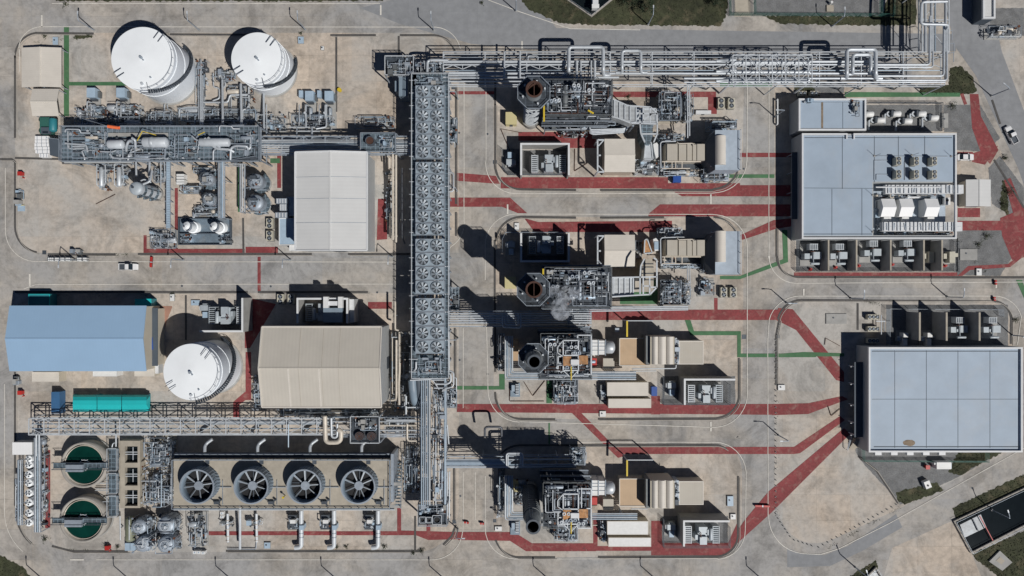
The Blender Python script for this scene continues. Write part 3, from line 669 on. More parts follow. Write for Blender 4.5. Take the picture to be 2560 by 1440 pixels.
def proto_tee():
    t = thing('beige_transformer', '', 'transformer')
    MB().cbox((0, 0), 1.5, 3.0, .3, 2.2).build('tank', 'cabinet_beige', t); MB().cbox((1.2, .6), 1.1, 1.0, .3, 1.9).build('terminal_box', 'cabinet_beige', t)
    MB().cbox((-1.5, .3), .9, 1.4, .3, 1.6).build('cabinet', 'cabinet_beige', t); MB().cbox((0, 0), 4.2, 3.6, 0, .2).build('plinth', 'concrete_wall', t)
    return t
def proto_car(pick=True):
    t = thing('pickup_truck' if pick else 'parked_car', '', 'car'); L = 5.3 if pick else 4.6; w = 1.85
    def loft(secs, m, nm, par=t):
        mb = MB(); n = 0; vs = []
        for (x, hw, z0, z1) in secs: vs += [(x, -hw, z0), (x, hw, z0), (x, hw*.93, z1), (x, -hw*.93, z1)]
        k = len(secs); fs = [(3, 2, 1, 0), tuple(4*(k-1)+i for i in range(4))]
        for i in range(k-1):
            a = 4*i; b = 4*i+4; fs += [(a, a+1, b+1, b), (a+1, a+2, b+2, b+1), (a+2, a+3, b+3, b+2), (a+3, a, b, b+3)]
        mb.add(vs, fs); return mb.build(nm, m, par)
    if pick:
        loft([(-2.6, .86, .45, .7), (-2.5, .9, .4, .78), (-.6, .92, .38, .8), (-.3, .92, .38, 1.0), (1.3, .92, .38, 1.02), (2.3, .86, .4, .92), (2.62, .68, .45, .75)], 'car_white', 'body')
        m = MB().box(-2.5, -.9, -.65, -.8, .78, 1.15).box(-2.5, .8, -.65, .9, .78, 1.15).box(-2.58, -.88, -2.46, .88, .7, 1.12); m.build('bed_side', 'car_white', t)
        MB().box(-2.46, -.8, -.65, .8, .8, .84).build('bed_floor', 'steel_dark', t)
        loft([(-.6, .84, .98, 1.3), (-.45, .8, 1.0, 1.72), (.55, .8, 1.0, 1.74), (1.3, .82, 1.0, 1.05)], 'glass', 'windows'); loft([(-.48, .73, 1.70, 1.745), (.0, .75, 1.7, 1.79), (.52, .73, 1.70, 1.765)], 'car_white', 'cab_roof')
    else:
        loft([(-2.3, .78, .45, .8), (-2.1, .88, .35, .95), (-.8, .9, .3, 1.0), (1.0, .9, .3, 1.0), (1.9, .86, .35, .88), (2.3, .7, .4, .7)], 'car_white', 'body')
        loft([(-1.7, .76, .93, 1.0), (-1.0, .74, .95, 1.4), (.3, .74, .95, 1.42), (1.1, .78, .95, 1.0)], 'glass', 'windows'); loft([(-1.0, .66, 1.36, 1.43), (-.4, .68, 1.36, 1.47), (.3, .66, 1.36, 1.44)], 'car_white', 'roof')
    for x in (-L*.31, L*.31):
        for y in (-.82, .82):
            m = MB(); m.tube([(x, y-.12, .34), (x, y+.12, .34)], .34, 14); wl = m.build('wheel', 'tyre', t)
            MB().tube([(x, y-.13, .34), (x, y+.13, .34)], .19, 10).build('rim', 'steel', wl)
    for y in (-.6, .6): MB().cbox((L/2-.15, y), .2, .3, .62, .74).build('headlight', 'steel_white', t)
    for y in (-.7, .7): MB().cbox((-L/2+.08, y), .1, .2, .68, .85).build('tail_light', 'red', t)
    for y in (-1.0, 1.0): MB().cbox((.9 if pick else .6, y), .15, .22, 1.0, 1.15).build('mirror', 'car_white', t)
    return t
def proto_motorpump():
    t = thing('cooling_pump', '', 'pump')
    MB().vessel((-.9, 0, 1.2), (.9, 0, 1.2), .8, 18).build('motor', 'cabinet_white', t); MB().cbox((-1.4, 0), .5, 1.6, .3, 1.9).build('housing', 'steel_dark', t)
    m = MB().ring((-1.9, 0), .35, .75, .9, 1.3, 16); m.build('casing', 'steel_white', t); MB().cbox((-.2, 0), 4.2, 1.6, 0, .3).build('plinth', 'concrete_wall', t)
    MB().tube([(-2.3, 0, .9), (-3.0, 0, .9), (-3.0, -2.6, .9)], .28, 10).build('pipe', 'steel_white', t)
    return t
def proto_boxpump():
    t = thing('feed_pump', '', 'pump')
    MB().cbox((0, 1.6), 2.3, 2.6, .4, 2.6).build('motor', 'cabinet_blue', t); MB().cbox((0, .2), 1.5, .9, .4, 1.7).build('coupling', 'steel_dark', t)
    MB().vessel((0, -1.5, 1.2), (0, -3.2, 1.2), .6, 14).build('casing', 'steel', t); MB().cbox((0, -.8), 2.6, 7, 0, .3).build('plinth', 'concrete_wall', t)
    MB().cbox((1.5, 1.4), .5, 1.6, .3, 1.6).build('cabinet', 'casing', t)
    m = MB().tube([(-.6, -.8, 1.2), (-1.0, -.8, 2.6), (-1.0, -4.6, 2.6)], .2, 8); m.build('pipe', 'pipe_silver', t)
    MB().tube([(.3, -1.8, 1.6), (.3, -1.8, 2.9), (.3, -5.0, 2.9)], .16, 8).build('pipe', 'pipe_silver', t)
    m = MB().cyl((-1.0, -3.2), .32, 2.7, 3.3, 12); m.build('valve', 'steel_white', t)
    return t
def proto_sand():
    t = thing('marker_post', '', 'bollard')
    MB().cyl((0, 0), .08, 0, .6, 8).build('post', 'steel_dark', t); MB().cyl((0, 0), .2, 0, .12, 8).build('base', 'concrete_wall', t); return t
def fence(label, pts, h=2.2, m='green_fence', post=3.0, cat='fence', nm='mesh_fence'):
    P = [W(p[0], p[1], 0) for p in pts]; c = P[0]; t = thing(nm, label, cat, (c.x, c.y, 0)); n_ = 0
    mb = MB()
    for i in range(len(P)-1):
        a, b = P[i], P[i+1]; n = max(1, int((b-a).length/post))
        for k in range(n+1 if i == len(P)-2 else n):
            p = a.lerp(b, k/n)
            MB().cyl((p.x, p.y), .06, 0, h, 6).build('post', m, t); n_ += 1
        for z in [h*q/6 for q in range(1, 7)]: mb.beam(a+Vector((0, 0, z)), b+Vector((0, 0, z)), .045)
        l = (b-a).length; q = int(l/.6)
        for k in range(q): p = a.lerp(b, k/q); mb.beam(p, p+Vector((0, 0, h)), .03)
    mb.build('mesh', m, t); return t
def bush(mb, u, v, r, h, rg, n=90, z0=0):
    c = W(u, v, 0)
    for i in range(n):
        a = rg.uniform(0, 2*PI); q = r*rg.random()**.6*(.62+.38*math.sin(a*3+u)+.2*math.sin(a*7+v)); z = z0+h*rg.random()*(1-.5*(q/r)**2); s = rg.uniform(.05, .15)
        p = Vector((c.x+q*math.cos(a), c.y+q*math.sin(a), z)); d = Vector((rg.gauss(0, 1), rg.gauss(0, 1), rg.gauss(0, 1)+.6)).normalized()
        e = d.orthogonal().normalized()*s; f = d.cross(e).normalized()*s*.6
        mb.add([p-e, p-f, p+e, p+f], [(0, 1, 2, 3)])
def stack(label, u, v, rpx, z, plat=None, rus=1, m='casing'):
    c = W(u, v, z); r = S(rpx, z); t = thing('exhaust_stack', label, 'chimney', (c.x, c.y, 0)); cc = (c.x, c.y)
    MB().ring(cc, r-.14, r+.02, 2.5, z, 36, smooth=True).build('shell', m, t); MB().cyl(cc, r+.5, 0, 2.5, 36).build('base', 'concrete_wall', t)
    MB().cyl(cc, r-.15, 2.5, z-6, 30, smooth=False).build('inner_plug', 'black', t)
    MB().ring(cc, r-.3, r-.142, z-5.9, z-.02, 36, smooth=True).build('liner', 'rust' if rus and plat else 'black', t)
    MB().ring(cc, r-.32, r+.12, z, z+.15, 36).build('rim', 'rust' if rus and plat else 'steel_dark', t)
    if plat and rus: MB().beam((c.x, c.y-r+.2, z-.3), (c.x, c.y+r-.2, z-.3), .16, .4).build('cross_bar', 'rust', t)
    if not (plat and rus): MB().cyl(cc, r+.5, 2.5, z-7, 32, cap=False).cyl(cc, r+.5, z-7, z-5.5, 32, r1=r+.03, cap=False, bot=False).build('lower_shell', m, t)
    k = MB(); zz = 3.5
    while zz < z*.78: k.ring(cc, r+.03, r+(.28 if rus and plat else .62), zz, zz+.16, 32); zz += 1.5
    k.build('stiffener', 'steel_white' if rus and plat else 'casing', t)
    l = MB(); a = R(100); p = Vector((math.cos(a), math.sin(a), 0))
    for s in (-.3, .3): l.beam(c*1+p*(r+.4)+Vector((s, 0, -z+.5)), c+p*(r+.4)+Vector((s, 0, -1)), .08)
    l.build('ladder', 'steel', t)
    if plat:
        pz, pr = plat; pl_ = MB().ring(cc, r+.05, pr, pz-.12, pz, 8, rot=PI/8).build('platform', 'grating_dark', t)
        pts = [(c.x+pr*math.cos(PI/8+i*PI/4), c.y+pr*math.sin(PI/8+i*PI/4), pz) for i in range(9)]
        MB().rail(pts, 1.2, .11, 1.6).build('railing', 'steel', pl_)
        b = MB()
        for i in range(8): a = PI/8+i*PI/4; b.beam((c.x+pr*.95*math.cos(a), c.y+pr*.95*math.sin(a), pz-.2), (c.x+r*math.cos(a), c.y+r*math.sin(a), pz-2.2), .18)
        b.build('bracket', 'steel_dark', t)
        q = MB()
        for a in (20, 75, 140, 200, 290): q.cyl((c.x+(r+.9)*math.cos(R(a)), c.y+(r+.9)*math.sin(R(a))), .22, pz, pz+1.1, 8)
        q.build('probe', 'steel_white', t)
    return t
def hrsg(label, u0, v0, u1, v1, z, seed, cat='boiler', casing=True, n=22):
    a = W(u0, v0, z); b = W(u1, v1, z); c = (a+b)/2; t = thing('heat_recovery_boiler', label, cat, (c.x, c.y, 0)); x0, x1, y0, y1 = a.x, b.x, b.y, a.y
    MB().box(x0+.6, y0+.6, x1-.6, y1-.6, 0, z-1.6).build('casing', 'casing', t)
    MB().box(x0, y0, x1, y1, z-1.5, z-1.38).build('deck', 'grating_dark', t)
    MB().rail([(x0, y0, z-1.4), (x1, y0, z-1.4), (x1, y1, z-1.4), (x0, y1, z-1.4), (x0, y0, z-1.4)], 1.2, .1, 2).build('railing', 'casing', t)
    rg = random.Random(seed)
    # steam drums across
    for k, f in enumerate((.30, .52, .72)):
        x = x0+(x1-x0)*f; m = MB(); m.vessel((x, y0+2, z-.3), (x, y1-2, z-.3), (.75, .6, .5)[k], 14); m.build('steam_drum', ('casing', 'steel', 'pipe_dark')[k], t)
    # silencer pairs (small round domes with dark mouths)
    for k in range(5):
        x = rg.uniform(x0+1.5, x1-3); y = rg.uniform(y0+1.2, y1-1.2); m = MB()
        for dx in (0, 1.1): m.ring((x+dx, y), .22, .45, z-1.4, z+1.2+k*.15, 14, smooth=True); m.cyl((x+dx, y), .2, z-1.4, z+.8, 10)
        m.build('silencer', ('steel_white', 'steel')[k % 2], t)
    for k in range(4):
        m = MB(); x = x0+(x1-x0)*rg.uniform(.05, .9); m.beam((x, y0+.5, z+.4), (x, y1-.5, z+.4), .18, .25); m.build('beam', 'steel_dark', t)
    for k in range(3):
        m = MB(); y = y0+(y1-y0)*rg.uniform(.1, .9); m.beam((x0+.5, y, z+.5), (x1-.5, y, z+.5), .16, .22); m.build('beam', 'steel_dark', t)
    clutter(t, u0+3, v0+3, u1-3, v1-3, z-1.4, z+.9, seed, np=n, nv=4, nb=12, nval=34, rail=False, legs=False, pm=('pipe_dark', 'steel', 'pipe_silver', 'steel_dark', 'steel_white', 'rust', 'pipe_silver'), rr=(.05, .17))
    for q in range(16):
        x = rg.uniform(x0+1, x1-1); yy = rg.choice((y0+.2, y0+.2, y1-.2)); za = rg.uniform(2, z*.6); zb = rg.uniform(z*.6, z-2); MB().tube([(x, yy, za), (x, yy, zb), (x+rg.uniform(-4, 4), yy, zb)], rg.uniform(.08, .2), 6).build('riser', rg.choice(['pipe_silver', 'steel', 'pipe_cream', 'pipe_dark', 'steel_white']), t)
    for q in range(2):
        zz = z*.45+q*z*.28; pf = MB().box(x0-.4, y0-.6, x1+.4, y0+.6, zz-.1, zz).build('platform', 'grating_dark', t); MB().box(x0-.4, y1-.6, x1+.4, y1+.6, zz-.1, zz).build('platform', 'grating_dark', t)
        MB().rail([(x0-.4, y0-.6, zz), (x1+.4, y0-.6, zz)], 1.1, .1).rail([(x0-.4, y1+.6, zz), (x1+.4, y1+.6, zz)], 1.1, .1).build('railing', 'steel', pf)
    return t
def pen(label, u0, v0, u1, v1, z, sides='WNE', th=.4, nm='blast_wall', m='concrete_wall'):
    a = W(u0, v0, z); b = W(u1, v1, z); x0, x1, y0, y1 = a.x, b.x, b.y, a.y; t = thing(nm, label, 'wall', ((x0+x1)/2, (y0+y1)/2, 0))
    if 'W' in sides: MB().box(x0, y0, x0+th, y1-th if 'N' in sides else y1, 0, z).build('wall', m, t)
    if 'E' in sides: MB().box(x1-th, y0, x1, y1-th if 'N' in sides else y1, 0, z).build('wall', m, t)
    if 'N' in sides: MB().box(x0, y1-th, x1, y1, 0, z).build('wall', m, t)
    if 'S' in sides: MB().box(x0+th, y0, x1-th, y0+th, 0, z).build('wall', m, t)
    if sides != 'x': 
        k = MB()
        for s, (p, q) in {'W': ((x0+th/2, y0), (x0+th/2, y1)), 'N': ((x0, y1-th/2), (x1, y1-th/2)), 'E': ((x1-th/2, y0), (x1-th/2, y1)), 'S': ((x0, y0+th/2), (x1, y0+th/2))}.items():
            if s in sides: k.beam((*p, z+.05+.02*'WNES'.index(s)), (*q, z+.05+.02*'WNES'.index(s)), th+.1, .1)
        k.build('coping', 'parapet', t)
    return t
# ================================================================ PLACE THINGS
PROTO = {}
def place(key, mk, u, v, z, rz, label, group=None, cat=None):
    loc = W(u, v, z); loc.z = ZB.get(key, 0) if not isinstance(key, tuple) else key[1]
    return put(key, mk, loc, rz, label, group)
ZB = {}
def put(key, mk, loc, rz, label, group=None):
    if key not in PROTO: PROTO[key] = mk(); o = PROTO[key]; o.location = loc; o.rotation_euler = (0, 0, rz); o['label'] = label
    else: o = dup(PROTO[key], loc, rz, label)
    if group: o['group'] = group
    return o
def at(u, v, zt, zbase=0):      # centre at pixel (u, v) seen at height zt, standing on zbase
    p = W(u, v, zt); return Vector((p.x, p.y, zbase))
# ---------------------------------------------------------------- tanks
tank('tallest white storage tank at the north-west, its spiral stair facing east', 356.5, 146, 78, 13.3, -78, 62)
tank('smaller white storage tank east of the big north-west tank', 644, 147, 65.5, 10, -75, 28)
tank('white storage tank between the blue-roofed hall and the large beige hall', 479, 930, 70, 14, -80, 78)
# ---------------------------------------------------------------- buildings, west
gable('open_shelter', 'square cream gabled shelter in the north-west yard corner', 54, 119, 153, 218, 'y', 3.4, 4.0, 'roof_cream', cat='shelter', open_=True)
gable('open_shelter', 'small cream shelter just south of the square one beside the green walkway', 81, 222, 147, 290, 'x', 3.6, 4.5, 'roof_cream', cat='shelter', open_=True)
hall = gable('industrial_hall', 'white gabled hall with a north-south ridge beside the long fan cooler line', 738, 380, 918, 626, 'y', 11.4, 12.6, 'roof_white', 'wall_grey', trim='parapet')
h2 = gable('industrial_hall', 'big beige gabled turbine hall beside the domed tank, ridge running east-west', 655, 817, 954, 1018, 'x', 12.6, 15.0, 'roof_beige', 'wall_grey', trim='roof_cream')
seamg(hall, 738, 380, 918, 626, 'y', 11.4, 12.6, (443, 497, 557), m='steel', w=.1)
seamg(h2, 655, 817, 954, 1018, 'x', 12.6, 15.0, (753, 810, 852), m='roof_tan'); seamg(h2, 655, 817, 954, 1018, 'x', 12.6, 15.0, (727, 803), (1,), m='roof_cream', w=.4)
h3 = gable('industrial_hall', 'long hall with the pale blue gabled roof at the west edge', 23.5, 764, 366, 928, 'x', 7.5, 9.1, 'roof_blue', 'wall_cream')
a = W(372, 770, 4.2); b = W(394, 915, 4.2)
t = thing('lean_to', 'dark flat lean-to roof along the east end of the blue-roofed hall', 'building', ((a.x+b.x)/2, (a.y+b.y)/2, 0))
MB().box(a.x, b.y, b.x, a.y, 4.0, 4.2).build('roof', 'wall_slate', t); MB().box(a.x+.2, b.y+.2, b.x-.2, a.y-.2, 0, 3.98).build('wall', 'wall_cream', t)
m = MB(); m.add([tuple(W(*p)) for p in [(373, 848, 4.28), (381, 843, 4.28), (383, 873, 4.28), (374, 878, 4.28)]], [(0, 3, 2, 1)]); m.add([tuple(W(*p)-Vector((0, 0, .05))) for p in [(373, 848, 4.28), (381, 843, 4.28), (383, 873, 4.28), (374, 878, 4.28)]], [(0, 1, 2, 3)]); single(m, 'tarpaulin', 'blue', 'bright blue tarpaulin lying on the dark lean-to roof', 'tarpaulin')
flatroof('annexe', 'low pale blue annexe on the west side of the white gabled hall', 697, 545, 739, 613, 4, 'cabinet_blue', 'wall_grey', .25, pw=.2, parm='cabinet_white')
flatroof('annexe', 'narrow shaded annexe north of the pale blue one against the white hall', 716, 492, 739, 540, 3.5, 'cabinet_blue', 'wall_grey', .2, pw=.2)
for q, (u0, v0, u1, v1) in enumerate([(690, 496, 717, 509), (699, 510, 716, 527), (688, 531, 718, 544)]):
    t = thing('air_duct_box', 'grey ventilation duct box, %s from the north beside the white hall' % ORD[q], 'duct', at((u0+u1)/2, (v0+v1)/2, 5)); m = MB().pbox(u0, v0, u1, v1, 3.2, 5.2); m.build('duct', 'steel', t)
    k = MB(); A = W(u0, v0, 5.2); B = W(u1, v1, 5.2)
    for i in range(4): x = A.x+(B.x-A.x)*(i+.5)/4; k.box(x-.1, B.y+.1, x+.1, A.y-.1, 5.2, 5.3)
    k.build('flange', 'parapet', t); MB().pbox(u0+3, v0+3, u1-3, v1-3, 0, 3.2).build('support', 'steel_dark', t)
for q, (u, v) in enumerate([(673.5, 558.5), (673.5, 589.5)]): put('ac2', lambda: proto_ac(2, Wd=1.75, L=1.35), at(u, v, 1.5), 0, '%s beige twin-fan condenser west of the white hall annexe' % ('north' if q == 0 else 'south'), 'condensers by the white hall')
flatroof('white_kiosk', 'small white kiosk at the south-west corner of the white gabled hall', 723, 612, 738, 627, 3, 'cabinet_white', 'cabinet_white', .15, pw=.15, cat='kiosk')
flatroof('teal_shed', 'teal flat-roofed shed in the shade north of the blue-roofed hall, western one', 71, 735, 124, 775, 3, 'teal_dark', 'teal_dark', .15, pw=.15, cat='shed', parm='teal')
flatroof('teal_shed', 'teal container shed in the shade north of the blue-roofed hall, eastern one', 337, 747, 378, 766, 3, 'teal', 'teal_dark', .12, pw=.12, cat='shed', parm='teal')
flatroof('cream_shed', 'cream lean-to shed under the south eave of the blue-roofed hall near its west end', 80, 930, 147, 955, 3.2, 'roof_cream', 'wall_cream', .12, pw=.12, cat='shed', parm='roof_cream')
flatroof('white_shed', 'slim white shed under the middle of the blue-roofed hall south eave', 232, 928, 292, 941, 3, 'cabinet_white', 'cabinet_white', .12, pw=.12, cat='shed')
flatroof('cream_shed', 'cream shed at the south-east corner of the blue-roofed hall', 336, 915, 386, 941, 3, 'roof_cream', 'wall_cream', .12, pw=.12, cat='shed', parm='roof_cream')
flatroof('pale_shed', 'pale grey shed beside the domed tank, south-east of the blue-roofed hall', 381, 908, 396, 934, 2.6, 'parapet', 'wall_grey', .12, pw=.12, cat='shed')
# teal marquee, three bays
t = thing('marquee', 'bright teal marquee of three joined bays south of the blue-roofed hall', 'tent', at(278, 1008, 3))
for i in range(3):
    u0 = 182+i*61.5; u1 = u0+59 if i < 2 else 366; m = MB(); zs = [2.2, 3.5, 4.1, 4.1, 3.5, 2.2]; vv = [987, 992, 1001, 1012, 1021, 1030]
    top = [[W(u, v_, z_) for v_, z_ in zip(vv, zs)] for u in (u0, u1)]
    vs = top[0]+top[1]; m.add(vs, [(j, j+6, j+7, j+1) for j in range(5)], False); m.add([p-Vector((0, 0, .12)) for p in vs], [(j+1, j+7, j+6, j) for j in range(5)])
    m.build('canopy', 'teal', t)
    w = MB(); A, B, C, D = top[0][0], top[0][-1], top[1][0], top[1][-1]
    w.box(A.x, B.y, A.x+.08, A.y, 0, 2.15).box(C.x-.08, B.y, C.x, A.y, 0, 2.15).box(A.x, B.y, C.x, B.y+.08, 0, 2.15); w.build('side_wall', 'teal_dark', t)
m = MB(); m.add([W(366, 987, 2.2), W(375, 990, 2.2), W(375, 1027, 2.2), W(366, 1030, 2.2), W(366, 1001, 4.1), W(366, 1012, 4.1)], [(0, 4, 1), (4, 5, 2, 1), (5, 3, 2)]); m.build('end_hip', 'teal', t)
t = thing('shipping_container', 'blue container west of the teal marquee', 'container', at(138, 1007, 2.6)); m = MB().pbox(128, 980, 149, 1035, .15, 2.6); m.build('body', 'blue', t).data.materials[0] = mat('container_blue', (.045, .13, .27), .5, var=.1, rib=(1, .4, .05))
MB().pbox(129, 1032, 148, 1035, .2, 2.63).build('door', 'steel', t); MB().pbox(130, 982, 147, 1033, 0, .15).build('skid_base', 'steel_dark', t)
for (u, v, w_, hgt, lb) in [(173, 1160, 0, 0, '')][:0]: pass
# truck + trailer crates at the west end
t = thing('tank_truck', 'dark green tank truck parked at the west end of the piping deck', 'truck', at(118, 315, 2.5))
MB().pbox(99, 293, 128, 334, .7, 2.3).build('body', 'green_fence', t); MB().vessel(W(133, 299, 2.4), W(133, 326, 2.4), 1.0, 14).build('tank', 'teal_dark', t)
MB().pbox(102, 318, 124, 334, 2.3, 3.0).build('cab', 'wall_slate', t); MB().pbox(106, 328, 120, 333, 2.4, 3.05).build('windscreen', 'glass', t)
for (u, v) in [(101, 300), (127, 300), (101, 327), (127, 327)]: p = W(u, v, .5); MB().tube([(p.x-.15, p.y, .5), (p.x+.15, p.y, .5)], .5, 12).build('wheel', 'tyre', t)
q = 0
for (u0, v0, u1, v1) in [(87, 340, 121, 349), (87, 350, 121, 357), (86, 358, 122, 366), (86, 367, 125, 374), (88, 375, 124, 383), (98, 384, 120, 393)]:
    t = thing('white_crate', 'white covered crate, %s from the north in the stack west of the piping deck' % ORD[q], 'crate', at((u0+u1)/2, (v0+v1)/2, 1.6), 'white crates by the piping deck'); MB().pbox(u0, v0, u1, v1, .12, 1.6).build('cover', 'white_sheet', t)
    MB().pbox(u0+.5, v0+.5, u1-.5, v1-.5, 0, .12).build('pallet', 'bark', t); k = MB()
    for i in range(3): uu = u0+(u1-u0)*(i+.5)/3; k.pbox(uu-.6, v0-.3, uu+.6, v1+.3, 1.55, 1.64)
    k.build('strap', 'steel', t); q += 1
t = thing('dark_tank', 'dark navy covered water tank at the west end of the piping deck', 'tank', at(138, 375, 4)); MB().prism([(W(u, v, 4).x, W(u, v, 4).y) for u, v in [(122, 346), (154, 350), (157, 405-14), (150, 392), (125, 388)]], 0, 4).build('body', 'wall_slate', t)
MB().rail([W(122, 346, 4), W(154, 350, 4), W(157, 391, 4)], 1, .08).build('railing', 'steel', t)
# windsock
t = thing('windsock', 'orange windsock flying over the piping deck', 'windsock', at(272, 322, 0)); c = W(272, 322, 0); MB().cyl((c.x, c.y), .09, 0, 12, 8).build('pole', 'steel_dark', t)
A = W(270, 316, 12); B = W(298, 320, 12); m = MB(); m.tube([A, A.lerp(B, .5)+Vector((0, 0, .2)), B], .42, 12, 0, cap=False); m.build('sock', 'orange', t); MB().beam((c.x, c.y, 12), A, .08).build('arm', 'steel', t)
# ---------------------------------------------------------------- main piping deck (north-west)
DK = thing('piping_deck', 'long steel piping deck with drums and pipe loops across the north-west yard', 'steel platform', at(390, 362, 9))
a = W(155, 317, 9); b = W(651, 404, 9)
MB().box(a.x, b.y, b.x, a.y, 8.85, 9).build('deck', 'grating', DK)
for i in range(14):
    x = a.x+(b.x-a.x)*i/13; MB().cbox((x, a.y-.3), .3, .3, 0, 8.85).cbox((x, b.y+.3), .3, .3, 0, 8.85).beam((x, b.y, 8.6), (x, a.y, 8.6), .3).beam((x, b.y, 4.5), (x, a.y, 4.5), .25).build('bent', 'steel', DK)
for i in range(9):
    y = b.y+(a.y-b.y)*i/8; MB().beam((a.x, y, 9.06), (b.x, y, 9.06), .13).build('joist', 'steel', DK)
for i in range(36):
    x = a.x+(b.x-a.x)*i/35
    if i % 9 != 4: MB().beam((x, b.y, 9.1), (x, a.y, 9.1), .08).build('joist', 'steel', DK)
MB().rail([(a.x, b.y, 9), (b.x, b.y, 9), (b.x, a.y, 9), (a.x, a.y, 9), (a.x, b.y, 9)], 1.2, .1).build('railing', 'steel', DK)
MB().pbox(160, 398, 330, 408, 8.2, 8.3).build('walkway', 'wall_grey', DK); MB().pbox(270, 332, 420, 341, 9.1, 9.3).build('walkway', 'concrete_wall', DK)
def hv(t, u0, u1, v, z, r, m='pipe_silver', nm='drum'): return MB().vessel(W(u0, v, z), W(u1, v, z), r, 20).build(nm, m, t)
hv(DK, 274, 306, 361, 11, 1.15, 'steel_white'); hv(DK, 362, 415, 356, 11.4, 1.35, 'steel_white'); hv(DK, 378, 384, 356, 11.4, 1.42, 'pipe_silver'); hv(DK, 502, 571, 356, 11, 1.1, 'steel_white'); hv(DK, 342, 372, 393, 10, .9, 'steel')
for pts, r in [([(316, 377, 10), (316, 365, 11.5), (322, 352, 12), (330, 352, 12)], .33), ([(339, 377, 10), (338, 350, 12), (330, 345, 12)], .33), ([(275, 385, 10), (280, 394, 10), (300, 396, 10), (322, 394, 10), (330, 384, 10)], .3),
               ([(512, 346, 11.5), (540, 372, 11), (575, 374, 10.6), (585, 380, 10)], .34), ([(520, 344, 11.5), (550, 370, 11)], .34), ([(576, 400, 10), (577, 370, 10.5), (590, 364, 10.8), (618, 366, 10.8), (620, 374, 10), (626, 370, 10), (627, 345, 10)], .3),
               ([(163, 358, 10), (180, 360, 10), (216, 362, 10), (219, 380, 10)], .26), ([(180, 366, 10), (212, 366, 10)], .22), ([(205, 378, 10), (210, 390, 10), (212, 400, 9.6)], .2), ([(163, 330, 10), (164, 323, 10.5), (200, 324, 10.5), (201, 332, 10), (225, 332, 10)], .18),
               ([(548, 330, 10), (549, 314, 10.6), (580, 316, 10.6), (581, 322, 10), (600, 322, 9.6)], .17), ([(243, 378, 10), (280, 380, 10), (290, 376, 10)], .16), ([(480, 340, 11), (490, 350, 11), (520, 356, 11)], .2), ([(495, 375, 10), (497, 356, 10), (530, 356, 9.8)], .15),
               ([(533, 404, 9.6), (533, 376, 10), (545, 370, 10.5)], .2), ([(300, 386, 9.6), (300, 404, 9.6)], .18), ([(320, 402, 9.8), (322, 384, 10.4), (350, 372, 10.6)], .22), ([(625, 330, 10), (627, 360, 10)], .15), ([(540, 315, 10), (610, 313, 10)], .14)]: loop_pipe(DK, pts, r, 'pipe_silver')
for q, (pa, pb) in enumerate([((356, 328), (343, 352)), ((356, 328), (390, 338)), ((495, 338), (512, 330))]): MB().beam(W(*pa, 12.2), W(*pb, 12.2), .16).build('davit', 'yellow', DK)
clutter(DK, 165, 325, 262, 396, 9, 10.6, 11, np=16, nv=2, nb=4, nval=16, rail=False, legs=False)
clutter(DK, 430, 335, 500, 396, 9, 10.2, 12, np=9, nv=0, nb=2, nval=12, rail=False, legs=False)
clutter(DK, 560, 330, 645, 396, 9, 10.4, 13, np=10, nv=1, nb=3, nval=14, rail=False, legs=False)
clutter(DK, 262, 340, 430, 400, 9, 11.2, 14, np=16, nv=0, nb=6, nval=22, rail=False, legs=False)
t = thing('grating_panel', 'loose grey grating panel leaning on the east end of the piping deck', 'panel', at(610, 398, 9.5)); m = MB(); m.add([W(*p) for p in [(574, 400, 9.4), (640, 390, 9.9), (645, 399, 9.9), (578, 408, 9.4)]], [(0, 3, 2, 1)]); m.build('sheet', 'steel_dark', t); MB().beam(W(574, 400, 9.5), W(640, 390, 10), .12).build('edge', 'steel', t)
# north skids of the yard
skid('pump_skid', 'pump and valve skid below the pair of blue motors, north-west', 175, 262, 262, 312, .3, 3.2, 21, np=22, nv=3, nb=6, nval=22, rail=False)
skid('pump_skid', 'pump and valve skid directly under the big north-west tank', 262, 258, 345, 312, .3, 3.2, 22, np=20, nv=3, nb=6, nval=20, rail=False)
skid('valve_station', 'open frame valve station between the piping deck and the big tank', 353, 276, 430, 312, .3, 4, 23, np=24, nv=1, nb=2, nval=12, deck=None)
skid('valve_station', 'valve station with bent feed pipes north of the piping deck middle', 440, 266, 640, 312, .3, 3, 24, np=34, nv=2, nb=6, nval=36, rail=False)
skid('valve_station', 'small valve cluster at the head of the feed pipes between the two north tanks', 527, 172, 592, 204, .2, 2, 290, np=14, nv=0, nb=4, nval=20, rail=False, base=None)
skid('valve_station', 'thin strip of valves along the east foot of the big north-west tank', 488, 148, 516, 262, .2, 2.2, 291, np=12, nv=0, nb=4, nval=28, rail=False, base=None)
skid('valve_station', 'valve cluster beside the stepped feed pipes south of the smaller tank', 566, 208, 636, 300, .2, 2, 292, np=10, nv=1, nb=3, nval=16, rail=False, base=None)
skid('pipe_cluster', 'low pipes and supports in front of the two slim exchangers', 240, 408, 318, 430, .2, 3, 293, np=14, nv=0, nb=3, nval=16, rail=False, base=None)
skid('pump_skid', 'cluttered small-bore pump skid east of the piping deck', 638, 283, 710, 325, .3, 3, 25, np=18, nv=2, nb=5, nval=24, rail=False)
skid('pump_skid', 'pump skid under the two blue motors east of the small tank', 722, 278, 835, 320, .3, 3, 26, np=20, nv=3, nb=6, nval=22, rail=False)
skid('valve_station', 'low valve station near the fan cooler line, north-west yard', 885, 290, 985, 318, .3, 2.5, 27, np=10, nv=0, nb=2, nval=18, rail=True, base=None)
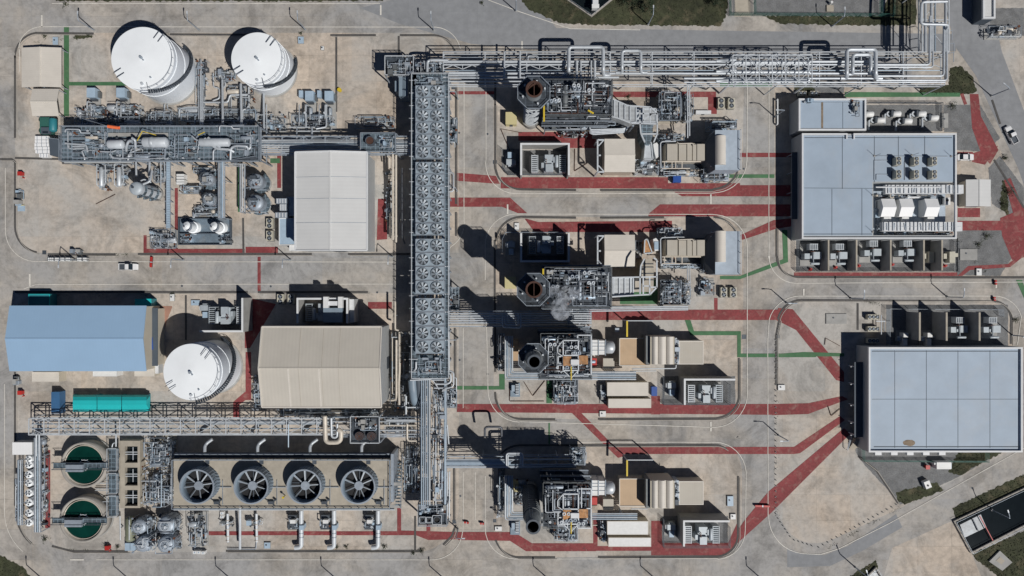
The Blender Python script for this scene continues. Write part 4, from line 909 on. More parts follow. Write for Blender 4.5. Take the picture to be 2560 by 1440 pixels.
for q, (u, v) in enumerate([(227, 246), (301, 246)]): put('bpump', proto_boxpump, at(u, v, 2.6), 0, '%s of the two blue-motored pumps below the big north-west tank' % ('west' if q == 0 else 'east'), 'blue-motored feed pumps')
for q, (u, v) in enumerate([(773, 254), (822, 254)]): put('bpump', proto_boxpump, at(u, v, 2.6), 0, '%s of the two blue-motored pumps east of the smaller tank' % ('west' if q == 0 else 'east'), 'blue-motored feed pumps')
for q, (u0, v0, u1, v1, lb) in enumerate([(747, 226, 757, 243, 'slim grey cabinet beside the west blue-motored pump'), (793, 226, 802, 243, 'slim grey cabinet between the two east blue-motored pumps')]):
    t = thing('control_cabinet', lb, 'cabinet', at((u0+u1)/2, (v0+v1)/2, 1.8)); MB().pbox(u0, v0, u1, v1, .15, 1.8).build('body', 'cabinet_blue', t); MB().pbox(u0-.5, v0-.5, u1+.5, v1+.5, 0, .15).build('plinth', 'concrete_wall', t)
def piperun(label, runs, cat='pipe run', nm='pipe_run', m='pipe_silver', sup=True):
    c = W(runs[0][0][0][0], runs[0][0][0][1], 0); t = thing(nm, label, cat, (c.x, c.y, 0))
    for r_ in runs:
        pts, r = r_[:2]; mm = r_[2] if len(r_) > 2 else m; loop_pipe(t, pts, r, mm)
        if sup:
            for i in range(len(pts)-1):
                A = W(*pts[i]); B = W(*pts[i+1]); n = int((B-A).length/6)
                for k in range(1, n+1): p = A.lerp(B, k/(n+1)); 
                if n and abs(A.z-B.z) < .5 and A.z > .6: MB().cbox((p.x, p.y), .22, .22, 0, p.z-r).build('support', 'steel', t)
    return t
piperun('bundle of tall pipes falling south between the two north tanks to the piping deck', [([(502, 150, 1), (502, 312, 5)], .28), ([(507, 190, 1.5), (507, 312, 5)], .22), ([(495, 160, 1), (497, 215, 1), (497, 300, 4)], .16), ([(512, 225, 1.2), (512, 250, 1.2), (511, 300, 3)], .12)])
piperun('silver feed pipes stepping from the smaller tank down to the piping deck', [([(556, 200, 2), (557, 310, 5)], .3), ([(602, 210, 2), (604, 315, 5)], .33), ([(505, 256, 2), (570, 256, 2), (575, 237, 2), (620, 236, 2)], .24), ([(622, 218, 1.5), (622, 268, 1.5), (606, 276, 1.5)], .24), ([(533, 184, 1), (534, 218, 1), (548, 220, 1), (549, 246, 1.5), (532, 252, 1.5)], .2), ([(560, 184, 1), (564, 215, 1), (556, 222, 1.5)], .2), ([(508, 268, 1.5), (536, 270, 1.5), (538, 280, 1.5)], .2), ([(522, 290, 1), (523, 278, 1.5), (545, 275, 1.5), (546, 300, 1.5)], .16)])
piperun('paired outlet pipes running south from the smaller north tank', [([(659, 232, 1), (660, 325, 4)], .3), ([(666, 262, 1.5), (667, 330, 4)], .16)])
piperun('long thin red fire main across the bare western yard', [([(240, 510, .2), (288, 486, .2)], .09, 'rust')], m='rust', sup=False)
piperun('thin red fire line triangle west of the first block firewall box', [([(1252, 322, .2), (1276, 380, .2)], .09, 'rust'), ([(1252, 322, .2), (1305, 332, .2)], .07, 'rust')], sup=False)
piperun('thin red fire line between the first block firewall box and its shed', [([(1437, 372, .2), (1436, 428, .2), (1468, 408, .2)], .09, 'rust')], sup=False)
piperun('thin red fire line forming a vee south of the third block stack', [([(1310, 955, .2), (1332, 990, .2), (1362, 952, .2)], .09, 'rust'), ([(1274, 960, .2), (1274, 1003, .2), (1360, 1003, .2)], .08, 'rust')], sup=False)
piperun('thin red fire line near the porch of the south-east building', [([(2100, 865, .2), (2064, 845, .2), (2062, 862, .2)], .08, 'rust'), ([(2070, 1015, .2), (2078, 1040, .2), (2100, 1022, .2)], .08, 'rust')], sup=False)
piperun('bent white pipes beneath the big north-west tank', [([(411, 262, 1), (412, 300, 3)], .2), ([(418, 262, 1), (420, 274, 2), (430, 276, 2), (431, 300, 3)], .15), ([(448, 295, 2), (449, 272, 2), (470, 268, 2.5), (497, 268, 2.5)], .2), ([(378, 300, 3), (378, 280, 3), (424, 279, 3)], .12)])
piperun('white header pipes joining the east pump skid to the yard pipe rack', [([(722, 318, 3), (800, 318, 3)], .18), ([(745, 328, 4), (800, 328, 4)], .18), ([(742, 318, 3), (742, 345, 6)], .16), ([(780, 318, 3.5), (780, 350, 6), (650, 352, 6.5)], .26), ([(765, 262, 2), (765, 318, 3)], .24), ([(816, 262, 2), (816, 318, 3), (790, 322, 4)], .24), ([(748, 262, 2), (748, 312, 3)], .15), ([(798, 262, 2), (798, 312, 3)], .15)])
single(MB().cyl(tuple(W(848, 224, .8))[:2], .55, 0, .9, 12).box(W(846, 224, .8).x, W(846, 228, .8).y, W(852, 224, .8).x, W(846, 222, .8).y, .0, .6), 'spill_bin', 'yellow', 'yellow spill bin on bare concrete east of the pumps', 'bin')
# yard rack to the cooler line
rack('pipe_rack', 'yard pipe rack running east from the piping deck to the fan cooler line', 652, 341, 1028, 384, 6.5, 'x', 6, [(.12, .17, .25, 'pipe_silver'), (.22, .22, .3, 'pipe_silver'), (.34, .12, .2, 'steel_white'), (.45, .27, .35, 'pipe_silver'), (.56, .12, .2, 'pipe_blue'), (.66, .2, .3, 'pipe_silver'), (.78, .13, .2, 'pipe_silver'), (.88, .2, .3, 'pipe_cream', .6, 1)], truss=True)
t = thing('blower_platform', 'grated platform with a round rust-brown blower on the yard pipe rack', 'platform', at(945, 356, 10)); MB().pbox(903, 334, 990, 380, 9.6, 9.75).build('deck', 'grating', t); A = W(903, 334, 9.7); B = W(990, 380, 9.7)
MB().rail([(A.x, B.y, 9.7), (B.x, B.y, 9.7), (B.x, A.y, 9.7), (A.x, A.y, 9.7), (A.x, B.y, 9.7)], 1.1, .1).build('railing', 'steel', t); c = W(925, 352, 11); MB().ring((c.x, c.y), 1.0, 1.25, 9.7, 11.2, 24).build('shroud', 'steel_dark', t); MB().cyl((c.x, c.y), 1.0, 9.7, 11, 24).build('fan', 'rust', t)
for p in ((A.x, A.y), (B.x, A.y), (A.x, B.y), (B.x, B.y)): MB().cbox(p, .3, .3, 0, 9.6).build('leg', 'steel', t)
clutter(t, 942, 338, 986, 376, 9.7, 10.6, 31, np=8, nv=0, nb=4, nval=8, rail=False, legs=False)
# ---------------------------------------------------------------- south of the deck
for q, u in enumerate((254, 298)):
    t = thing('heat_exchanger', '%s of the two slim north-south exchangers south of the piping deck' % ('west' if q == 0 else 'east'), 'heat exchanger', at(u, 440, 2)); MB().vessel(W(u, 420, 2.6), W(u, 464, 2.6), .62, 14).build('shell', 'pipe_silver', t)
    MB().tube([W(u-12, 410, 3), W(u-12, 462, 3), W(u-3, 468, 2)], .14, 8).build('pipe', 'pipe_silver', t); MB().tube([W(u+9, 410, 3), W(u+10, 455, 3), W(u+4, 468, 2)], .14, 8).build('pipe', 'pipe_silver', t)
    for v in (428, 456): c = W(u, v, 1.6); MB().cbox((c.x, c.y), 1.6, .5, 0, 2.1).build('saddle', 'concrete_wall', t)
    clutter(t, u-12, 414, u+13, 474, .2, 3, 40+q, np=7, nv=0, nb=2, nval=10, rail=False)
c = W(336, 470, 11); t = thing('pressure_vessel', 'tall upright grey vessel with domed head south of the piping deck', 'vessel', (c.x, c.y, 0)); cc = (c.x, c.y)
MB().cyl(cc, 1.75, 1, 10.2, 28, cap=False).build('shell', 'cooler_shell', t).data.materials[0] = MATS['steel_white']; MB().dome(cc, 1.75, 10.2, .8, 28).build('head', 'transformer', t); MB().cyl((c.x-.4, c.y+.2), .3, 10.8, 11.4, 12).build('nozzle', 'steel_dark', t); MB().cyl(cc, 2.0, 0, 1, 28).build('skirt', 'concrete_wall', t)
m = MB()
for z in (3, 6, 9): m.ring(cc, 1.76, 2.35, z, z+.1, 20, a0=R(-100), a1=R(20))
m.build('platform', 'grating', t); MB().beam((c.x+.6, c.y-1.9, 0), (c.x+.6, c.y-1.9, 10.5), .12).beam((c.x+1.1, c.y-1.8, 0), (c.x+1.1, c.y-1.8, 10.5), .12).beam((c.x+1.8, c.y+.3, .5), (c.x+1.8, c.y+.3, 8), .2).build('ladder', 'steel_dark', t)
MB().tube([(c.x+1.2, c.y+1.3, 9), (c.x+3, c.y+2, 9), (c.x+3, c.y+5, 8)], .3, 8).build('pipe', 'pipe_silver', t)
piperun('vertical transfer pipes between the upright vessel and the piping deck', [([(374, 404, 8), (374, 450, 3)], .3), ([(402, 404, 8), (402, 470, 2)], .16), ([(411, 404, 8), (412, 448, 2)], .16), ([(340, 404, 8), (341, 440, 5)], .25), ([(352, 452, 8), (360, 448, 8), (378, 456, 7)], .2)])
skid('chemical_skid', 'small dosing skid right of the upright vessel', 376, 415, 414, 455, .3, 3, 44, np=10, nv=1, nb=3, nval=12, rail=False)
t = thing('cable_tray', 'lavender-grey ladder cable tray crossing the bare yard north to south', 'cable tray', at(421, 480, 3))
m = MB(); 
for u in (416, 426): m.beam(W(u, 403, 3), W(u, 572, 3), .14, .2)
m.build('side_rail', 'steel', t); m = MB()
for i in range(40): m.beam(W(416, 404+i*4.3, 3), W(426, 404+i*4.3, 3), .12, .1)
m.build('rung', 'pipe_blue', t)
for i in range(6): p = W(421, 410+i*31, 2.8); MB().beam((p.x-1, p.y, 2.85), (p.x+1, p.y, 2.85), .15).beam((p.x, p.y, 0), (p.x, p.y, 2.85), .18).build('post', 'steel', t)
MB().pbox(416.5, 405, 425.5, 570, 2.9, 3.0).build('cable', 'cabinet_blue', t)
for q, (u, v, r, z, lb) in enumerate([(515, 446, 17, 5, 'dirty grey domed tank, north one beside the middle pipe rack'), (520, 497, 16, 5, 'dirty grey domed tank, south one beside the middle pipe rack'), (637, 452, 19, 6, 'grey domed tank west of the white hall, north of its twin'), (637, 506, 20, 6, 'grey domed tank west of the white hall, south of its twin')]):
    c = W(u, v, z); rr = S(r, z); t = thing('process_tank', lb, 'tank', (c.x, c.y, 0)); cc = (c.x, c.y); MB().cyl(cc, rr, .3, z-.6, 28, cap=False).build('shell', 'steel', t); MB().dome(cc, rr, z-.6, .9, 28).build('dome', 'steel', t)
    MB().cyl((c.x-.4, c.y+.4), .45, z, z+.6, 14).cyl((c.x+.7, c.y+.2), .3, z, z+.5, 12).build('manhole', 'steel_white', t); MB().ring(cc, rr+.02, rr+.9, z*.45, z*.45+.1, 24, a0=R(-120), a1=R(60)).build('platform', 'grating', t)
    MB().cyl(cc, rr+.4, 0, .3, 28).build('footing', 'concrete_wall', t); MB().ring(cc, rr-.1, rr+.05, z-.2, z+.1, 24, a0=R(100), a1=R(230)).build('rail', 'steel_dark', t)
    clutter(t, u-r-2, v-6, u+r+10, v+r+8, .3, 3.5, 50+q, np=14, nv=0, nb=2, nval=14, rail=False, legs=False); clutter(t, u-r*.7, v-r*.7, u+r*.7, v+r*.7, z-.2, z+1, 150+q, np=7, nv=0, nb=2, nval=6, rail=False, legs=False)
for q, (u, v) in enumerate([(467, 566), (535, 567)]):
    c = W(u, v, 4.5); rr = S(12, 4.5); t = thing('chemical_tank', '%s white cone-roofed tank in the bunded basin' % ('west' if q == 0 else 'east'), 'tank', (c.x, c.y, 0), 'white tanks in the bunded basin'); cc = (c.x, c.y); MB().cyl(cc, rr, .3, 4.2, 28, cap=False).cyl(cc, rr+.6, .02, 1.2, 28, r1=rr+.3).build('shell', 'tank_white', t); MB().cyl(cc, rr, 4.2, 4.9, 28, r1=.3).build('roof', 'tank_white', t)
    MB().cyl((c.x-.6, c.y), .2, 4.5, 5.1, 8).build('vent', 'steel_dark', t); MB().ring(cc, rr, rr+.08, 4.3, 5.2, 20, a0=R(-90), a1=R(70)).build('rail', 'steel', t)
t = thing('bund', 'blue-grey bunded basin around the two white chemical tanks', 'basin', at(510, 578, 1)); A = W(445, 545, 1); B = W(577, 612, 1); MB().box(A.x, B.y, B.x, A.y, 0, .1).build('floor', 'cabinet_blue', t).data.materials[0] = mat('bund_floor', (.14, .19, .24), .7, var=.2, scale=.8, stain=.4, stain_col=(.3, .26, .2))
m = MB()
for x0, y0, x1, y1 in [(A.x, A.y-.2, B.x, A.y), (A.x, B.y, B.x, B.y+.2), (A.x, B.y+.2, A.x+.2, A.y-.2), (B.x-.2, B.y+.2, B.x, A.y-.2), (A.x+.2, B.y+3, B.x-.2, B.y+3.2)]: m.box(x0, y0, x1, y1, .1, 1)
m.build('wall', 'wall_slate', t)
clutter(t, 448, 586, 480, 610, .1, 2, 61, np=6, nv=0, nb=2, nval=6, rail=False, legs=False); clutter(t, 548, 590, 575, 610, .1, 2.5, 62, np=7, nv=0, nb=2, nval=6, rail=False, legs=False)
skid('pump_skid', 'mixed pump skid at the foot of the cable tray', 368, 573, 432, 620, .3, 3, 63, np=20, nv=3, nb=5, nval=22, rail=True)
for q, v in enumerate((441, 455)):
    t = thing('pump_enclosure', '%s pale enclosure box of the pair south-east of the piping deck' % ('north' if q == 0 else 'south'), 'cabinet', at(450, v, 2)); MB().pbox(441, v-6, 460, v+6, .2, 2.2).build('body', 'cabinet_white', t); MB().pbox(440, v-7, 461, v+7, 0, .2).build('plinth', 'concrete_wall', t); MB().pbox(441, v-.5, 460, v+.5, 2.2, 2.25).build('seam', 'steel_dark', t)
skid('filter_skid', 'dense filter and valve skid between the paired tanks', 442, 462, 500, 482, .3, 3, 64, np=12, nv=1, nb=3, nval=14, rail=False, base='patch_grey')
skid('filter_skid', 'filter skid with rusty floor south of the dirty grey tanks', 475, 512, 545, 542, .3, 2.5, 65, np=14, nv=1, nb=5, nval=14, rail=False, base='patch_grey')
skid('filter_skid', 'narrow valve skid north of the dirty grey tanks', 478, 418, 545, 432, .3, 2.5, 66, np=10, nv=1, nb=2, nval=12, rail=False, base='patch_grey')
rack('pipe_rack', 'narrow bluish pipe rack between the dirty grey tanks and the domed tanks', 546, 403, 562, 545, 5, 'y', 6, [(.15, .14, .2, 'pipe_silver'), (.4, .16, .2, 'pipe_blue'), (.65, .2, .2, 'cabinet_blue'), (.88, .12, .2, 'pipe_silver')], truss=False, tw=.2, low=False)
rack('pipe_rack', 'slim white pipe rack beside the green strip by the domed tanks', 600, 410, 613, 530, 4, 'y', 6, [(.2, .12, .2, 'pipe_silver'), (.5, .14, .2, 'steel_white'), (.85, .12, .2, 'pipe_silver')], truss=False, tw=.18, low=False)
piperun('short cross pipes linking the narrow rack to the slim white rack', [([(550, 410, 5.2), (610, 410, 5.2)], .14), ([(550, 415, 5.2), (600, 415, 5.2)], .1)])
# gas cylinder pallets along the kerb
for q, (u0, u1) in enumerate([(120, 136), (137, 150), (151, 163), (164, 178), (193, 206), (207, 219)]):
    t = thing('cylinder_crate', 'crate of pale gas cylinders, %s from the west along the yard kerb' % ORD[q], 'crate', at((u0+u1)/2, 648, 1), 'gas cylinder crates on the kerb'); MB().pbox(u0, 643, u1, 653, 0, .25).build('pallet', 'blue', t).data.materials[0] = MATS['cabinet_blue']
    k = MB()
    for i in range(3):
        for j in range(2): c = W(u0+3+i*(u1-u0-6)/2, 645.7+j*4.6, 1); k.cyl((c.x, c.y), .2, .25, 1.3, 10); k.dome((c.x, c.y), .2, 1.3, .15, 10, 3)
    k.build('cylinder', 'cabinet_white', t); MB().ring((0, 0), 0, 0, 0, 0, 3) if 0 else None
    A = W(u0, 643, 1); B = W(u1, 653, 1); MB().rail([(A.x, B.y, .2), (B.x, B.y, .2), (B.x, A.y, .2), (A.x, A.y, .2), (A.x, B.y, .2)], 1, .06).build('cage', 'steel_dark', t)
def junk(label, u0, v0, u1, v1, seed, pm=('steel', 'cabinet_blue', 'pipe_silver', 'steel_dark', 'rust'), nm='scrap_pile'):
    t = thing(nm, label, 'scrap', at((u0+u1)/2, (v0+v1)/2, 0)); clutter(t, u0, v0, u1, v1, .02, .9, seed, np=6, nv=0, nb=4, nval=4, rail=False, legs=False, pm=pm, rr=(.04, .1)); return t
junk('pile of pipe offcuts by the kerb above the gas cylinder crates', 178, 623, 208, 637, 71); junk('pile of scrap parts against the west kerb, half way up the bare yard', 40, 472, 56, 498, 72); junk('small scrap heap just below the larger one on the west kerb', 38, 500, 50, 514, 73)
junk('tangle of scrap beside the kerb west of the blue container', 35, 940, 48, 962, 74)
t = thing('sign_board', 'flat grey board with a green edge lying near the west kerb', 'board', at(52, 522, 0)); MB().pbox(44, 514, 62, 528, .02, .15).build('board', 'cabinet_blue', t); MB().pbox(44, 512, 60, 514, .02, .3).build('edge', 'pale_yellow', t)
for q, (u, v, lb) in enumerate([(50, 434, 'red hose cabinet on the west kerb north of the scrap pile'), (50, 982, 'red hose cabinet west of the blue container'), (268, 1370, 'red hose cabinet under the small bushes by the south kerb')]):
    t = thing('hose_cabinet', lb, 'fire cabinet', at(u, v, 1.2)); c = W(u, v, 1.2); MB().cbox((c.x, c.y), 1.0, .9, .2, 1.3).build('body', 'red', t); m = MB(); m.prism([(c.x-.6, c.y-.55), (c.x+.6, c.y-.55), (c.x+.6, c.y+.55), (c.x-.6, c.y+.55)], 1.3, 1.4); m.build('roof', 'red', t); MB().cyl((c.x+.4, c.y-1), .15, 0, .8, 8).build('hydrant', 'red', t)
# rectangular manhole plates & kiosks
for q, (u, v, w_, h_, lb, mm) in enumerate([(138, 102, 14, 20, 'grey ground hatch box north of the square cream shelter', 'cabinet_blue'), (752, 100, 15, 18, 'grey hatch box by the north kerb east of the smaller tank', 'cabinet_blue'), (806, 120, 8, 10, 'white drain box east of the smaller tank', 'cabinet_white'), (668, 1364, 16, 16, 'grey hatch box between the south intake pipes', 'cabinet_blue'),
        (1246, 1322, 18, 12, 'white hatch box on the kerb south-west of the southern stack', 'cabinet_white'), (1507, 1035, 16, 15, 'white hatch box south of the twin cream sheds, third block', 'cabinet_white'), (1292, 567, 12, 20, 'white slatted hatch box north of the second block small transformer', 'cabinet_white'), (1826, 1253, 16, 26, 'grey hatch box near the east kerb of the fourth block', 'cabinet_blue'),
        (1954, 969, 18, 14, 'white hatch box beside the bollards west of the south-east building', 'cabinet_white'), (2448, 680, 14, 18, 'white hatch box in the gravel south-east of the north-east building', 'cabinet_white'), (1833, 1292, 14, 14, 'white corner hatch box at the fourth block fence', 'cabinet_white'), (430, 744, 12, 18, 'white cabinet on the weeds north of the domed tank', 'cabinet_white'),
        (488, 757, 22, 14, 'flat grey hatch west of the firewalled transformer', 'cabinet_blue'), (2423, 636, 44, 28, 'wide flat grey concrete slab hatch east of the transformer row', 'concrete_wall'), (2092, 797, 52, 26, 'wide pale grey concrete slab hatch north-west of the south-east building', 'concrete_wall'), (2363, 301, 16, 36, 'narrow pale slab beside the cooling pumps', 'concrete_wall'), (1853, 1278, 12, 14, 'thin box behind the fourth block corner', 'parapet')][:-1]):
    t = thing('hatch_box', lb, 'hatch', at(u, v, .5)); c = W(u, v, .5); sx, sy = S(w_), S(h_); hh = .5 if w_ < 30 else .3; MB().cbox((c.x, c.y), sx, sy, 0, hh-.08).build('frame', 'concrete_wall', t)
    MB().cbox((c.x, c.y), sx-.15, sy-.15, hh-.08, hh).build('cover', mm, t); MB().cyl((c.x-sx*.15, c.y+sy*.1), .22, hh, hh+.12, 10).build('lid', 'steel_dark', t)
# vehicles
def car(key, pick, u, v, ang, lb): put(key, lambda: proto_car(pick), at(u, v, 1), R(ang), lb)
car('pick', True, 320, 667, 0, 'white pickup with an empty dark bed driving on the west road'); car('pick', True, 2530, 337, 117, 'white pickup with a dark load bed on the north-east asphalt road'); car('sedan', False, 2415, 392.5, 0, 'white car parked on the red apron east of the north-east building')
# barriers
for q, (u0, v0, u1, v1, lb) in enumerate([(378, 642, 376, 668, 'red plastic barrier across the west road'), (1888, 1265, 1925, 1266, 'red and white barrier arm on the red path by the east road'), (1160, 1306, 1172, 1308, 'red barrier block at the foot of the central road, western one'), (1200, 1309, 1210, 1310, 'red barrier block at the foot of the central road, eastern one'), (2490, 700, 2491, 712, 'red and white barrier post north of the south-east building, roadside one'), (2487, 742, 2488, 752, 'red and white barrier post at the kerb corner')]):
    A = W(u0, v0, .8); B = W(u1, v1, .8); A.z = B.z = .6; t = thing('road_barrier', lb, 'barrier', (A.x, A.y, 0)); MB().beam(A, A.lerp(B, .45), .45, .5).build('block', 'red', t); MB().beam(A.lerp(B, .47), A.lerp(B, .55), .5, .5).build('band', 'steel_white', t); MB().beam(A.lerp(B, .57), B, .45, .5).build('block', 'red', t)
    MB().beam(A-Vector((0, 0, .5)), B-Vector((0, 0, .5)), .4, .2).build('base', 'steel_dark', t)
# ---------------------------------------------------------------- central fan cooler line
CL = thing('cooler_structure', 'tall steel frame and walkways carrying the long north-south line of fan coolers', 'steel frame', at(1076, 560, 9.5))
zt = 9.6; XL = W(1030, 500, zt).x; XR = W(1122, 500, zt).x; Y0 = W(1076, 945, zt).y; Y1 = W(1076, 186, zt).y
n = 20
for i in range(n+1):
    y = Y0+(Y1-Y0)*i/n; k = MB()
    for x in (XL+.3, XR-.3): k.cbox((x, y), .4, .4, 0, zt)
    k.beam((XL, y, zt-.4), (XR, y, zt-.4), .35, .6).beam((XL, y, 5), (XR, y, 5), .3, .4); k.build('bent', 'steel', CL)
for x in (XL+.3, XR-.3):
    for z in (5, zt-.3): MB().beam((x, Y0, z), (x, Y1, z), .3).build('stringer', 'steel', CL)
for (u0, u1, nm) in ((1030, 1041, 'walkway'), (1112, 1122, 'walkway')):
    A = W(u0, 186, zt); B = W(u1, 945, zt); MB().box(A.x, B.y, B.x, A.y, zt, zt+.08).build(nm, 'grating', CL)
A = W(1041, 888, zt); B = W(1112, 945, zt); MB().box(A.x, B.y, B.x, A.y, zt, zt+.08).build('deck', 'grating', CL); A = W(1032, 186, zt); B = W(1112, 215, zt); MB().box(A.x, B.y, B.x, A.y, zt, zt+.08).build('deck', 'grating', CL)
k = MB()
for x in (XL, XR): k.rail([(x, Y0, zt), (x, Y1, zt)], 1.2, .11, 2.5)
k.rail([(XL, Y0, zt), (XR, Y0, zt)], 1.2, .11).rail([(XL, Y1, zt), (XR, Y1, zt)], 1.2, .11); k.build('railing', 'steel_white', CL)
k = MB()
for i in range(24): y = Y0+(Y1-Y0)*(i+.5)/24; k.beam((XL-.7, y, zt+.4), (XL+1.6, y, zt+.4), .16)
k.build('bracket', 'steel_white', CL)
for r_, x in ((.3, XL+1.6), (.35, XL+3), (.25, XL+4.4), (.4, XR-2), (.3, XR-3.6)): MB().tube([(x, Y0, 5.6), (x, Y1, 5.6)], r_, 8).build('pipe', 'pipe_blue', CL)
clutter(CL, 1043, 892, 1111, 940, zt, zt+1.2, 80, np=16, nv=0, nb=3, nval=14, rail=False, legs=False); clutter(CL, 1036, 190, 1108, 212, zt, zt+1.3, 81, np=10, nv=0, nb=5, nval=10, rail=False, legs=False)
k = MB()
for i, v in enumerate((243, 304, 396, 466, 527, 604, 666, 735, 780, 850)): A = W(1112, v, zt+.1); k.beam((A.x, A.y, zt+.3), (A.x+1.2, A.y, zt+.3), .2)
k.build('bracket', 'steel_white', CL)
rows = [228.6, 259.2, 289.7, 320.3, 350.8, 381.4, 420, 450.5, 481, 511.5, 542, 573, 614, 649, 684, 719, 762.6, 797.6, 832.7, 867.6]
zf = 11.2
def fanbay(dy, ph):
    t = thing('fan_cooler_bay', '', 'fan cooler'); w = S(72, zf); 
    MB().cbox((0, 0), w, dy-.12, zt+.15, zf).build('plenum', 'fan_plate', t)
    k = MB()
    for x in (-w/2, w/2): k.beam((x, -dy/2+.1, zf+.05), (x, dy/2-.1, zf+.05), .14)
    for y in (-dy/2+.12, dy/2-.12): k.beam((-w/2, y, zf+.05), (w/2, y, zf+.05), .14)
    k.build('edge_frame', 'steel', t)
    for s in (-1, 1):
        c = (s*1.76-.1, 0); r = 1.42; MB().ring(c, r, r+.1, zf, zf+.35, 28, smooth=False).build('fan_ring', 'fan_plate', t)
        f = MB().cyl(c, r, zf+.01, zf+.03, 28).build('fan_opening', 'fan_well', t); b = MB()
        for q in range(7):
            a = q*2*PI/7+ph+s*.6; p = Vector((math.cos(a), math.sin(a), 0)); o = Vector((-p.y, p.x, 0)); c0 = Vector((c[0], c[1], zf+.16))
            b.add([c0+p*.2-o*.1, c0+p*1.34-o*.3+Vector((0, 0, -.12)), c0+p*1.34+o*.26+Vector((0, 0, .2)), c0+p*.2+o*.1+Vector((0, 0, .06))], [(0, 1, 2, 3)])
            b.add([c0+p*.2-o*.09-Vector((0, 0, .02)), c0+p*1.3-o*.26+Vector((0, 0, -.10)), c0+p*1.3+o*.2+Vector((0, 0, .12)), c0+p*.2+o*.09+Vector((0, 0, .04))], [(3, 2, 1, 0)])
        b.build('blade', 'fan_blade', f); MB().cyl(c, .3, zf+.02, zf+.4, 14).build('hub', 'fan_plate', f)
    MB().cbox((w/2-.35, -dy*.2), .35, .5, zf, zf+.3).build('motor_box', 'steel_dark', t)
    return t
for i, v in enumerate(rows):
    big = i >= 12; dy = S(34.9 if big else 30.6, zf)
    lb = '%s twin-fan cooler bay counted from the north end of the long cooler line' % ORD[i]
    put(('fb', big, i % 2), (lambda d=dy, p=i: fanbay(d, .3+p*.5)), at(1075.5, v, zf, 0), 0, lb, 'fan cooler bays along the cooler line')
# west side vertical pipes & structures near the cooler line
piperun('three tall cream pipes standing west of the cooler line beside the white hall', [([(982, 385, 6), (982, 470, 5), (982, 600, 5)], .3, 'pipe_cream'), ([(990, 388, 6), (990, 606, 5)], .3, 'pipe_cream'), ([(968, 390, 6), (974, 396, 6), (974, 420, 5)], .18, 'pipe_cream'), ([(976, 596, 4), (976, 532, 4), (984, 530, 4)], .2, 'pipe_cream'), ([(972, 590, 3), (994, 590, 3)], .25, 'pipe_cream'), ([(1005, 420, 4), (1005, 590, 4), (1012, 610, 4)], .25, 'pipe_dark')])
piperun('cream vertical pipes between the beige hall and the cooler line', [([(988, 755, 5), (988, 824, 5), (997, 826, 5)], .25, 'pipe_cream'), ([(991, 850, 4), (991, 985, 4), (991, 1000, 3), (972, 1001, 3)], .3, 'pipe_cream'), ([(999, 830, 4), (999, 925, 4), (997, 960, 4), (998, 1012, 4)], .32, 'pipe_cream'), ([(981, 845, 3), (981, 985, 3)], .14, 'pipe_cream'), ([(1015, 990, 5), (1015, 1040, 5)], .28, 'pipe_silver'), ([(979, 843, 3), (998, 843, 3)], .18, 'pipe_silver')])
skid('valve_station', 'strip of dark valves and pipes squeezed between beige hall and cooler line', 975, 830, 1024, 1030, .3, 3.4, 82, np=26, nv=2, nb=6, nval=34, rail=False, base='patch_grey')
skid('valve_station', 'narrow valve strip east of the white hall', 962, 420, 980, 590, .3, 3, 83, np=12, nv=1, nb=4, nval=20, rail=False, base=None)
t = thing('electrical_cabinet', 'slate box building in the shade at the north-west of the cooler line', 'cabinet', at(1006, 214, 5)); MB().pbox(997, 190, 1019, 240, .2, 6).build('body', 'cooler_shell', t); MB().pbox(987, 202, 995, 228, .2, 4.5).build('duct', 'cooler_shell', t); MB().pbox(995, 190, 1019, 193, 6, 6.2).build('roof_edge', 'steel', t)
t = thing('pipe_platform', 'short latticed pipe platform west of the north pipe rack end', 'platform', at(998, 165, 7)); MB().pbox(964, 143, 1035, 190, 7, 7.15).build('deck', 'grating_dark', t); A = W(964, 143, 7); B = W(1035, 190, 7)
MB().rail([(A.x, B.y, 7.1), (B.x, B.y, 7.1), (B.x, A.y, 7.1), (A.x, A.y, 7.1), (A.x, B.y, 7.1)], 1.1, .13, 1.5).build('railing', 'steel_white', t)
for p in ((A.x, A.y), (B.x, A.y), (A.x, B.y), (B.x, B.y)): MB().cbox(p, .3, .3, 0, 7).build('leg', 'steel', t)
clutter(t, 968, 147, 1032, 187, 7.1, 8.4, 84, np=18, nv=0, nb=5, nval=18, rail=False, legs=False)
skid('junction_platform', 'crowded pipe junction at the north end of the cooler line', 1036, 148, 1105, 186, 7, 10.5, 85, cat='platform', deck='grating_dark', np=20, nv=1, nb=6, nval=16, base=None)
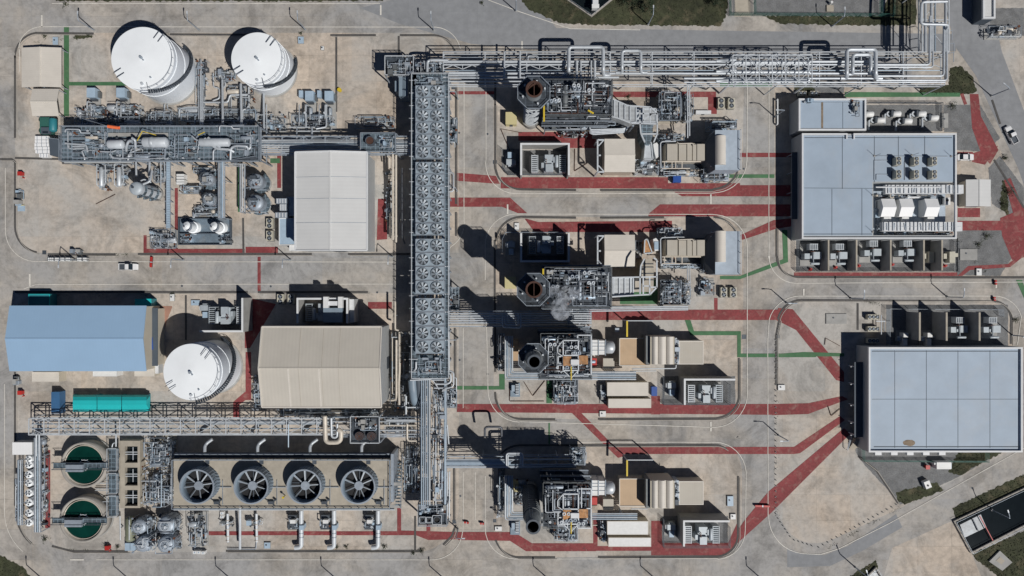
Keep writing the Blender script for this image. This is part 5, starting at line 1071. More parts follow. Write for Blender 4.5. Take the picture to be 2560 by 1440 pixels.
# curved duct & south extension
t = thing('curved_duct', 'big grey curved duct hanging on the west side of the cooler line south end', 'duct', at(1040, 980, 6)); MB().tube([W(1031, 950, 8), W(1033, 975, 7.6), W(1037, 1000, 6), W(1042, 1014, 3)], 1.15, 18, .5).build('duct', 'cooler_shell', t); MB().tube([W(1046, 950, 8), W(1048, 980, 7.6), W(1048, 1012, 5)], .8, 16).build('duct', 'wall_slate', t)
for v in (955, 990): p = W(1038, v, 5); MB().cbox((p.x, p.y), .3, .3, 0, 6).build('support', 'steel', t)
tr, PP = rack('pipe_rack', 'wide southern pipe rack continuing the cooler line down to the road', 1052, 946, 1115, 1262, 8.5, 'y', 6.2,
     [(.04, .17, .35, 'pipe_blue'), (.12, .16, .35, 'pipe_blue'), (.20, .17, .35, 'steel'), (.28, .16, .35, 'pipe_blue'), (.36, .18, .4, 'steel_white'), (.50, .15, .3, 'pipe_cream', 0, .85), (.60, .17, .3, 'pipe_silver', 0, .8), (.69, .15, .3, 'pipe_cream', .1, .85), (.79, .17, .3, 'pipe_silver', .05, .82), (.96, .26, .3, 'pipe_blue')], truss=True, tw=.2)
clutter(tr, 1078, 975, 1112, 1120, 8.3, 9.8, 95, np=18, nv=0, nb=4, nval=26, rail=False, legs=False)
clutter(tr, 1078, 1125, 1112, 1255, 8.3, 9.8, 96, np=12, nv=0, nb=3, nval=18, rail=False, legs=False)
for pts, r in [([(1080, 924, 9.2), (1122, 926, 9.4), (1134, 930, 9.4), (1134, 965, 9.2), (1122, 970, 9.2), (1085, 970, 9)], .22), ([(1112, 932, 9.2), (1127, 934, 9.2), (1127, 955, 9), (1118, 960, 9), (1090, 960, 9)], .25), ([(1080, 950, 9.4), (1110, 950, 9.4)], .2), ([(1122, 830, 9.6), (1123, 925, 9.4)], .17), ([(1040, 905, 10.4), (1040, 922, 10.4), (1036, 926, 10)], .25), ([(1136, 944, 6), (1141, 945, 6), (1141, 978, 5)], .14)]: loop_pipe(tr, pts, r)
MB().beam(W(1025, 951, 9.2), W(1105, 947, 9.2), .3).build('beam', 'steel_white', tr); MB().beam(W(1082, 950, 9.1), W(1098, 974, 9.1), .2).build('beam', 'steel_white', tr); MB().beam(W(1018, 1019, 6), W(1052, 1018, 6), .3).build('beam', 'steel_white', tr)
skid('valve_station', 'dense valve station on the east side of the southern pipe rack', 1104, 975, 1140, 1022, 3, 6, 86, np=20, nv=1, nb=4, nval=24, base=None, deck='grating')
skid('valve_station', 'dark pipework west of the southern pipe rack by the cooling tower', 1010, 1120, 1046, 1240, .3, 4, 87, np=20, nv=2, nb=4, nval=34, rail=False, base='patch_grey')
piperun('two long vertical drain pipes on the east edge of the southern pipe rack', [([(1119, 1180, 3), (1119, 1290, 3)], .16), ([(1124, 1178, 3), (1123, 1300, 3)], .2), ([(1118, 1062, 5), (1122, 1110, 5)], .2)])
t = thing('fan_platform', 'grated platform with three fan boxes at the south end of the southern pipe rack', 'platform', at(1082, 1285, 8)); MB().pbox(1046, 1259, 1118, 1312, 7.6, 7.75).build('deck', 'grating_dark', t); A = W(1046, 1259, 7.7); B = W(1118, 1312, 7.7)
MB().rail([(A.x, B.y, 7.7), (B.x, B.y, 7.7), (B.x, A.y, 7.7), (A.x, A.y, 7.7), (A.x, B.y, 7.7)], 1.1, .12).build('railing', 'steel', t)
for p in ((A.x, A.y), (B.x, A.y), (A.x, B.y), (B.x, B.y)): MB().cbox(p, .35, .35, 0, 7.6).build('leg', 'steel', t)
for (u, r) in ((1057, 6), (1073, 5.5), (1093, 9)):
    c = W(u, 1299, 9); rr = S(r, 9); MB().ring((c.x, c.y), rr*.8, rr*1.05, 7.8, 9.4, 16).build('fan_shroud', 'steel_dark', t); MB().cyl((c.x, c.y), rr*.8, 7.8, 9, 16).build('fan', 'black', t)
    q = MB(); s = rr*1.25
    for dx in (-s, s): q.beam((c.x+dx, c.y-s, 9.3), (c.x+dx, c.y+s, 9.3), .14)
    for dy in (-s, s): q.beam((c.x-s, c.y+dy, 9.3), (c.x+s, c.y+dy, 9.3), .14)
    q.build('guard_frame', 'steel_white', t)
clutter(t, 1048, 1262, 1116, 1288, 7.8, 9, 88, np=12, nv=1, nb=6, nval=10, rail=False, legs=False)
skid('side_platform', 'slim ladder platform east of the cooler line, northern', 1124, 292, 1142, 352, 4, 6, 89, cat='platform', deck='grating', np=6, nv=0, nb=2, nval=8, base=None); skid('side_platform', 'grated side platform east of the cooler line beside the middle branch rack', 1124, 718, 1146, 775, 4, 6.5, 90, cat='platform', deck='grating', np=6, nv=0, nb=2, nval=8, base=None)
piperun('narrow square pipe loops on the east side of the cooler line', [([(1122, 431, 8), (1134, 432, 8), (1134, 478, 8), (1122, 479, 8)], .2), ([(1122, 435, 7), (1130, 436, 7), (1130, 474, 7), (1122, 475, 7)], .15), ([(1124, 355, 4), (1137, 356, 4), (1137, 368, 3)], .14)])
# ---------------------------------------------------------------- north pipe rack
NR, _ = rack('pipe_rack', 'long north pipe rack carrying silver pipelines above the road, with square loops', 1108, 130, 2362, 212, 9.4, 'x', 10.5,
     [(.70, .36, .1, 'pipe_silver', 0, .862), (.61, .24, .1, 'pipe_silver', 0, .862), (.86, .09, -.6, 'steel'), (.45, .14, -.3, 'pipe_blue'), (.34, .33, .1, 'pipe_silver', 0, .862), (.22, .30, .1, 'pipe_silver', 0, .35), (.19, .30, .1, 'pipe_silver', .48, .862), (.10, .2, .1, 'pipe_silver', 0, .28), (.07, .2, .1, 'pipe_silver', .48, 1)], truss=0, m='steel_white', tw=.22, zz=1.7)
a = W(1108, 160, 9.4); b = W(2362, 190, 9.4)
for i in range(26):
    x0 = a.x+(b.x-a.x)*i/26; x1 = a.x+(b.x-a.x)*(i+1)/26; k = MB(); y0, y1 = W(0, 173, 9.2).y, W(0, 163, 9.2).y
    k.beam((x0, y0, 9.2), ((x0+x1)/2, y1, 9.2), .16).beam(((x0+x1)/2, y1, 9.2), (x1, y0, 9.2), .16).beam((x0, y0, 9.2), (x0, y1, 9.2), .16); k.build('brace', 'steel_white', NR)
def loopA(u0, u1, vt, vb, z, r, z0=9.6, m='pipe_silver'): loop_pipe(NR, [(u0-16, vb, z0), (u0, vb, z0), (u0, vb-12, z), (u0, vt, z), (u1, vt, z), (u1, vb-12, z), (u1, vb, z0), (u1+16, vb, z0)], r, m, .9)
loopA(1422, 1508, 118, 188, 11.5, .48); loopA(1555, 1602, 127, 182, 11, .42); loopA(2117, 2189, 124, 196, 11.5, .5); loopA(2132, 2177, 137, 186, 11, .45)
for (u, v) in ((1300, 128), (1261, 130)): loop_pipe(NR, [(u, v, 10.4), (u, 196, 10.4)], .24, 'pipe_silver')
for u in (1442, 1452, 1478, 1487): loop_pipe(NR, [(u, 152, 10.2), (u, 204, 10.2), (u+2, 210, 8)], .34 if u in (1442, 1487) else .24, 'pipe_silver')
loop_pipe(NR, [(1320, 150, 10), (1320, 140, 10), (1345, 140, 10), (1345, 150, 10)], .14); loop_pipe(NR, [(1068, 180, 10.2), (1069, 152, 10.2), (1082, 150, 10.2), (1120, 151, 10)], .36)
for v in (181, 188, 195): loop_pipe(NR, [(1122, v, 10), (1260, v, 10)], .2)
# raised truss bridge over the road
T2, _ = rack('truss_bridge', 'raised lattice truss bridge of the north pipe rack over the east road', 1832, 138, 2030, 204, 11.5, 'x', 3.4, [(.78, .45, -1.4, 'pipe_silver'), (.42, .45, -1.4, 'pipe_silver'), (.12, .4, -1.4, 'pipe_silver')], truss=2, m='steel_white', tw=.24, zz=2.3, legs=False)
for u in (1832, 2030):
    for v in (140, 202): p = W(u, v, 11.4); MB().cbox((p.x, p.y), .4, .4, 0, 9.2).build('column', 'steel_white', T2)
for i in range(24):
    u = 1815+i*1; 
for v in (150, 176, 200):
    loop_pipe(T2, [(1790, v+3, 9.6), (1805, v+2, 9.6), (1822, v, 10.2), (1840, v, 10.3)], .45, 'pipe_silver')
# strut legs of the rack (V pairs, south side) 
for i, u in enumerate((1300, 1420, 1545, 1700, 1765, 2095, 2150, 2235, 2310)):
    k = MB(); p = W(u, 228, 0); q = W(u-16, 212, 9.2); r_ = W(u+16, 212, 9.2); k.beam((p.x, p.y+.5, 0), q, .26).beam((p.x, p.y+.5, 0), r_, .26); k.build('strut', 'steel_dark', NR)
# north turn
T3, _ = rack('pipe_rack', 'north-east leg of the pipe rack turning toward the top edge beside the asphalt road', 2306, -30, 2372, 130, 9.4, 'y', 8, [(.1, .32, .1, 'pipe_silver'), (.32, .32, .2, 'pipe_silver'), (.48, .2, 0, 'pipe_blue'), (.86, .3, .2, 'pipe_silver')], truss=True, m='steel_white', tw=.24, zz=1.7)
for pts, r in [([(2300, 100, 9.8), (2325, 60, 9.8)], .01), ([(2368, 4, 11.5), (2303, 5, 11.5), (2301, 60, 11.5), (2372, 62, 11.5), (2366, 74, 10)], .34), ([(2190, 162, 9.7), (2324, 162, 9.7), (2325, 40, 9.7)], .3), ([(2190, 168, 9.7), (2332, 168, 9.7), (2333, 60, 9.7)], .22), ([(2190, 190, 9.7), (2359, 190, 9.7), (2360, 60, 9.7)], .3), ([(2190, 201, 9.7), (2367, 201, 9.7), (2367, 70, 9.7)], .26)][1:]: loop_pipe(T3, pts, r)
for (u, v) in ((2380, 80), (2385, 112), (2384, 135)):
    MB().beam(W(2362, v, 8), W(u, v-4, 8), .14).beam(W(u, v-4, 8), W(u, v+20, 6), .12).build('outrigger', 'steel', T3)
# branch racks
rack('pipe_rack', 'middle branch pipe rack crossing the central road to the second stack', 1122, 778, 1478, 816, 7, 'x', 5.2, [(.1, .2, .3, 'pipe_cream'), (.25, .24, .3, 'pipe_silver'), (.4, .2, .3, 'pipe_silver'), (.55, .2, .3, 'pipe_silver'), (.7, .24, .3, 'pipe_silver'), (.85, .2, .3, 'pipe_silver')], truss=True, tw=.2)
rack('pipe_rack', 'southern branch pipe rack crossing the central road to the fourth block', 1113, 1141, 1440, 1169, 7, 'x', 5.2, [(.12, .22, .3, 'pipe_silver'), (.3, .2, .3, 'pipe_blue'), (.5, .7, .1, 'pipe_blue', 0, .5), (.75, .2, .3, 'pipe_silver')], truss=True, tw=.2)
piperun('square white pipe loops at the west corner of the fourth block branch rack', [([(1266, 1165, 8), (1266, 1133, 8), (1306, 1133, 8), (1307, 1165, 8)], .22, 'steel_white'), ([(1270, 1165, 8), (1270, 1137, 8), (1302, 1137, 8), (1302, 1160, 8)], .16, 'steel_white')], sup=False)
piperun('nested square pipes beside the second stack on the middle branch rack', [([(1256, 782, 7.6), (1257, 818, 7.6), (1302, 820, 7.6), (1302, 784, 7.6)], .2, 'pipe_silver'), ([(1262, 784, 7.6), (1263, 812, 7.6), (1296, 812, 7.6), (1296, 784, 7.6)], .2, 'pipe_silver'), ([(1268, 786, 7.6), (1269, 806, 7.6), (1290, 806, 7.6)], .16, 'pipe_silver')], sup=False)
# lower-west truss rack
rack('pipe_rack', 'long latticed pipe rack running east-west above the cooling tower', 72, 1047, 830, 1087, 6.2, 'x', 4.0, [(.12, .12, -1.2, 'pipe_silver'), (.34, .16, -1.2, 'pipe_blue'), (.62, .16, -1.2, 'pipe_blue'), (.84, .1, -1.2, 'steel'), (.75, .4, -.9, 'pipe_silver', .55, 1)], truss=2, m='steel_white', tw=.24, zz=1.6)
rack('pipe_rack', 'short rack linking the lower west rack to the southern pipe rack', 832, 1044, 1050, 1092, 6.2, 'x', 5, [(.15, .16, .2, 'pipe_silver'), (.35, .2, .2, 'pipe_silver'), (.6, .24, .2, 'pipe_cream'), (.8, .18, .2, 'pipe_silver')], truss=True, m='steel', tw=.22)
piperun('thick white U-shaped pipe hanging south of the lower west rack', [([(812, 1040, 7), (814, 1100, 6.4), (820, 1106, 6.4), (852, 1106, 6.4), (853, 1078, 6.8), (845, 1074, 6.8)], .62, 'pipe_cream')], sup=False)
piperun('second thinner white loop behind the thick U-shaped pipe', [([(828, 1045, 6.9), (829, 1094, 6.5), (843, 1094, 6.5), (843, 1060, 6.8)], .3, 'pipe_silver'), ([(966, 1050, 6.8), (1040, 1050, 6.8)], .26, 'pipe_silver'), ([(1018, 1060, 6.8), (1018, 1102, 6.4), (1042, 1102, 6.4)], .28, 'pipe_cream')], sup=False)
t = thing('vacuum_fan_platform', 'raised platform with two round brown fans north of the cooling tower', 'platform', at(912, 1075, 8.5)); MB().pbox(878, 1040, 950, 1106, 8.4, 8.55).build('deck', 'grating_dark', t); A = W(878, 1040, 8.5); B = W(950, 1106, 8.5)
MB().rail([(A.x, B.y, 8.5), (B.x, B.y, 8.5), (B.x, A.y, 8.5), (A.x, A.y, 8.5), (A.x, B.y, 8.5)], 1.1, .12).build('railing', 'steel_white', t)
for p in ((A.x, A.y), (B.x, A.y), (A.x, B.y), (B.x, B.y)): MB().cbox(p, .35, .35, 0, 8.4).build('leg', 'steel', t)
for u in (898, 928):
    c = W(u, 1091, 9.6); MB().cyl((c.x, c.y), 1.18, 8.6, 9.5, 24).build('fan', 'rust', t)
    for rr in (.4, .75, 1.1): MB().ring((c.x, c.y), rr, rr+.1, 9.5, 9.62, 24).build('guard_ring', 'steel_dark', t)
clutter(t, 882, 1044, 946, 1076, 8.6, 9.8, 91, np=14, nv=1, nb=6, nval=12, rail=False, legs=False)
skid('valve_station', 'grey equipment bay with white top beam beside the two brown fans', 962, 1046, 1015, 1086, 3, 6.8, 92, np=12, nv=1, nb=5, nval=10, base=None, deck='wall_grey')
skid('valve_station', 'dark pipe and valve strip along the south wall of the beige hall', 690, 1022, 945, 1044, .3, 2.6, 93, np=30, nv=2, nb=10, nval=40, rail=False, base='patch_grey')
skid('valve_station', 'pipe cluster at the west end of the beige hall', 626, 940, 652, 1030, .3, 3, 94, np=12, nv=1, nb=5, nval=16, rail=False, base='patch_grey')
# ---------------------------------------------------------------- cooling tower
t = thing('cooling_tower', 'concrete cooling tower deck with four big round fan stacks in a row', 'cooling tower', at(705, 1210, 7.5)); zt2 = 7.6; a = W(434, 1148, zt2); b = W(976, 1270, zt2)
MB().box(a.x, b.y, b.x, a.y, zt2-.4, zt2).build('deck', 'tower_deck', t); MB().box(a.x+.3, b.y+.3, b.x-.3, a.y-.3, 0, zt2-.42).build('casing', 'concrete_wall', t)
MB().pbox(436, 1132, 976, 1145, 5.5, 6.2).build('distribution_gutter', 'wall_slate', t); MB().pbox(436, 1134, 976, 1136.5, 6.2, 6.5).build('gutter_edge', 'steel', t)
MB().rail([(a.x, b.y, zt2), (b.x, b.y, zt2), (b.x, a.y, zt2), (a.x, a.y, zt2), (a.x, b.y, zt2)], 1.1, .13, 2).build('railing', 'steel', t)
MB().pbox(434, 1270, 985, 1276, 6.6, 6.75).build('walkway', 'grating', t); MB().pbox(434, 1273, 988, 1276, 6.8, 7).build('pipe', 'steel_white', t)
zc = 11.2
for q, (cu, cv, hu, hv_) in enumerate([(492, 1217, 497, 1214), (627.5, 1217, 631, 1214), (760, 1217, 763, 1214), (895, 1217, 898, 1214)]):
    c = W(cu, cv, zc); ri = S(43, zc); cc = (c.x, c.y)
    sh = MB()
    prof = [(zt2, ri*1.03), (zt2+1.2, ri*.95), (zt2+2.4, ri*.95), (zc, ri*1.0)]; n = 40; vs = []; 
    for z, r in prof: vs += [(cc[0]+r*math.cos(2*PI*i/n), cc[1]+r*math.sin(2*PI*i/n), z) for i in range(n)]
    for z, r in prof[::-1]: vs += [(cc[0]+(r-.28)*math.cos(2*PI*i/n), cc[1]+(r-.28)*math.sin(2*PI*i/n), z) for i in range(n)]
    sh.add(vs, [(j*n+i, j*n+(i+1) % n, (j+1)*n+(i+1) % n, (j+1)*n+i) for j in range(7) for i in range(n)], True); st = sh.build('fan_stack', 'cooler_shell', t)
    MB().ring(cc, ri-.3, ri+.08, zc, zc+.08, 40).build('rim', 'steel', st); 
    k = MB(); 
    for i in range(36): a_ = 2*PI*i/36; k.beam((cc[0]+ri*1.03*math.cos(a_), cc[1]+ri*1.03*math.sin(a_), zt2), (cc[0]+ri*1.01*math.cos(a_), cc[1]+ri*1.01*math.sin(a_), zc-.1), .1)
    k.build('rib', 'steel', st)
    MB().cyl(cc, ri*.9, zt2+.02, zt2+1.4, 40).build('throat_shade_plug', 'black', t); zb = zt2+2.3  # raised black plug paints the deep shade inside the fan stack
    bl = MB()
    for i in range(8):
        a_ = i*2*PI/8+.15+q*.35; p = Vector((math.cos(a_), math.sin(a_), 0)); o = Vector((-p.y, p.x, 0)); c0 = Vector((*cc, zb))
        for dz, fc in ((0, (0, 1, 2, 3)), (-.05, (3, 2, 1, 0))): bl.add([c0+p*.9-o*.12+Vector((0, 0, dz)), c0+p*ri*.9-o*.2+Vector((0, 0, dz-.1)), c0+p*ri*.9+o*.16+Vector((0, 0, dz+.18)), c0+p*.9+o*.12+Vector((0, 0, dz+.1))], [fc])
    bl.build('fan_blade', 'fan_blade', t); MB().cyl(cc, 1.15, zb-.3, zb+.35, 24).build('hub', 'steel', t); MB().beam((cc[0], cc[1]-ri*.9, zb-.5), (cc[0], cc[1]+ri*.9, zb-.5), .25).beam((cc[0]-ri*.88, cc[1]+.5, zb-.7), (cc[0]-1, cc[1]+.5, zb-.7), .2).build('drive_beam', 'steel_dark', t)
    MB().pbox(cu+21, 1152, cu+31, 1161, zt2, zt2+.15).build('deck_hatch', 'steel_dark', t)
    g_ = MB(); p = W(cu+52, 1255, zt2); g_.cbox((p.x, p.y), 1.4, .8, zt2, zt2+.8).beam((p.x-2, p.y+1.2, zt2+.3), (p.x+1, p.y-1, zt2+.3), .15).cyl((p.x+1, p.y+.7), .3, zt2, zt2+.9, 10); g_.build('gearbox_motor', 'steel_dark', t)
    MB().beam((*W(cu+44, 1217, zt2).xy, zt2+.3), (*W(cu+88, 1217, zt2).xy, zt2+.3), .16).beam((*W(cu+66, 1200, zt2).xy, zt2+.3), (*W(cu+66, 1262, zt2).xy, zt2+.3), .12).build('cable_conduit', 'steel', t)
for u in (513, 645, 776, 905): loop_pipe(t, [(u+18, 1098, 5.6), (u+4, 1108, 5.8), (u-1, 1116, 6.2), (u-1, 1130, 6.6)], .42, 'pipe_silver')
for u in (721,): loop_pipe(t, [(u, 1060, 6.4), (u, 1118, 6)], .2, 'pipe_blue')
MB().pbox(977, 1135, 984, 1255, 0, 7.4).build('end_wall', 'steel', t); s_ = MB()
for i in range(14): p = W(996, 1262-i*8, 7-i*.45); s_.cbox((p.x, p.y), 1.6, .4, 7-i*.5-.08, 7-i*.5)
s_.build('stair', 'grating', t); MB().pbox(977, 1206, 1003, 1214, 6.8, 6.95).pbox(977, 1262, 1003, 1270, 6.8, 6.95).build('landing', 'concrete_wall', t); A = W(1003, 1140, 5); B = W(1003, 1268, 7); MB().rail([(A.x, A.y, 2), (B.x, B.y, 7)], 1.1, .12).build('stair_rail', 'steel', t)
p = W(712, 1240, 8); MB().cyl((p.x, p.y), .12, zt2, zt2+1.8, 8).cyl((p.x, p.y), .3, zt2+1.6, zt2+1.9, 8).build('post_lamp', 'yellow', t)
# intake pipes south of the tower
for q, u in enumerate((753, 835, 945)):
    t = thing('circulating_pump', 'fat white discharge pipe and pump, %s from the west below the cooling tower' % ORD[q], 'pump', at(u-10, 1320, 1), 'circulating water pumps south of the cooling tower')
    MB().tube([W(u, 1276, 1.6), W(u, 1350, 1.6), W(u, 1368, 1.6), W(u-16, 1369, 1.6)], .62, 16, 1.3).build('discharge_pipe', 'steel_white', t); k = MB()
    for v in (1313, 1322, 1332, 1342): k.tube([W(u, v, 1.6), W(u, v+1.2, 1.6)], .72, 16)
    k.build('flange', 'steel', t); MB().pbox(u-5, 1314, u+6, 1325, .3, 2.6).build('valve_body', 'cabinet_blue', t); MB().pbox(u-28, 1300, u-15, 1309, .3, 3).build('motor', 'cabinet_white', t); MB().pbox(u-32, 1288, u-12, 1296, .3, 1.8).build('gear', 'steel_dark', t); MB().pbox(u-34, 1308, u-12, 1324, 0, .6).build('plinth', 'steel_dark', t)
    clutter(t, u-36, 1296, u-8, 1326, .3, 2.4, 100+q, np=6, nv=0, nb=3, nval=8, rail=False, legs=False)
for q, u in enumerate((569, 641)):
    t = thing('transfer_pipe', '%s slimmer valved pipe of the pair south of the cooling tower' % ('west' if q == 0 else 'east'), 'pipe', at(u, 1320, 1)); MB().tube([W(u, 1284, 1.6), W(u+1, 1355, 1.6)], .36, 12).build('pipe', 'steel_white', t); k = MB()
    for v in (1300, 1310, 1322, 1340, 1350): k.tube([W(u, v, 1.6), W(u, v+1.5, 1.6)], .5, 12)
    k.build('flange', 'pipe_cream', t); clutter(t, u-26, 1302, u+14, 1316, .3, 2, 105+q, np=5, nv=0, nb=4, nval=7, rail=False, legs=False)
piperun('tall white riser pipe and its looped cable run south of the cooling tower', [([(600, 1262, 7.4), (600, 1372, 2.4)], .34, 'steel_white'), ([(568, 1372, .5), (640, 1373, .5), (641, 1350, .5)], .12, 'steel')])
skid('pump_skid', 'pump skid with four small white boxes south-west of the cooling tower', 466, 1285, 512, 1372, .3, 2.5, 108, np=16, nv=2, nb=7, nval=18, rail=False)
for q, (u, v) in enumerate([(487, 1381), (497, 1381), (508, 1382), (555, 1283), (555, 1292)]): 
    t = thing('white_box', ['white roadside cabinet, westmost of three in a row at the south kerb', 'white roadside cabinet, middle of three in a row at the south kerb', 'white roadside cabinet, eastmost of three in a row at the south kerb', 'white wall cabinet against the cooling tower, upper of two', 'white wall cabinet against the cooling tower, lower of two'][q], 'cabinet', at(u, v, 1.2)); c = W(u, v, 1.2); MB().cbox((c.x, c.y), 1.0, .8, .1, 1.3).build('body', 'cabinet_white', t); MB().cbox((c.x, c.y), .3, .3, 1.3, 1.38).build('vent', 'cabinet_blue', t)
# ---------------------------------------------------------------- clarifiers and basins
for q, (u, v) in enumerate([(208, 1163), (205, 1300)]):
    z = 4; c = W(u, v, z); r = S(57, z); cc = (c.x, c.y); t = thing('clarifier', '%s round clarifier basin of green water' % ('northern' if q == 0 else 'southern'), 'water basin', (c.x, c.y, 0)); MB().ring(cc, r-.55, r, 0, z, 56, smooth=True).build('outer_wall', 'kerb', t); MB().ring(cc, r-.98, r-.84, 0, z-.3, 56, smooth=True).build('weir', 'pipe_cream', t)
    MB().cyl(cc, r-.99, 0, z-.6, 56).build('water', 'water_green', t); MB().ring(cc, r-.83, r-.56, 0, z-1.2, 56).build('launder', 'black', t); MB().cyl(cc, r+.3, 0, .4, 56).build('footing', 'concrete_wall', t)
    zz = z+.3; MB().box(c.x-r-1.6, c.y-.75, c.x+r+.8, c.y+.75, zz, zz+.15).build('bridge', 'grating', t); MB().rail([(c.x-r-1.6, c.y-.9, zz), (c.x+r+.8, c.y-.9, zz)], 1, .09).rail([(c.x-r-1.6, c.y+.9, zz), (c.x+r+.8, c.y+.9, zz)], 1, .09).build('railing', 'steel_dark', t)
    MB().box(c.x-4, c.y-1.5, c.x+.6, c.y+.4, zz+.16, zz+.9).build('drive_housing', 'steel', t); k = MB().ring(cc, 1.25, 1.4, z-1, z-.3, 24); 
    for a_ in range(6): k.beam((cc[0]+1.3*math.cos(a_), cc[1]+1.3*math.sin(a_), z-.4), (cc[0]+1.7*math.cos(a_), cc[1]+1.7*math.sin(a_), z-.4), .12)
    k.build('feed_well', 'steel_white', t); MB().cyl(cc, 1.25, z-.8, z-.5, 20).build('well_water', 'black', t)
t = thing('clarifier_platform', 'grey grated stair platforms along the east side of the two clarifiers', 'platform', at(285, 1200, 3.5))
for v0, v1 in ((1120, 1175), (1182, 1232), (1238, 1290)): MB().pbox(272, v0, 297, v1, 3.4, 3.5).build('deck', 'grating', t); A = W(272, v0, 3.5); B = W(297, v1, 3.5); MB().rail([(A.x, B.y, 3.5), (B.x, B.y, 3.5), (B.x, A.y, 3.5), (A.x, A.y, 3.5), (A.x, B.y, 3.5)], 1, .09).build('railing', 'steel_white', t); MB().cbox(((A.x+B.x)/2, (A.y+B.y)/2), .3, .3, 0, 3.4).build('leg', 'steel', t)
piperun('flat parallel pipes between the two clarifiers', [([(240, 1222, 1), (298, 1222, 1)], .12), ([(238, 1226, 1), (298, 1227, 1)], .12), ([(250, 1208, 1), (272, 1208, 1)], .14), ([(246, 1255, 2), (276, 1253, 2)], .12), ([(290, 1085, 5), (290, 1116, 4)], .2), ([(280, 1118, 4), (282, 1108, 4), (292, 1106, 4)], .16)], sup=False)
t = thing('settling_basin', 'concrete block with three square dark basins beside the clarifiers', 'water basin', at(328, 1190, 2.6)); 
A = W(300, 1102, 2.6); B = W(349, 1270, 2.6); us = (313, 344); vs_ = [(1116, 1157), (1169, 1214), (1225, 1265)]
X = [W(300, 0, 2.6).x, W(312, 0, 2.6).x, W(344, 0, 2.6).x, W(350, 0, 2.6).x]; m = MB(); m.box(X[0], B.y, X[1], A.y, 0, 2.6).box(X[2], B.y, X[3], A.y, 0, 2.6); yy = [1102, 1116, 1157, 1169, 1214, 1225, 1265, 1270]
for i in (0, 2, 4, 6): m.box(X[1], W(0, yy[i+1], 2.6).y, X[2], W(0, yy[i], 2.6).y, 0, 2.6)
m.build('walls', 'tower_deck', t)
for (v0, v1) in vs_: p = W(328, (v0+v1)/2, 2.6); MB().box(X[1], W(0, v1, 2.6).y, X[2], W(0, v0, 2.6).y, 0, 1.4).build('water', 'water_dark', t); MB().beam((X[1], p.y+.6, 2.2), (X[2], p.y+.6, 2.2), .2).beam((X[1], p.y, 2.2), (X[2], p.y, 2.2), .2).beam((p.x+.4, p.y-1.5, 2.4), (p.x+.4, p.y+2, 2.4), .15).build('mixer_beam', 'steel_white', t)
skid('treatment_skid', 'dense water treatment pipework east of the three dark basins, north half', 352, 1092, 425, 1180, .3, 4, 120, np=44, nv=5, nb=8, nval=50, rail=False, base='tower_deck', rr=(.05, .18))
skid('treatment_skid', 'dense water treatment pipework east of the three dark basins, south half', 352, 1182, 425, 1268, .3, 4, 121, np=44, nv=5, nb=8, nval=50, rail=False, base='tower_deck', rr=(.05, .18))
for q, (u, v, r) in enumerate([(345, 1318, 19), (412, 1315, 22), (355, 1362, 20), (412, 1363, 21)]):
    c = W(u, v, 5); rr = S(r, 5); cc = (c.x, c.y); t = thing('filter_tank', 'grey dish-headed filter tank, %s of the four in the south-west block' % ['north-west', 'north-east', 'south-west', 'south-east'][q], 'tank', (c.x, c.y, 0), 'four filter tanks in the south-west'); MB().cyl(cc, rr, .5, 4.4, 28, cap=False).build('shell', 'steel', t); MB().dome(cc, rr, 4.4, .8, 28).build('head', 'steel', t)
    MB().ring(cc, rr*.5, rr*.56, 5.0, 5.2, 20).cyl((c.x+.3, c.y-.2), .4, 4.8, 5.5, 12).build('manhole', 'steel_white', t); k = MB()
    for i in range(6): a_ = i*PI/3; k.beam((c.x+rr*.2*math.cos(a_), c.y+rr*.2*math.sin(a_), 5.3), (c.x+rr*math.cos(a_), c.y+rr*math.sin(a_), 4.6), .08)
    k.build('rib', 'steel_dark', t); MB().cyl(cc, rr*.7, 0, .5, 20).build('skirt', 'steel_dark', t); clutter(t, u-r-6, v-r, u+r+6, v+r+3, 1, 5.6, 130+q, np=16, nv=0, nb=2, nval=16, rail=False, legs=False)
t = thing('horizontal_tank', 'olive horizontal tank with pale blue boxes at its foot, south-west block', 'tank', at(327, 1330, 2)); MB().vessel(W(326, 1296, 2.6), W(326, 1348, 2.6), 1.3, 20).build('shell', 'pale_yellow', t).data.materials[0] = mat('olive_tank', (.17, .185, .13), .5, var=.15)
MB().tube([W(323, 1292, 4), W(323, 1350, 4)], .13, 8).build('pipe', 'steel_white', t); MB().pbox(312, 1358, 324, 1377, 0, 2).build('cabinet', 'cabinet_blue', t); MB().pbox(326, 1358, 338, 1377, 0, 2).build('cabinet', 'cabinet_blue', t)
piperun('long flanged pipe beside the olive horizontal tank', [([(300, 1290, 1.5), (301, 1350, 1.5)], .16)])
# dosing tanks row
for q, v in enumerate([1148, 1162, 1187, 1208, 1233, 1257, 1283, 1307]):
    c = W(70.5, v, 3); rr = S(9.5 if q else 8.5, 3); cc = (c.x, c.y); t = thing('dosing_tank', '%s white dosing tank from the north in the row by the west kerb' % ORD[q], 'tank', (c.x, c.y, 0), 'row of white dosing tanks'); MB().cyl(cc, rr, .2, 2.8, 22, cap=False).build('shell', 'tank_white', t); MB().cyl(cc, rr, 2.8, 3.05, 22, r1=rr*.4).build('roof', 'tank_white', t); k = MB()
    for i in range(4): k.cyl((c.x+rr*.5*math.cos(i*1.57+q), c.y+rr*.5*math.sin(i*1.57+q)), .16, 2.9, 3.25, 8)
    k.beam((c.x-rr, c.y, 3.15), (c.x+rr, c.y, 3.15), .09).build('nozzle', 'steel_dark', t); MB().cyl(cc, rr+.15, 0, .2, 22).build('base', 'concrete_wall', t)
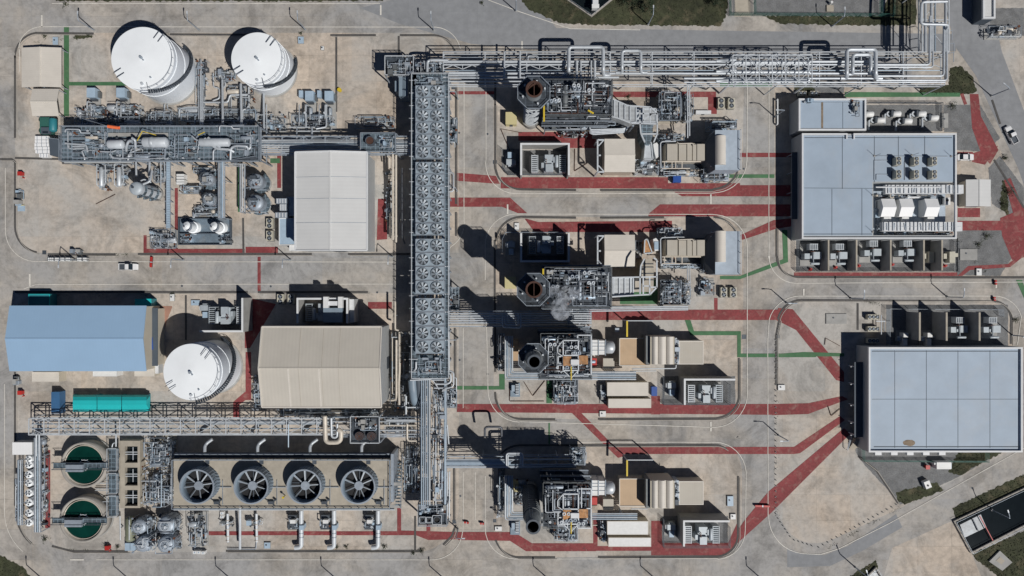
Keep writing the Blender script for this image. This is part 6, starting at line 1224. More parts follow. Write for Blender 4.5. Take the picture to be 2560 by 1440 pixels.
rack('pipe_rack', 'narrow grey rack on the kerb side of the white dosing tanks', 44, 1150, 56, 1312, 3.4, 'y', 5, [(.3, .12, .1, 'pipe_blue'), (.7, .14, .1, 'pipe_silver')], truss=False, tw=.16, low=False, m='steel'); rack('pipe_rack', 'pale steel rack on the yard side of the white dosing tanks', 86, 1095, 102, 1330, 3.6, 'y', 5, [(.2, .13, .1, 'pipe_silver'), (.5, .13, .1, 'pipe_blue'), (.8, .13, .1, 'pipe_silver')], truss=False, tw=.18, low=False, m='steel', deck=(.3, .7))
skid('dosing_skid', 'dosing pumps on the kerb side of the white tank row', 36, 1165, 46, 1310, .2, 2, 140, np=10, nv=0, nb=12, nval=16, rail=False); skid('dosing_skid', 'dosing pumps and cabinets on the yard side of the white tank row', 92, 1095, 112, 1320, .2, 2.4, 141, np=16, nv=2, nb=12, nval=22, rail=False, base=None)
flatroof('canopy', 'flat white canopy at the north end of the dosing tank row', 31, 1106, 80, 1137, 3.6, 'white_sheet', 'wall_grey', .1, pw=.1, cat='shelter', parm='white_sheet')
for q, v in enumerate((1219, 1261)): 
    t = thing('control_box', '%s white control box beside the dosing tank rack' % ('upper' if q == 0 else 'lower'), 'cabinet', at(99, v, 2)); MB().pbox(95, v-7, 104, v+8, .2, 2.3).build('body', 'cabinet_white', t); MB().pbox(94.5, v-7.5, 104.5, v+8.5, 2.3, 2.4).build('lid', 'parapet', t)
piperun('pair of ladder-like pipes under the west end of the lower rack', [([(91, 1085, 5.5), (91, 1140, 4)], .2), ([(98, 1085, 5.5), (98, 1150, 4)], .2)], sup=False)
# firewalled transformers north of the beige hall
pen('concrete firewall box open to the west around the western transformer', 499, 745, 625-17, 830, 6.5, 'E' 'S'); put('bigx', proto_bigx, at(563, 789, 4), 0, 'generator transformer in the firewall box north of the domed tank', 'generator transformers'); put('smallx', proto_smallx, at(512, 778, 2), 0, 'small auxiliary transformer left of the domed tank transformer', 'small auxiliary transformers')
pen('tall firewall enclosing the transformer north of the beige hall', 742, 745, 870, 808, 7, 'WNE'); put('bigx', proto_bigx, at(806, 781, 4), 0, 'generator transformer shaded by the beige hall', 'generator transformers')
t = thing('bus_duct', 'white-topped bus duct boxes crossing the firewall north of the beige hall', 'duct', at(830, 760, 8))
for (u0, u1) in ((808, 820), (845, 856)): MB().pbox(u0, 742, u1, 770, 7.3, 8.6).build('duct', 'cabinet_white', t)
MB().pbox(821, 753, 844, 764, 7.3, 8.2).build('cross_duct', 'parapet', t); MB().pbox(808, 770, 856, 806, 5.5, 6.5).build('lower_duct', 'cooler_shell', t)
flatroof('switch_kiosk', 'tall grey kiosk at the east side of the shaded transformer wall', 869, 748, 885, 806, 5.5, 'parapet', 'wall_grey', .2, pw=.2, cat='kiosk')
for q, u in enumerate((700.5, 727)): put('ac2', None, at(u, 748, 1.5), 0, '%s shaded condenser north of the beige hall' % ('west' if q == 0 else 'east'), 'condensers by the beige hall')
# ---------------------------------------------------------------- power blocks
stack('rusty-rimmed exhaust stack with octagonal platform nearest the north pipe rack', 1335.5, 223, 20, 30, (26.5, 4.1)); stack('exhaust stack with octagonal platform seen straight down mid-picture', 1335, 724, 20, 30, (24, 4.2))
stack('bare dark exhaust stack of the third block beside L-shaped pipes', 1336, 905, 17, 30, (21, 3.9), 0); stack('leaning dark exhaust stack at the south end of the fourth block', 1333, 1317, 17.5, 30)
h1 = hrsg('dark steam boiler of the first block east of the northern stack', 1362, 197, 1532, 286, 19, 201, n=32)
skid('boiler_platform', 'lower grated platform along the south side of the first boiler', 1362, 288, 1562, 319, 5, 8.5, 290, cat='platform', base=None, deck='grating_dark', np=24, nv=3, nb=8, nval=26); h2_ = hrsg('dark steam boiler of the second block with steam rising from it', 1362, 668, 1530, 768, 19, 202, n=28)
h3_ = hrsg('boiler of the third block with white handrails and rusty platforms', 1352, 834, 1480, 948, 19, 203, n=34); h4_ = hrsg('boiler of the fourth block with white handrails, north of the leaning stack', 1358, 1208, 1478, 1322, 19, 204, n=34)
for t, u0, v0, z in ((h1, 1360, 256, 21), (h2_, 1358, 672, 20)): MB().beam(W(u0, v0, z), W(u0, v0+48 if t is h1 else v0+14, z), .4).build('crane_beam', 'yellow', t)
MB().beam(W(1470, 276, 20), W(1484, 284, 20), .4).build('crane_beam', 'yellow', h1)
# white frames and rust platforms on blocks 3 and 4
for t, dv, z in ((h3_, 0, 20), (h4_, 372, 20)):
    dv = 0 if dv == 0 else 384
    for (u0, v0, u1, v1, z0) in ((1408, 851, 1446, 926, z), (1359+36, 891, 1409, 928, z-.5), (1444, 838, 1478, 936, z-.6)):
        A = W(u0, v0+dv, z0); B = W(u1, v1+dv, z0); k = MB(); zz = z0
        for p, q in (((A.x, A.y), (B.x, A.y)), ((B.x, A.y), (B.x, B.y)), ((B.x, B.y), (A.x, B.y)), ((A.x, B.y), (A.x, A.y)), ((A.x, (A.y+B.y)/2), (B.x, (A.y+B.y)/2))): k.beam((*p, zz), (*q, zz), .28)
        for p in ((A.x, A.y), (B.x, A.y), (A.x, B.y), (B.x, B.y)): k.beam((*p, zz-3), (*p, zz), .25)
        k.build('portal_frame', 'steel_white', t)
    MB().pbox(1408, 891+dv, 1428, 915+dv, z+.1, z+.3).build('platform', 'rust_orange', t); MB().pbox(1447, 889+dv, 1470, 911+dv, z, z+.2).build('platform', 'rust_orange', t); MB().pbox(1427, 899+dv, 1448, 912+dv, z+.3, z+.7).build('cover', 'parapet', t)
    for (u, v) in ((1417, 857), (1436, 857), (1418, 921), (1436, 921), (1372, 900), (1383, 900), (1374, 908)):
        c = W(u, v+dv, z); MB().ring((c.x, c.y), .3, .5, z-2, z-.4, 14).cyl((c.x, c.y), .3, z-2, z-1, 12).build('silencer', 'steel_dark', t)
    MB().beam(W(1408, 926+dv, z), W(1428, 945+dv, z), .18).beam(W(1446, 926+dv, z), W(1428, 945+dv, z), .18).beam(W(1408, 851+dv, z), W(1394, 868+dv, z), .18).beam(W(1394, 868+dv, z), W(1394, 882+dv, z), .18).beam(W(1394, 882+dv, z), W(1408, 892+dv, z), .18).build('strut', 'steel_white', t)
    MB().beam(W(1428, 916+dv, z+.3), W(1428, 950+dv, z+.3), .26).build('crane_beam', 'yellow', t)
# inlet ducts of blocks 1 and 2 (white framed transition)
def poly_duct(label, pts, z0, z1, nm='exhaust_duct', m='duct_silver', frame=None, fz=None):
    c = W(pts[0][0], pts[0][1], 0); t = thing(nm, label, 'duct', (c.x, c.y, 0)); MB().prism([tuple(W(u, v, z1).xy) for u, v in pts], z0, z1).build('casing', m, t)
    k = MB(); P = [W(u, v, z1) for u, v in pts]
    for i in range(len(P)): k.beam(P[i]+Vector((0, 0, .1)), P[(i+1) % len(P)]+Vector((0, 0, .1)), .3)
    k.build('edge_stiffener', 'steel_white', t)
    for fr in frame or []:
        k = MB(); q = [W(u, v, fz) for u, v in fr]
        for i in range(len(q)-1): k.beam(q[i], q[i+1], .34)
        k.build('frame', 'steel_white', t)
    for (u, v) in (pts[0], pts[len(pts)//2]): p = W(u, v, z1); MB().cbox((p.x, p.y), .4, .4, 0, z0+.1).build('leg', 'steel', t)
    return t
d = poly_duct('ribbed silver transition duct on the first block boiler outlet', [(1530, 247), (1566, 263), (1590, 268), (1590, 305), (1576, 308), (1545, 296), (1530, 292)], 9, 13)
for i in range(4): u = 1536+i*13; MB().beam(W(u, 250+i*5, 13.2), W(u, 292+i*3, 13.2), .25).build('rib', 'steel_white', d)
d = poly_duct('white-framed square duct hub of the first block', [(1590, 272), (1640, 272), (1640, 305), (1590, 305)], 4, 8, frame=[[(1565, 264), (1626, 268), (1643, 284), (1643, 335), (1634, 356)], [(1580, 308), (1643, 310)], [(1608, 268), (1608, 308)], [(1625, 268), (1625, 308)], [(1608, 302), (1630, 284), (1643, 284)], [(1600, 308), (1602, 333), (1612, 356)], [(1604, 335), (1642, 335)], [(1598, 284), (1643, 286)]], fz=13)
MB().prism([tuple(W(u, v, 7).xy) for u, v in ((1602, 312), (1632, 312), (1632, 340), (1624, 362), (1612, 362), (1602, 340))], 2, 7).build('duct_neck', 'grating', d)
MB().tube([W(1593, 275, 10), W(1593, 306, 10)], .45, 12).build('pipe', 'steel_white', d)
poly_duct('silver inlet transition of the first block turbine', [(1614, 358), (1628, 356), (1632, 398), (1610, 398)], 1, 6, 'inlet_transition', 'steel_white'); t = thing('curved_casing', 'curved grey exhaust casing at the west end of the first block turbine', 'duct', at(1638, 377, 5)); MB().prism([tuple(W(u, v, 5.5).xy) for u, v in ((1633, 360), (1642, 356), (1649, 366), (1649, 390), (1640, 396), (1636, 380))], .5, 5.5).build('casing', 'cabinet_white', t); MB().prism([tuple(W(u, v, 4.5).xy) for u, v in ((1622, 358), (1634, 358), (1638, 380), (1632, 392), (1624, 385))], .5, 4.5).build('inner_casing', 'cooler_shell', t)
d = poly_duct('ribbed silver transition duct on the second block boiler outlet', [(1530, 694), (1583, 694), (1583, 736), (1530, 740)], 8, 11, frame=[[(1530, 694), (1642, 692)], [(1530, 742), (1625, 736), (1642, 718), (1642, 650), (1634, 645)], [(1600, 735), (1600, 694), (1602, 665), (1611, 647)], [(1608, 694), (1608, 736)], [(1624, 694), (1624, 736)], [(1624, 718), (1642, 718)], [(1608, 715), (1624, 715)]], fz=12)
for i in range(4): u = 1534+i*14; MB().beam(W(u, 694, 11.2), W(u, 740, 11.2), .25).build('rib', 'steel_white', d)
MB().prism([tuple(W(u, v, 8).xy) for u, v in ((1604, 660), (1610, 648), (1628, 648), (1634, 660), (1634, 730), (1604, 730))], 2, 8).build('duct_neck', 'tower_deck', d); MB().pbox(1583, 697, 1598, 730, 4, 9).build('bellows', 'roof_tan', d)
k = MB()
for v in (660, 668, 684, 700): k.beam(W(1604, v, 8.1), W(1634, v, 8.1), .2)
k.build('flange', 'steel_dark', d)
poly_duct('small orange-brown transition west of the second block turbine', [(1612, 600), (1618, 598), (1630, 632), (1610, 634)], 1, 5, 'inlet_transition', 'rust_orange'); t = thing('curved_casing', 'curved grey exhaust casing at the west end of the second block turbine', 'duct', at(1640, 612, 5)); MB().prism([tuple(W(u, v, 5.5).xy) for u, v in ((1633, 598), (1640, 595), (1648, 604), (1648, 626), (1637, 628))], .5, 5.5).build('casing', 'cabinet_white', t); MB().pbox(1636, 604, 1646, 624, 5.5, 5.7).build('cover', 'cabinet_blue', t)
# turbine enclosures, filter houses, generator sheds for blocks 1 and 2
for b_, (g0, g1, f0, f1, s0, s1, nm) in enumerate([(360, 401, 325, 425, 347, 430, 'first'), (600, 639, 578, 686, 587, 668, 'second')]):
    t = thing('turbine_enclosure', 'sand-coloured gas turbine enclosure of the %s block' % nm, 'turbine enclosure', at(1714, (g0+g1)/2, 6)); ws = [(1668, 1694), (1697, 1716), (1718, 1730), (1732, 1741), (1743, 1762)]
    for i, (u0, u1) in enumerate(ws):
        MB().pbox(u0, g0+(i % 2), u1, g1, 0, 6+.12*(i % 3)).build('roof_panel', 'roof_tan', t)
    MB().pbox(1665, g0-2, 1765, g1+1, 0, 5.4).build('casing', 'wall_cream', t); MB().pbox(1652, g0-5, 1766, g1+22, 0, .8).build('plinth', 'steel_dark', t)
    MB().tube([W(1652, g1+20, 6), W(1651, g0-2, 6), W(1655, g0-6, 6), W(1690, g0-7, 6.5)], .17, 8).build('pipe', 'steel_white', t); MB().tube([W(1693, g0-5, 6.6), W(1696, g0-1, 6.8), W(1732, g0-2, 6.8), W(1734, g0+5, 6.8)], .15, 8).build('pipe', 'pipe_cream', t); MB().tube([W(1655, g1+3, 5), W(1752, g1+3, 5)], .16, 8).build('pipe', 'pipe_cream', t); MB().tube([W(1655, g1+20, 5), W(1725, g1+20, 5)], .16, 8).build('pipe', 'pipe_cream', t)
    for u in (1661, 1680, 1689, 1705): MB().beam(W(u, g1+3, 5), W(u, g1+20, 5), .25).build('cross_pipe', 'pipe_cream', t)
    clutter(t, 1650, g1+4, 1700, g1+19, .8, 4, 220+b_, np=8, nv=1, nb=2, nval=8, rail=False, legs=False)
    zf2 = 9; t = thing('air_intake_house', 'air intake filter house with pale blue roof and cream hood, %s block' % nm, 'filter house', at(1815, (f0+f1)/2, 9)); u0, u1 = 1788, 1850
    a = W(u0, f0, zf2); b = W(u1, f1, zf2); MB().box(a.x, b.y, b.x, a.y, 3, zf2).build('housing', 'roof_flat', t).data.materials[0] = mat('filter_roof', (.38, .45, .53), .5, var=.1, scale=.8, stain=.2) if b_ == 0 else MATS['filter_roof']
    m = MB(); x0 = W(1762, f0+25, 5.5).x; m.add([(x0, b.y+.2+3, 1), (x0, a.y-.2-3, 1), (a.x, a.y-.2, 1), (a.x, b.y+.2, 1), (x0, b.y+3.2, 5.8), (x0, a.y-3.2, 5.8), (a.x-.02, a.y-.2, zf2-.05), (a.x-.02, b.y+.2, zf2-.05)], [(0, 1, 2, 3), (7, 6, 5, 4), (0, 4, 5, 1), (1, 5, 6, 2), (2, 6, 7, 3), (3, 7, 4, 0)]); m.build('transition', 'wall_slate', t)
    hu0, hu1 = (1790, 1817); hv0, hv1 = (f0+13, f0+86) if b_ == 0 else (f0-1, f0+77); A = W(hu0, hv0, zf2+.8); B = W(hu1, hv1, zf2+.8); m = MB(); n = 8
    vs = []
    for y in (B.y, A.y): vs += [(A.x+(B.x-A.x)*i/n, y, zf2+.02+1.0*math.sin(PI*i/n)**.6) for i in range(n+1)]
    m.add(vs, [(i, i+1, i+n+2, i+n+1) for i in range(n)], True); m.add(vs[:n+1], [tuple(range(n, -1, -1))]); m.add(vs[n+1:], [tuple(range(n+1))]); m.build('hood', 'roof_cream', t)
    k = MB()
    for i in range(7): y = A.y+(B.y-A.y)*i/6; p = W(1780, 0, 8); k.cbox((p.x, y), .3, .3, 7.2, 7.7)
    k.build('lug', 'steel_white', t)
    k = MB(); k.rail([(b.x, b.y, zf2), (b.x, a.y, zf2)], 1, .1); k.build('railing', 'steel_white', t)
    for p in ((a.x+.4, a.y-.4), (b.x-.4, a.y-.4), (a.x+.4, b.y+.4), (b.x-.4, b.y+.4)): MB().cbox(p, .5, .5, 0, 3).build('leg', 'steel', t)
    t = gable('generator_shed', 'grey-beige ridged generator shed of the %s block with a white gantry' % nm, 1511, s0, 1587, s1, 'x', 7, 7.6, 'roof_cream', 'wall_cream')
    t = thing('gantry_frame', 'white gantry frame on the west side of the %s block generator shed' % nm, 'gantry', at(1502, (s0+s1)/2, 7)); k = MB(); Z = 7.2
    for p, q in (((1494, s0+3), (1510, s0+3)), ((1494, s0+3), (1494, s1)), ((1494, s1), (1510, s1)), ((1494, (s0+s1)/2), (1502, (s0+s1)/2))): k.beam(W(*p, Z), W(*q, Z), .38)
    k.build('beam', 'steel_white', t); MB().beam(W(1496, s0+18, Z), W(1509, s0+4, Z), .28).beam(W(1496, s1-16, Z), W(1509, s1-2, Z), .28).build('brace', 'steel_white', t)
    for p in ((1494, s0+3), (1494, s1)): c = W(*p, Z); MB().cbox((c.x, c.y), .35, .35, 0, Z).build('leg', 'steel_white', t)
# pens of blocks 1 and 2
pen('open-fronted firewall box of the first block transformer', 1301, 358, 1424, 438, 6, 'WNE'); put('bigx', None, at(1372, 408, 4), PI, 'generator transformer of the first block', 'generator transformers'); put('smallx', None, at(1276, 397, 2), PI, 'small auxiliary transformer of the first block', 'small auxiliary transformers')
pen('open-fronted firewall box of the second block transformer', 1301, 583, 1424, 655, 6, 'WSE'); put('bigx', None, at(1366, 612, 4), 0, 'generator transformer of the second block, in the stack shadow', 'generator transformers'); put('smallx', None, at(1277, 620, 2), 0, 'small auxiliary transformer of the second block', 'small auxiliary transformers')
fence('mesh fence around the first block transformers', [(1255, 372), (1255, 418), (1270, 438), (1420, 438)], m='steel_dark'); fence('mesh fence around the second block transformers', [(1256, 640), (1256, 600), (1264, 582), (1420, 582)], m='steel')
for q, (u0, v0, u1, v1, z, mm, lb) in enumerate([(1264, 280, 1292, 311, 2.6, 'pale_yellow', 'pale yellow cube shelter west of the northern stack'), (1262, 692, 1290, 722, 2.6, 'pale_yellow', 'pale yellow cube shelter west of the second stack'), (1279, 848, 1296, 902, 2.6, 'roof_orange', 'ochre shelter behind the L-shaped pipes of the third block'), (1281, 1204, 1296, 1231, 2.6, 'pale_yellow', 'pale yellow shelter behind the L-shaped pipes of the fourth block'), (1683, 440, 1703, 456, 1.8, 'blue', 'deep blue box south of the first block turbine'), (1629, 967, 1643, 990, 2, 'blue', 'deep blue box beside the third block cream sheds'), (1480, 896, 1492, 916, 2.5, 'red', 'red box near the third block turbine duct'), (1479, 1244, 1493, 1264, 2.5, 'red', 'red box near the fourth block turbine duct'), (1508, 896, 1536, 922, 3, 'roof_tan', 'small sand-coloured box under the third block turbine duct'), (1508, 1248, 1534, 1275, 3, 'roof_tan', 'small sand-coloured box under the fourth block turbine duct'), (1740, 276, 1778, 285, 1.2, 'parapet', 'long pale skip by the first block pipe skid'), (1538, 820, 1548, 830, 1.5, 'steel', 'small grey box north of the third block duct')]):
    t = thing('equipment_box', lb, 'enclosure', at((u0+u1)/2, (v0+v1)/2, z)); A = W(u0, v0, z); B = W(u1, v1, z); MB().box(A.x+.05, B.y+.05, B.x-.05, A.y-.05, 0, z-.12).build('body', mm, t); MB().box(A.x, B.y, B.x, A.y, z-.12, z).build('roof', mm, t); MB().box((A.x+B.x)/2-.4, B.y-.02, (A.x+B.x)/2+.4, B.y+.03, .1, min(2, z-.3)).build('door', 'steel_dark', t)
for q, (u0, v0, u1, v1, z0, z1, lb) in enumerate([(1652, 225, 1706, 296, 3, 6, 'dense small-bore pipe module north of the first block turbine'), (1715, 232, 1735, 300, .3, 4, 'narrow valve module beside the first block pipe module'), (1656, 700, 1708, 762, 3, 6, 'dense small-bore pipe module south of the second block turbine'), (1709, 702, 1730, 762, .3, 4, 'greenish narrow module beside the second block pipe module'), (1386, 950, 1447, 1012, 2, 5, 'dense square pipe module south of the third block boiler'), (1387, 1312, 1446, 1358, 2, 5, 'dense square pipe module south of the fourth block boiler')]):
    skid('pipe_module', lb, u0, v0, u1, v1, z0, z1, 240+q, cat='pipe module', np=26, nv=2, nb=8, nval=26, base='tower_deck', deck='grating_dark' if z0 > 1 else None, rr=(.04, .13))
piperun('vertical silver pipes from the north pipe rack to the first block turbine', [([(1719, 205, 8), (1719, 345, 5)], .18), ([(1724, 205, 8), (1724, 340, 5)], .14)], sup=False); piperun('vertical silver pipes between the second block turbine and its pipe module', [([(1719, 660, 5), (1719, 700, 5)], .18), ([(1724, 660, 5), (1725, 705, 5)], .14)], sup=False)
skid('lube_oil_skid', 'dark oil skid on the north side of the first block turbine', 1650, 330, 1712, 355, 1, 5, 250, np=14, nv=2, nb=5, nval=12); skid('lube_oil_skid', 'dark oil skid on the north side of the second block turbine', 1650, 567, 1712, 595, 1, 5, 251, np=14, nv=2, nb=5, nval=12)
skid('valve_station', 'grey equipment row along the south side of the first block turbine', 1652, 425, 1755, 438, .3, 3, 252, np=14, nv=1, nb=14, nval=10, rail=False); skid('valve_station', 'blue-grey crates and pipes at the south corner of the first intake house', 1755, 420, 1830, 455, .3, 3.4, 253, np=16, nv=2, nb=10, nval=12, rail=False, base=None); skid('valve_station', 'equipment row along the south side of the second block turbine', 1655, 658, 1755, 672, .3, 3, 254, np=10, nv=0, nb=12, nval=8, rail=False); skid('valve_station', 'crumpled dark pipe cover south-west of the second intake house', 1758, 656, 1806, 684, .3, 4, 255, np=18, nv=2, nb=8, nval=10, rail=False)
skid('fuel_skid', 'flanged fuel skid between the first block shed and turbine', 1588, 395, 1652, 435, .3, 3, 256, np=16, nv=2, nb=5, nval=16, rail=False); skid('fuel_skid', 'flanged fuel skid between the second block shed and turbine', 1588, 598, 1610, 645, .3, 3, 257, np=10, nv=1, nb=3, nval=10, rail=False)
skid('cooling_skid', 'grey framed cooler module at the north side of the first intake house', 1772, 295, 1850, 323, .3, 4, 258, np=8, nv=1, nb=10, nval=6); skid('cooling_skid', 'cream valve module south of the second intake house', 1750, 695, 1792, 742, .3, 3, 259, np=8, nv=1, nb=8, nval=8, rail=False)
for q, (u, v) in enumerate([(1803.5, 258), (1829, 258)]): put('ac2', None, at(u, v, 1.5), 0, '%s cream twin-fan condenser north of the first intake house' % ('west' if q == 0 else 'east'))
for q, (u, v) in enumerate([(1810, 731), (1834, 731)]): put('ac2', None, at(u, v, 1.5), 0, '%s cream twin-fan condenser south of the second intake house' % ('west' if q == 0 else 'east'))
for q, (u, v) in enumerate([(2007, 233), (2036, 233)]): put('ac2h', lambda: proto_ac(2, along='x', L=1.05, Wd=1.2), at(u, v, 1.5), 0, '%s small twin-fan condenser tucked under the rack north of the north-east building' % ('west' if q == 0 else 'east'))
# parallel pipes under block 1 / block 2 boilers
piperun('curved parallel pipes along the south flank of the first boiler', [([(1474, 319+i*4, 8-i*.4), (1476+i*2, 324+i*4, 8-i*.4), (1560, 322+i*3, 8-i*.4), (1575, 312, 8)], .22, 'pipe_silver') for i in range(4)], sup=False)
piperun('long straight silver pipes along the south edge of the second block', [([(1460, 768+i*5, 5), (1720, 766+i*4, 5)], .2, 'pipe_silver') for i in range(3)])
# blocks 3 and 4
for b_, (dv, nm) in enumerate([(0, 'third'), (351, 'fourth')]):
    x = dv
    t = thing('turbine_duct', 'silver stepped turbine exhaust duct of the %s block' % nm, 'duct', at(1505, 868+x, 5)); zz = 6
    for i, (u0, u1, e) in enumerate(((1480, 1496, 0), (1497, 1514, 1.5))): MB().pbox(u0, 850+e+x, u1, 888-e+x, .5, zz).build('casing', 'cabinet_white', t); 
    k = MB()
    for u in (1480, 1496.5, 1514): k.pbox(u-.8, 849+x, u+.8, 889+x, .5, zz+.25)
    for v in (858, 866, 876): k.pbox(1480, v-.4+x, 1514, v+.4+x, zz, zz+.15)
    k.build('stiffener', 'steel', t); MB().vessel(W(1517, 868+x, 5), W(1530, 868+x, 5), 1.7, 20).build('nozzle', 'pipe_silver', t); MB().cbox(tuple(W(1500, 868+x, 3).xy), 3.5, 3, 0, .5).build('plinth', 'concrete_wall', t)
    z = 5; t = thing('generator_house', 'flat ochre roof of the generator house, %s block' % nm, 'building', at(1585, 880+x, 5))
    A = W(1549, 846+x, z); B = W(1625, 914+x, z); MB().box(A.x, B.y, B.x, A.y, z-.25, z).build('roof', 'roof_orange', t); MB().box(A.x+.2, B.y+.2, B.x-.2, A.y-.2, 0, z-.27).build('wall', 'wall_cream', t); k = MB()
    k.beam((A.x, A.y, z+.05), (B.x, A.y, z+.05), .2).beam((A.x, B.y, z+.05), (A.x, A.y, z+.05), .2).beam((A.x, B.y, z+.05), (B.x, B.y, z+.05), .2); k.build('gutter', 'roof_cream', t)
    t = thing('air_intake_house', 'three-hooded cream air intake house of the %s block' % nm, 'filter house', at(1658, 876+x, 9)); z = 9.6 if True else 0
    dvv = x if b_ == 0 else 360
    hs = [(1631, 1646), (1647, 1666), (1667, 1684)]
    A = W(1626, 842+dvv, z-.6); B = W(1686, 911+dvv, z-.6); MB().box(A.x, B.y, B.x, A.y, 1.5, z-.6).build('housing', 'wall_cream', t); MB().box(A.x-1, B.y-.2, A.x, A.y+.2, 2.5, z-1.5).build('side_hood', 'casing', t)
    for i, (u0, u1) in enumerate(hs):
        P = W(u0, 842+dvv, z); Q = W(u1, 911+dvv, z); m = MB(); n = 6; vs = []
        for y in (Q.y, P.y): vs += [(P.x+(Q.x-P.x)*j/n, y, z-.6+.7*math.sin(PI*(j+.4)/(n+.6))) for j in range(n+1)]
        m.add(vs, [(j, j+1, j+n+2, j+n+1) for j in range(n)], True); m.add(vs[:n+1], [tuple(range(n, -1, -1))]); m.add(vs[n+1:], [tuple(range(n+1))]); m.build('hood', 'roof_cream', t)
    for p in ((A.x+.4, A.y-.4), (B.x-.4, A.y-.4), (A.x+.4, B.y+.4), (B.x-.4, B.y+.4)): MB().cbox(p, .5, .5, 0, 1.5).build('leg', 'steel', t)
    z = 4.5; A = W(1697, 852+x, z); B = W(1759, 911+x, z); t = flatroof('control_house', 'plain beige flat-roofed house east of the %s block intake' % nm, 1697, 852+x, 1759, 911+x, z, 'roof_tan', 'wall_cream', .12, parm='roof_cream', pw=.25)
    t = thing('gas_duct', 'vertical grey duct between the %s block intake and the beige house' % nm, 'duct', at(1691, 880+x, 5)); MB().pbox(1687, 850+x, 1697, 908+x, .3, 5).build('duct', 'steel', t); clutter(t, 1686, 846+x, 1698, 912+x, 5, 6, 260+b_, np=6, nv=0, nb=2, nval=6, rail=False, legs=False)
    t = thing('crane_frame', 'yellow crane beam with thin white frame north of the %s block generator house' % nm, 'crane', at(1566, 820+x, 8)); dd = 802+x-(3 if b_ else 0); MB().beam(W(1567.5, dd, 7), W(1567.5, dd+40, 7), .42).build('beam', 'yellow', t); MB().beam(W(1566, dd, 7), W(1632, dd, 7), .2).build('crossbar', 'steel_white', t)
    for u in (1567, 1632): c = W(u, dd, 7); MB().cbox((c.x, c.y), .25, .25, 0, 7).build('leg', 'steel', t)
    # L pipes
    L0 = 840+x-(2 if b_ else 0); v2 = 930+x
    runs = [([(1263+i*4.5, L0, 5), (1263+i*4.5, v2+18-i*4.5, 5), (1590 if not b_ else 1308, v2+18-i*4.5, 5)], .2, ('pipe_silver', 'pipe_blue')[i % 2]) for i in range(5)]
    piperun('L-shaped bundle of silver pipes around the west side of the %s block' % nm, runs)
    if b_: piperun('straight silver pipes east of the fourth block boiler toward the sheds', [([(1480, 1284+i*4.5, 5), (1593, 1284+i*4.5, 5)], .2, ('pipe_silver', 'pipe_blue')[i % 2]) for i in range(4)])
    # twin sheds
    z = 3.6; e = 0 if not b_ else 347; flatroof('electrical_shed', '%s cream flat shed of the pair in the %s block' % ('northern', nm), 1518, 956+e, 1621, 990+e, z, 'roof_cream' if not b_ else 'cabinet_white', 'wall_cream', .1, parm='roof_cream', pw=.15, cat='shed'); flatroof('electrical_shed', '%s slightly narrower flat shed of the pair in the %s block' % ('southern', nm), 1521, 997+e, 1628, 1020+e, z, 'roof_cream' if not b_ else 'cabinet_white', 'wall_cream', .1, parm='roof_cream', pw=.15, cat='shed')
    skid('switch_rack', 'switchgear frame on the west end of the %s block flat sheds' % nm, 1502, 955+e, 1516, 1012+e, .3, 2.5, 270+b_, cat='switchgear', np=6, nv=0, nb=6, nval=5, rail=False)
    pw = 947 if not b_ else 1301; w1 = 1838 if not b_ else 1824; w0 = 1710 if not b_ else 1708
    pen('blue-shaded firewall of the %s block transformer' % nm, w0, pw, w1, pw+65, 6.2, 'WN'); put('bigx', None, at(1765 if not b_ else 1757, pw+38, 4), PI, 'generator transformer of the %s block' % nm, 'generator transformers'); put('smallx', None, at(1679 if not b_ else 1678, pw+25, 2), 0, 'small auxiliary transformer of the %s block' % nm, 'small auxiliary transformers')
    fence('mesh fence around the %s block transformers' % nm, [(1656, pw-8), (1656, pw+62), (1820, pw+62), (1820, pw+12)], m='steel_dark')
    for q in range(1): 
        t = thing('pump_cabinet', 'blue pump block on a plinth in the south-west corner of the %s block' % nm, 'pump', at(1288, 975 if not b_ else 1320, 2)); vv = 975 if not b_ else 1320; MB().pbox(1276, vv-17, 1300, vv+17, 0, .4).build('plinth', 'blue', t).data.materials[0] = MATS['cooler_shell']; k = MB()
        for i in range(7): k.pbox(1289, vv-14+i*4, 1297, vv-12+i*4, .4, 1.6)
        k.build('fin', 'pipe_silver', t); MB().pbox(1279, vv-12, 1287, vv+4, .4, 1.4).build('motor', 'pipe_blue', t)
piperun('pale feed pipes crossing the third block between duct and sheds', [([(1580, 922, 4), (1690, 921, 4), (1690, 912, 4)], .16, 'steel_white'), ([(1575, 928, 4), (1640, 927, 4)], .13, 'pipe_silver')], sup=False); piperun('pale feed pipes crossing the fourth block between duct and sheds', [([(1578, 1272, 4), (1620, 1272, 4)], .14, 'steel_white')], sup=False)
piperun('large square pipe loop standing west of the fourth block', [([(1212, 1090, 5), (1212, 1067, 6), (1254, 1067, 6), (1254, 1090, 5)], .3, 'pipe_dark')], sup=False)
skid('corner_pipework', 'dark tangled pipework west of the third stack', 1245, 835, 1262, 930, .3, 4, 280, np=14, nv=1, nb=4, nval=20, rail=True); skid('corner_pipework', 'brown tangled pipework between yellow shelter and fourth stack', 1286, 1205, 1322, 1270, .3, 4, 281, np=16, nv=2, nb=5, nval=20, rail=False); skid('corner_pipework', 'dark tangled pipework at the west side of the fourth block', 1243, 1170, 1262, 1300, .3, 4, 282, np=14, nv=0, nb=4, nval=20, rail=True)
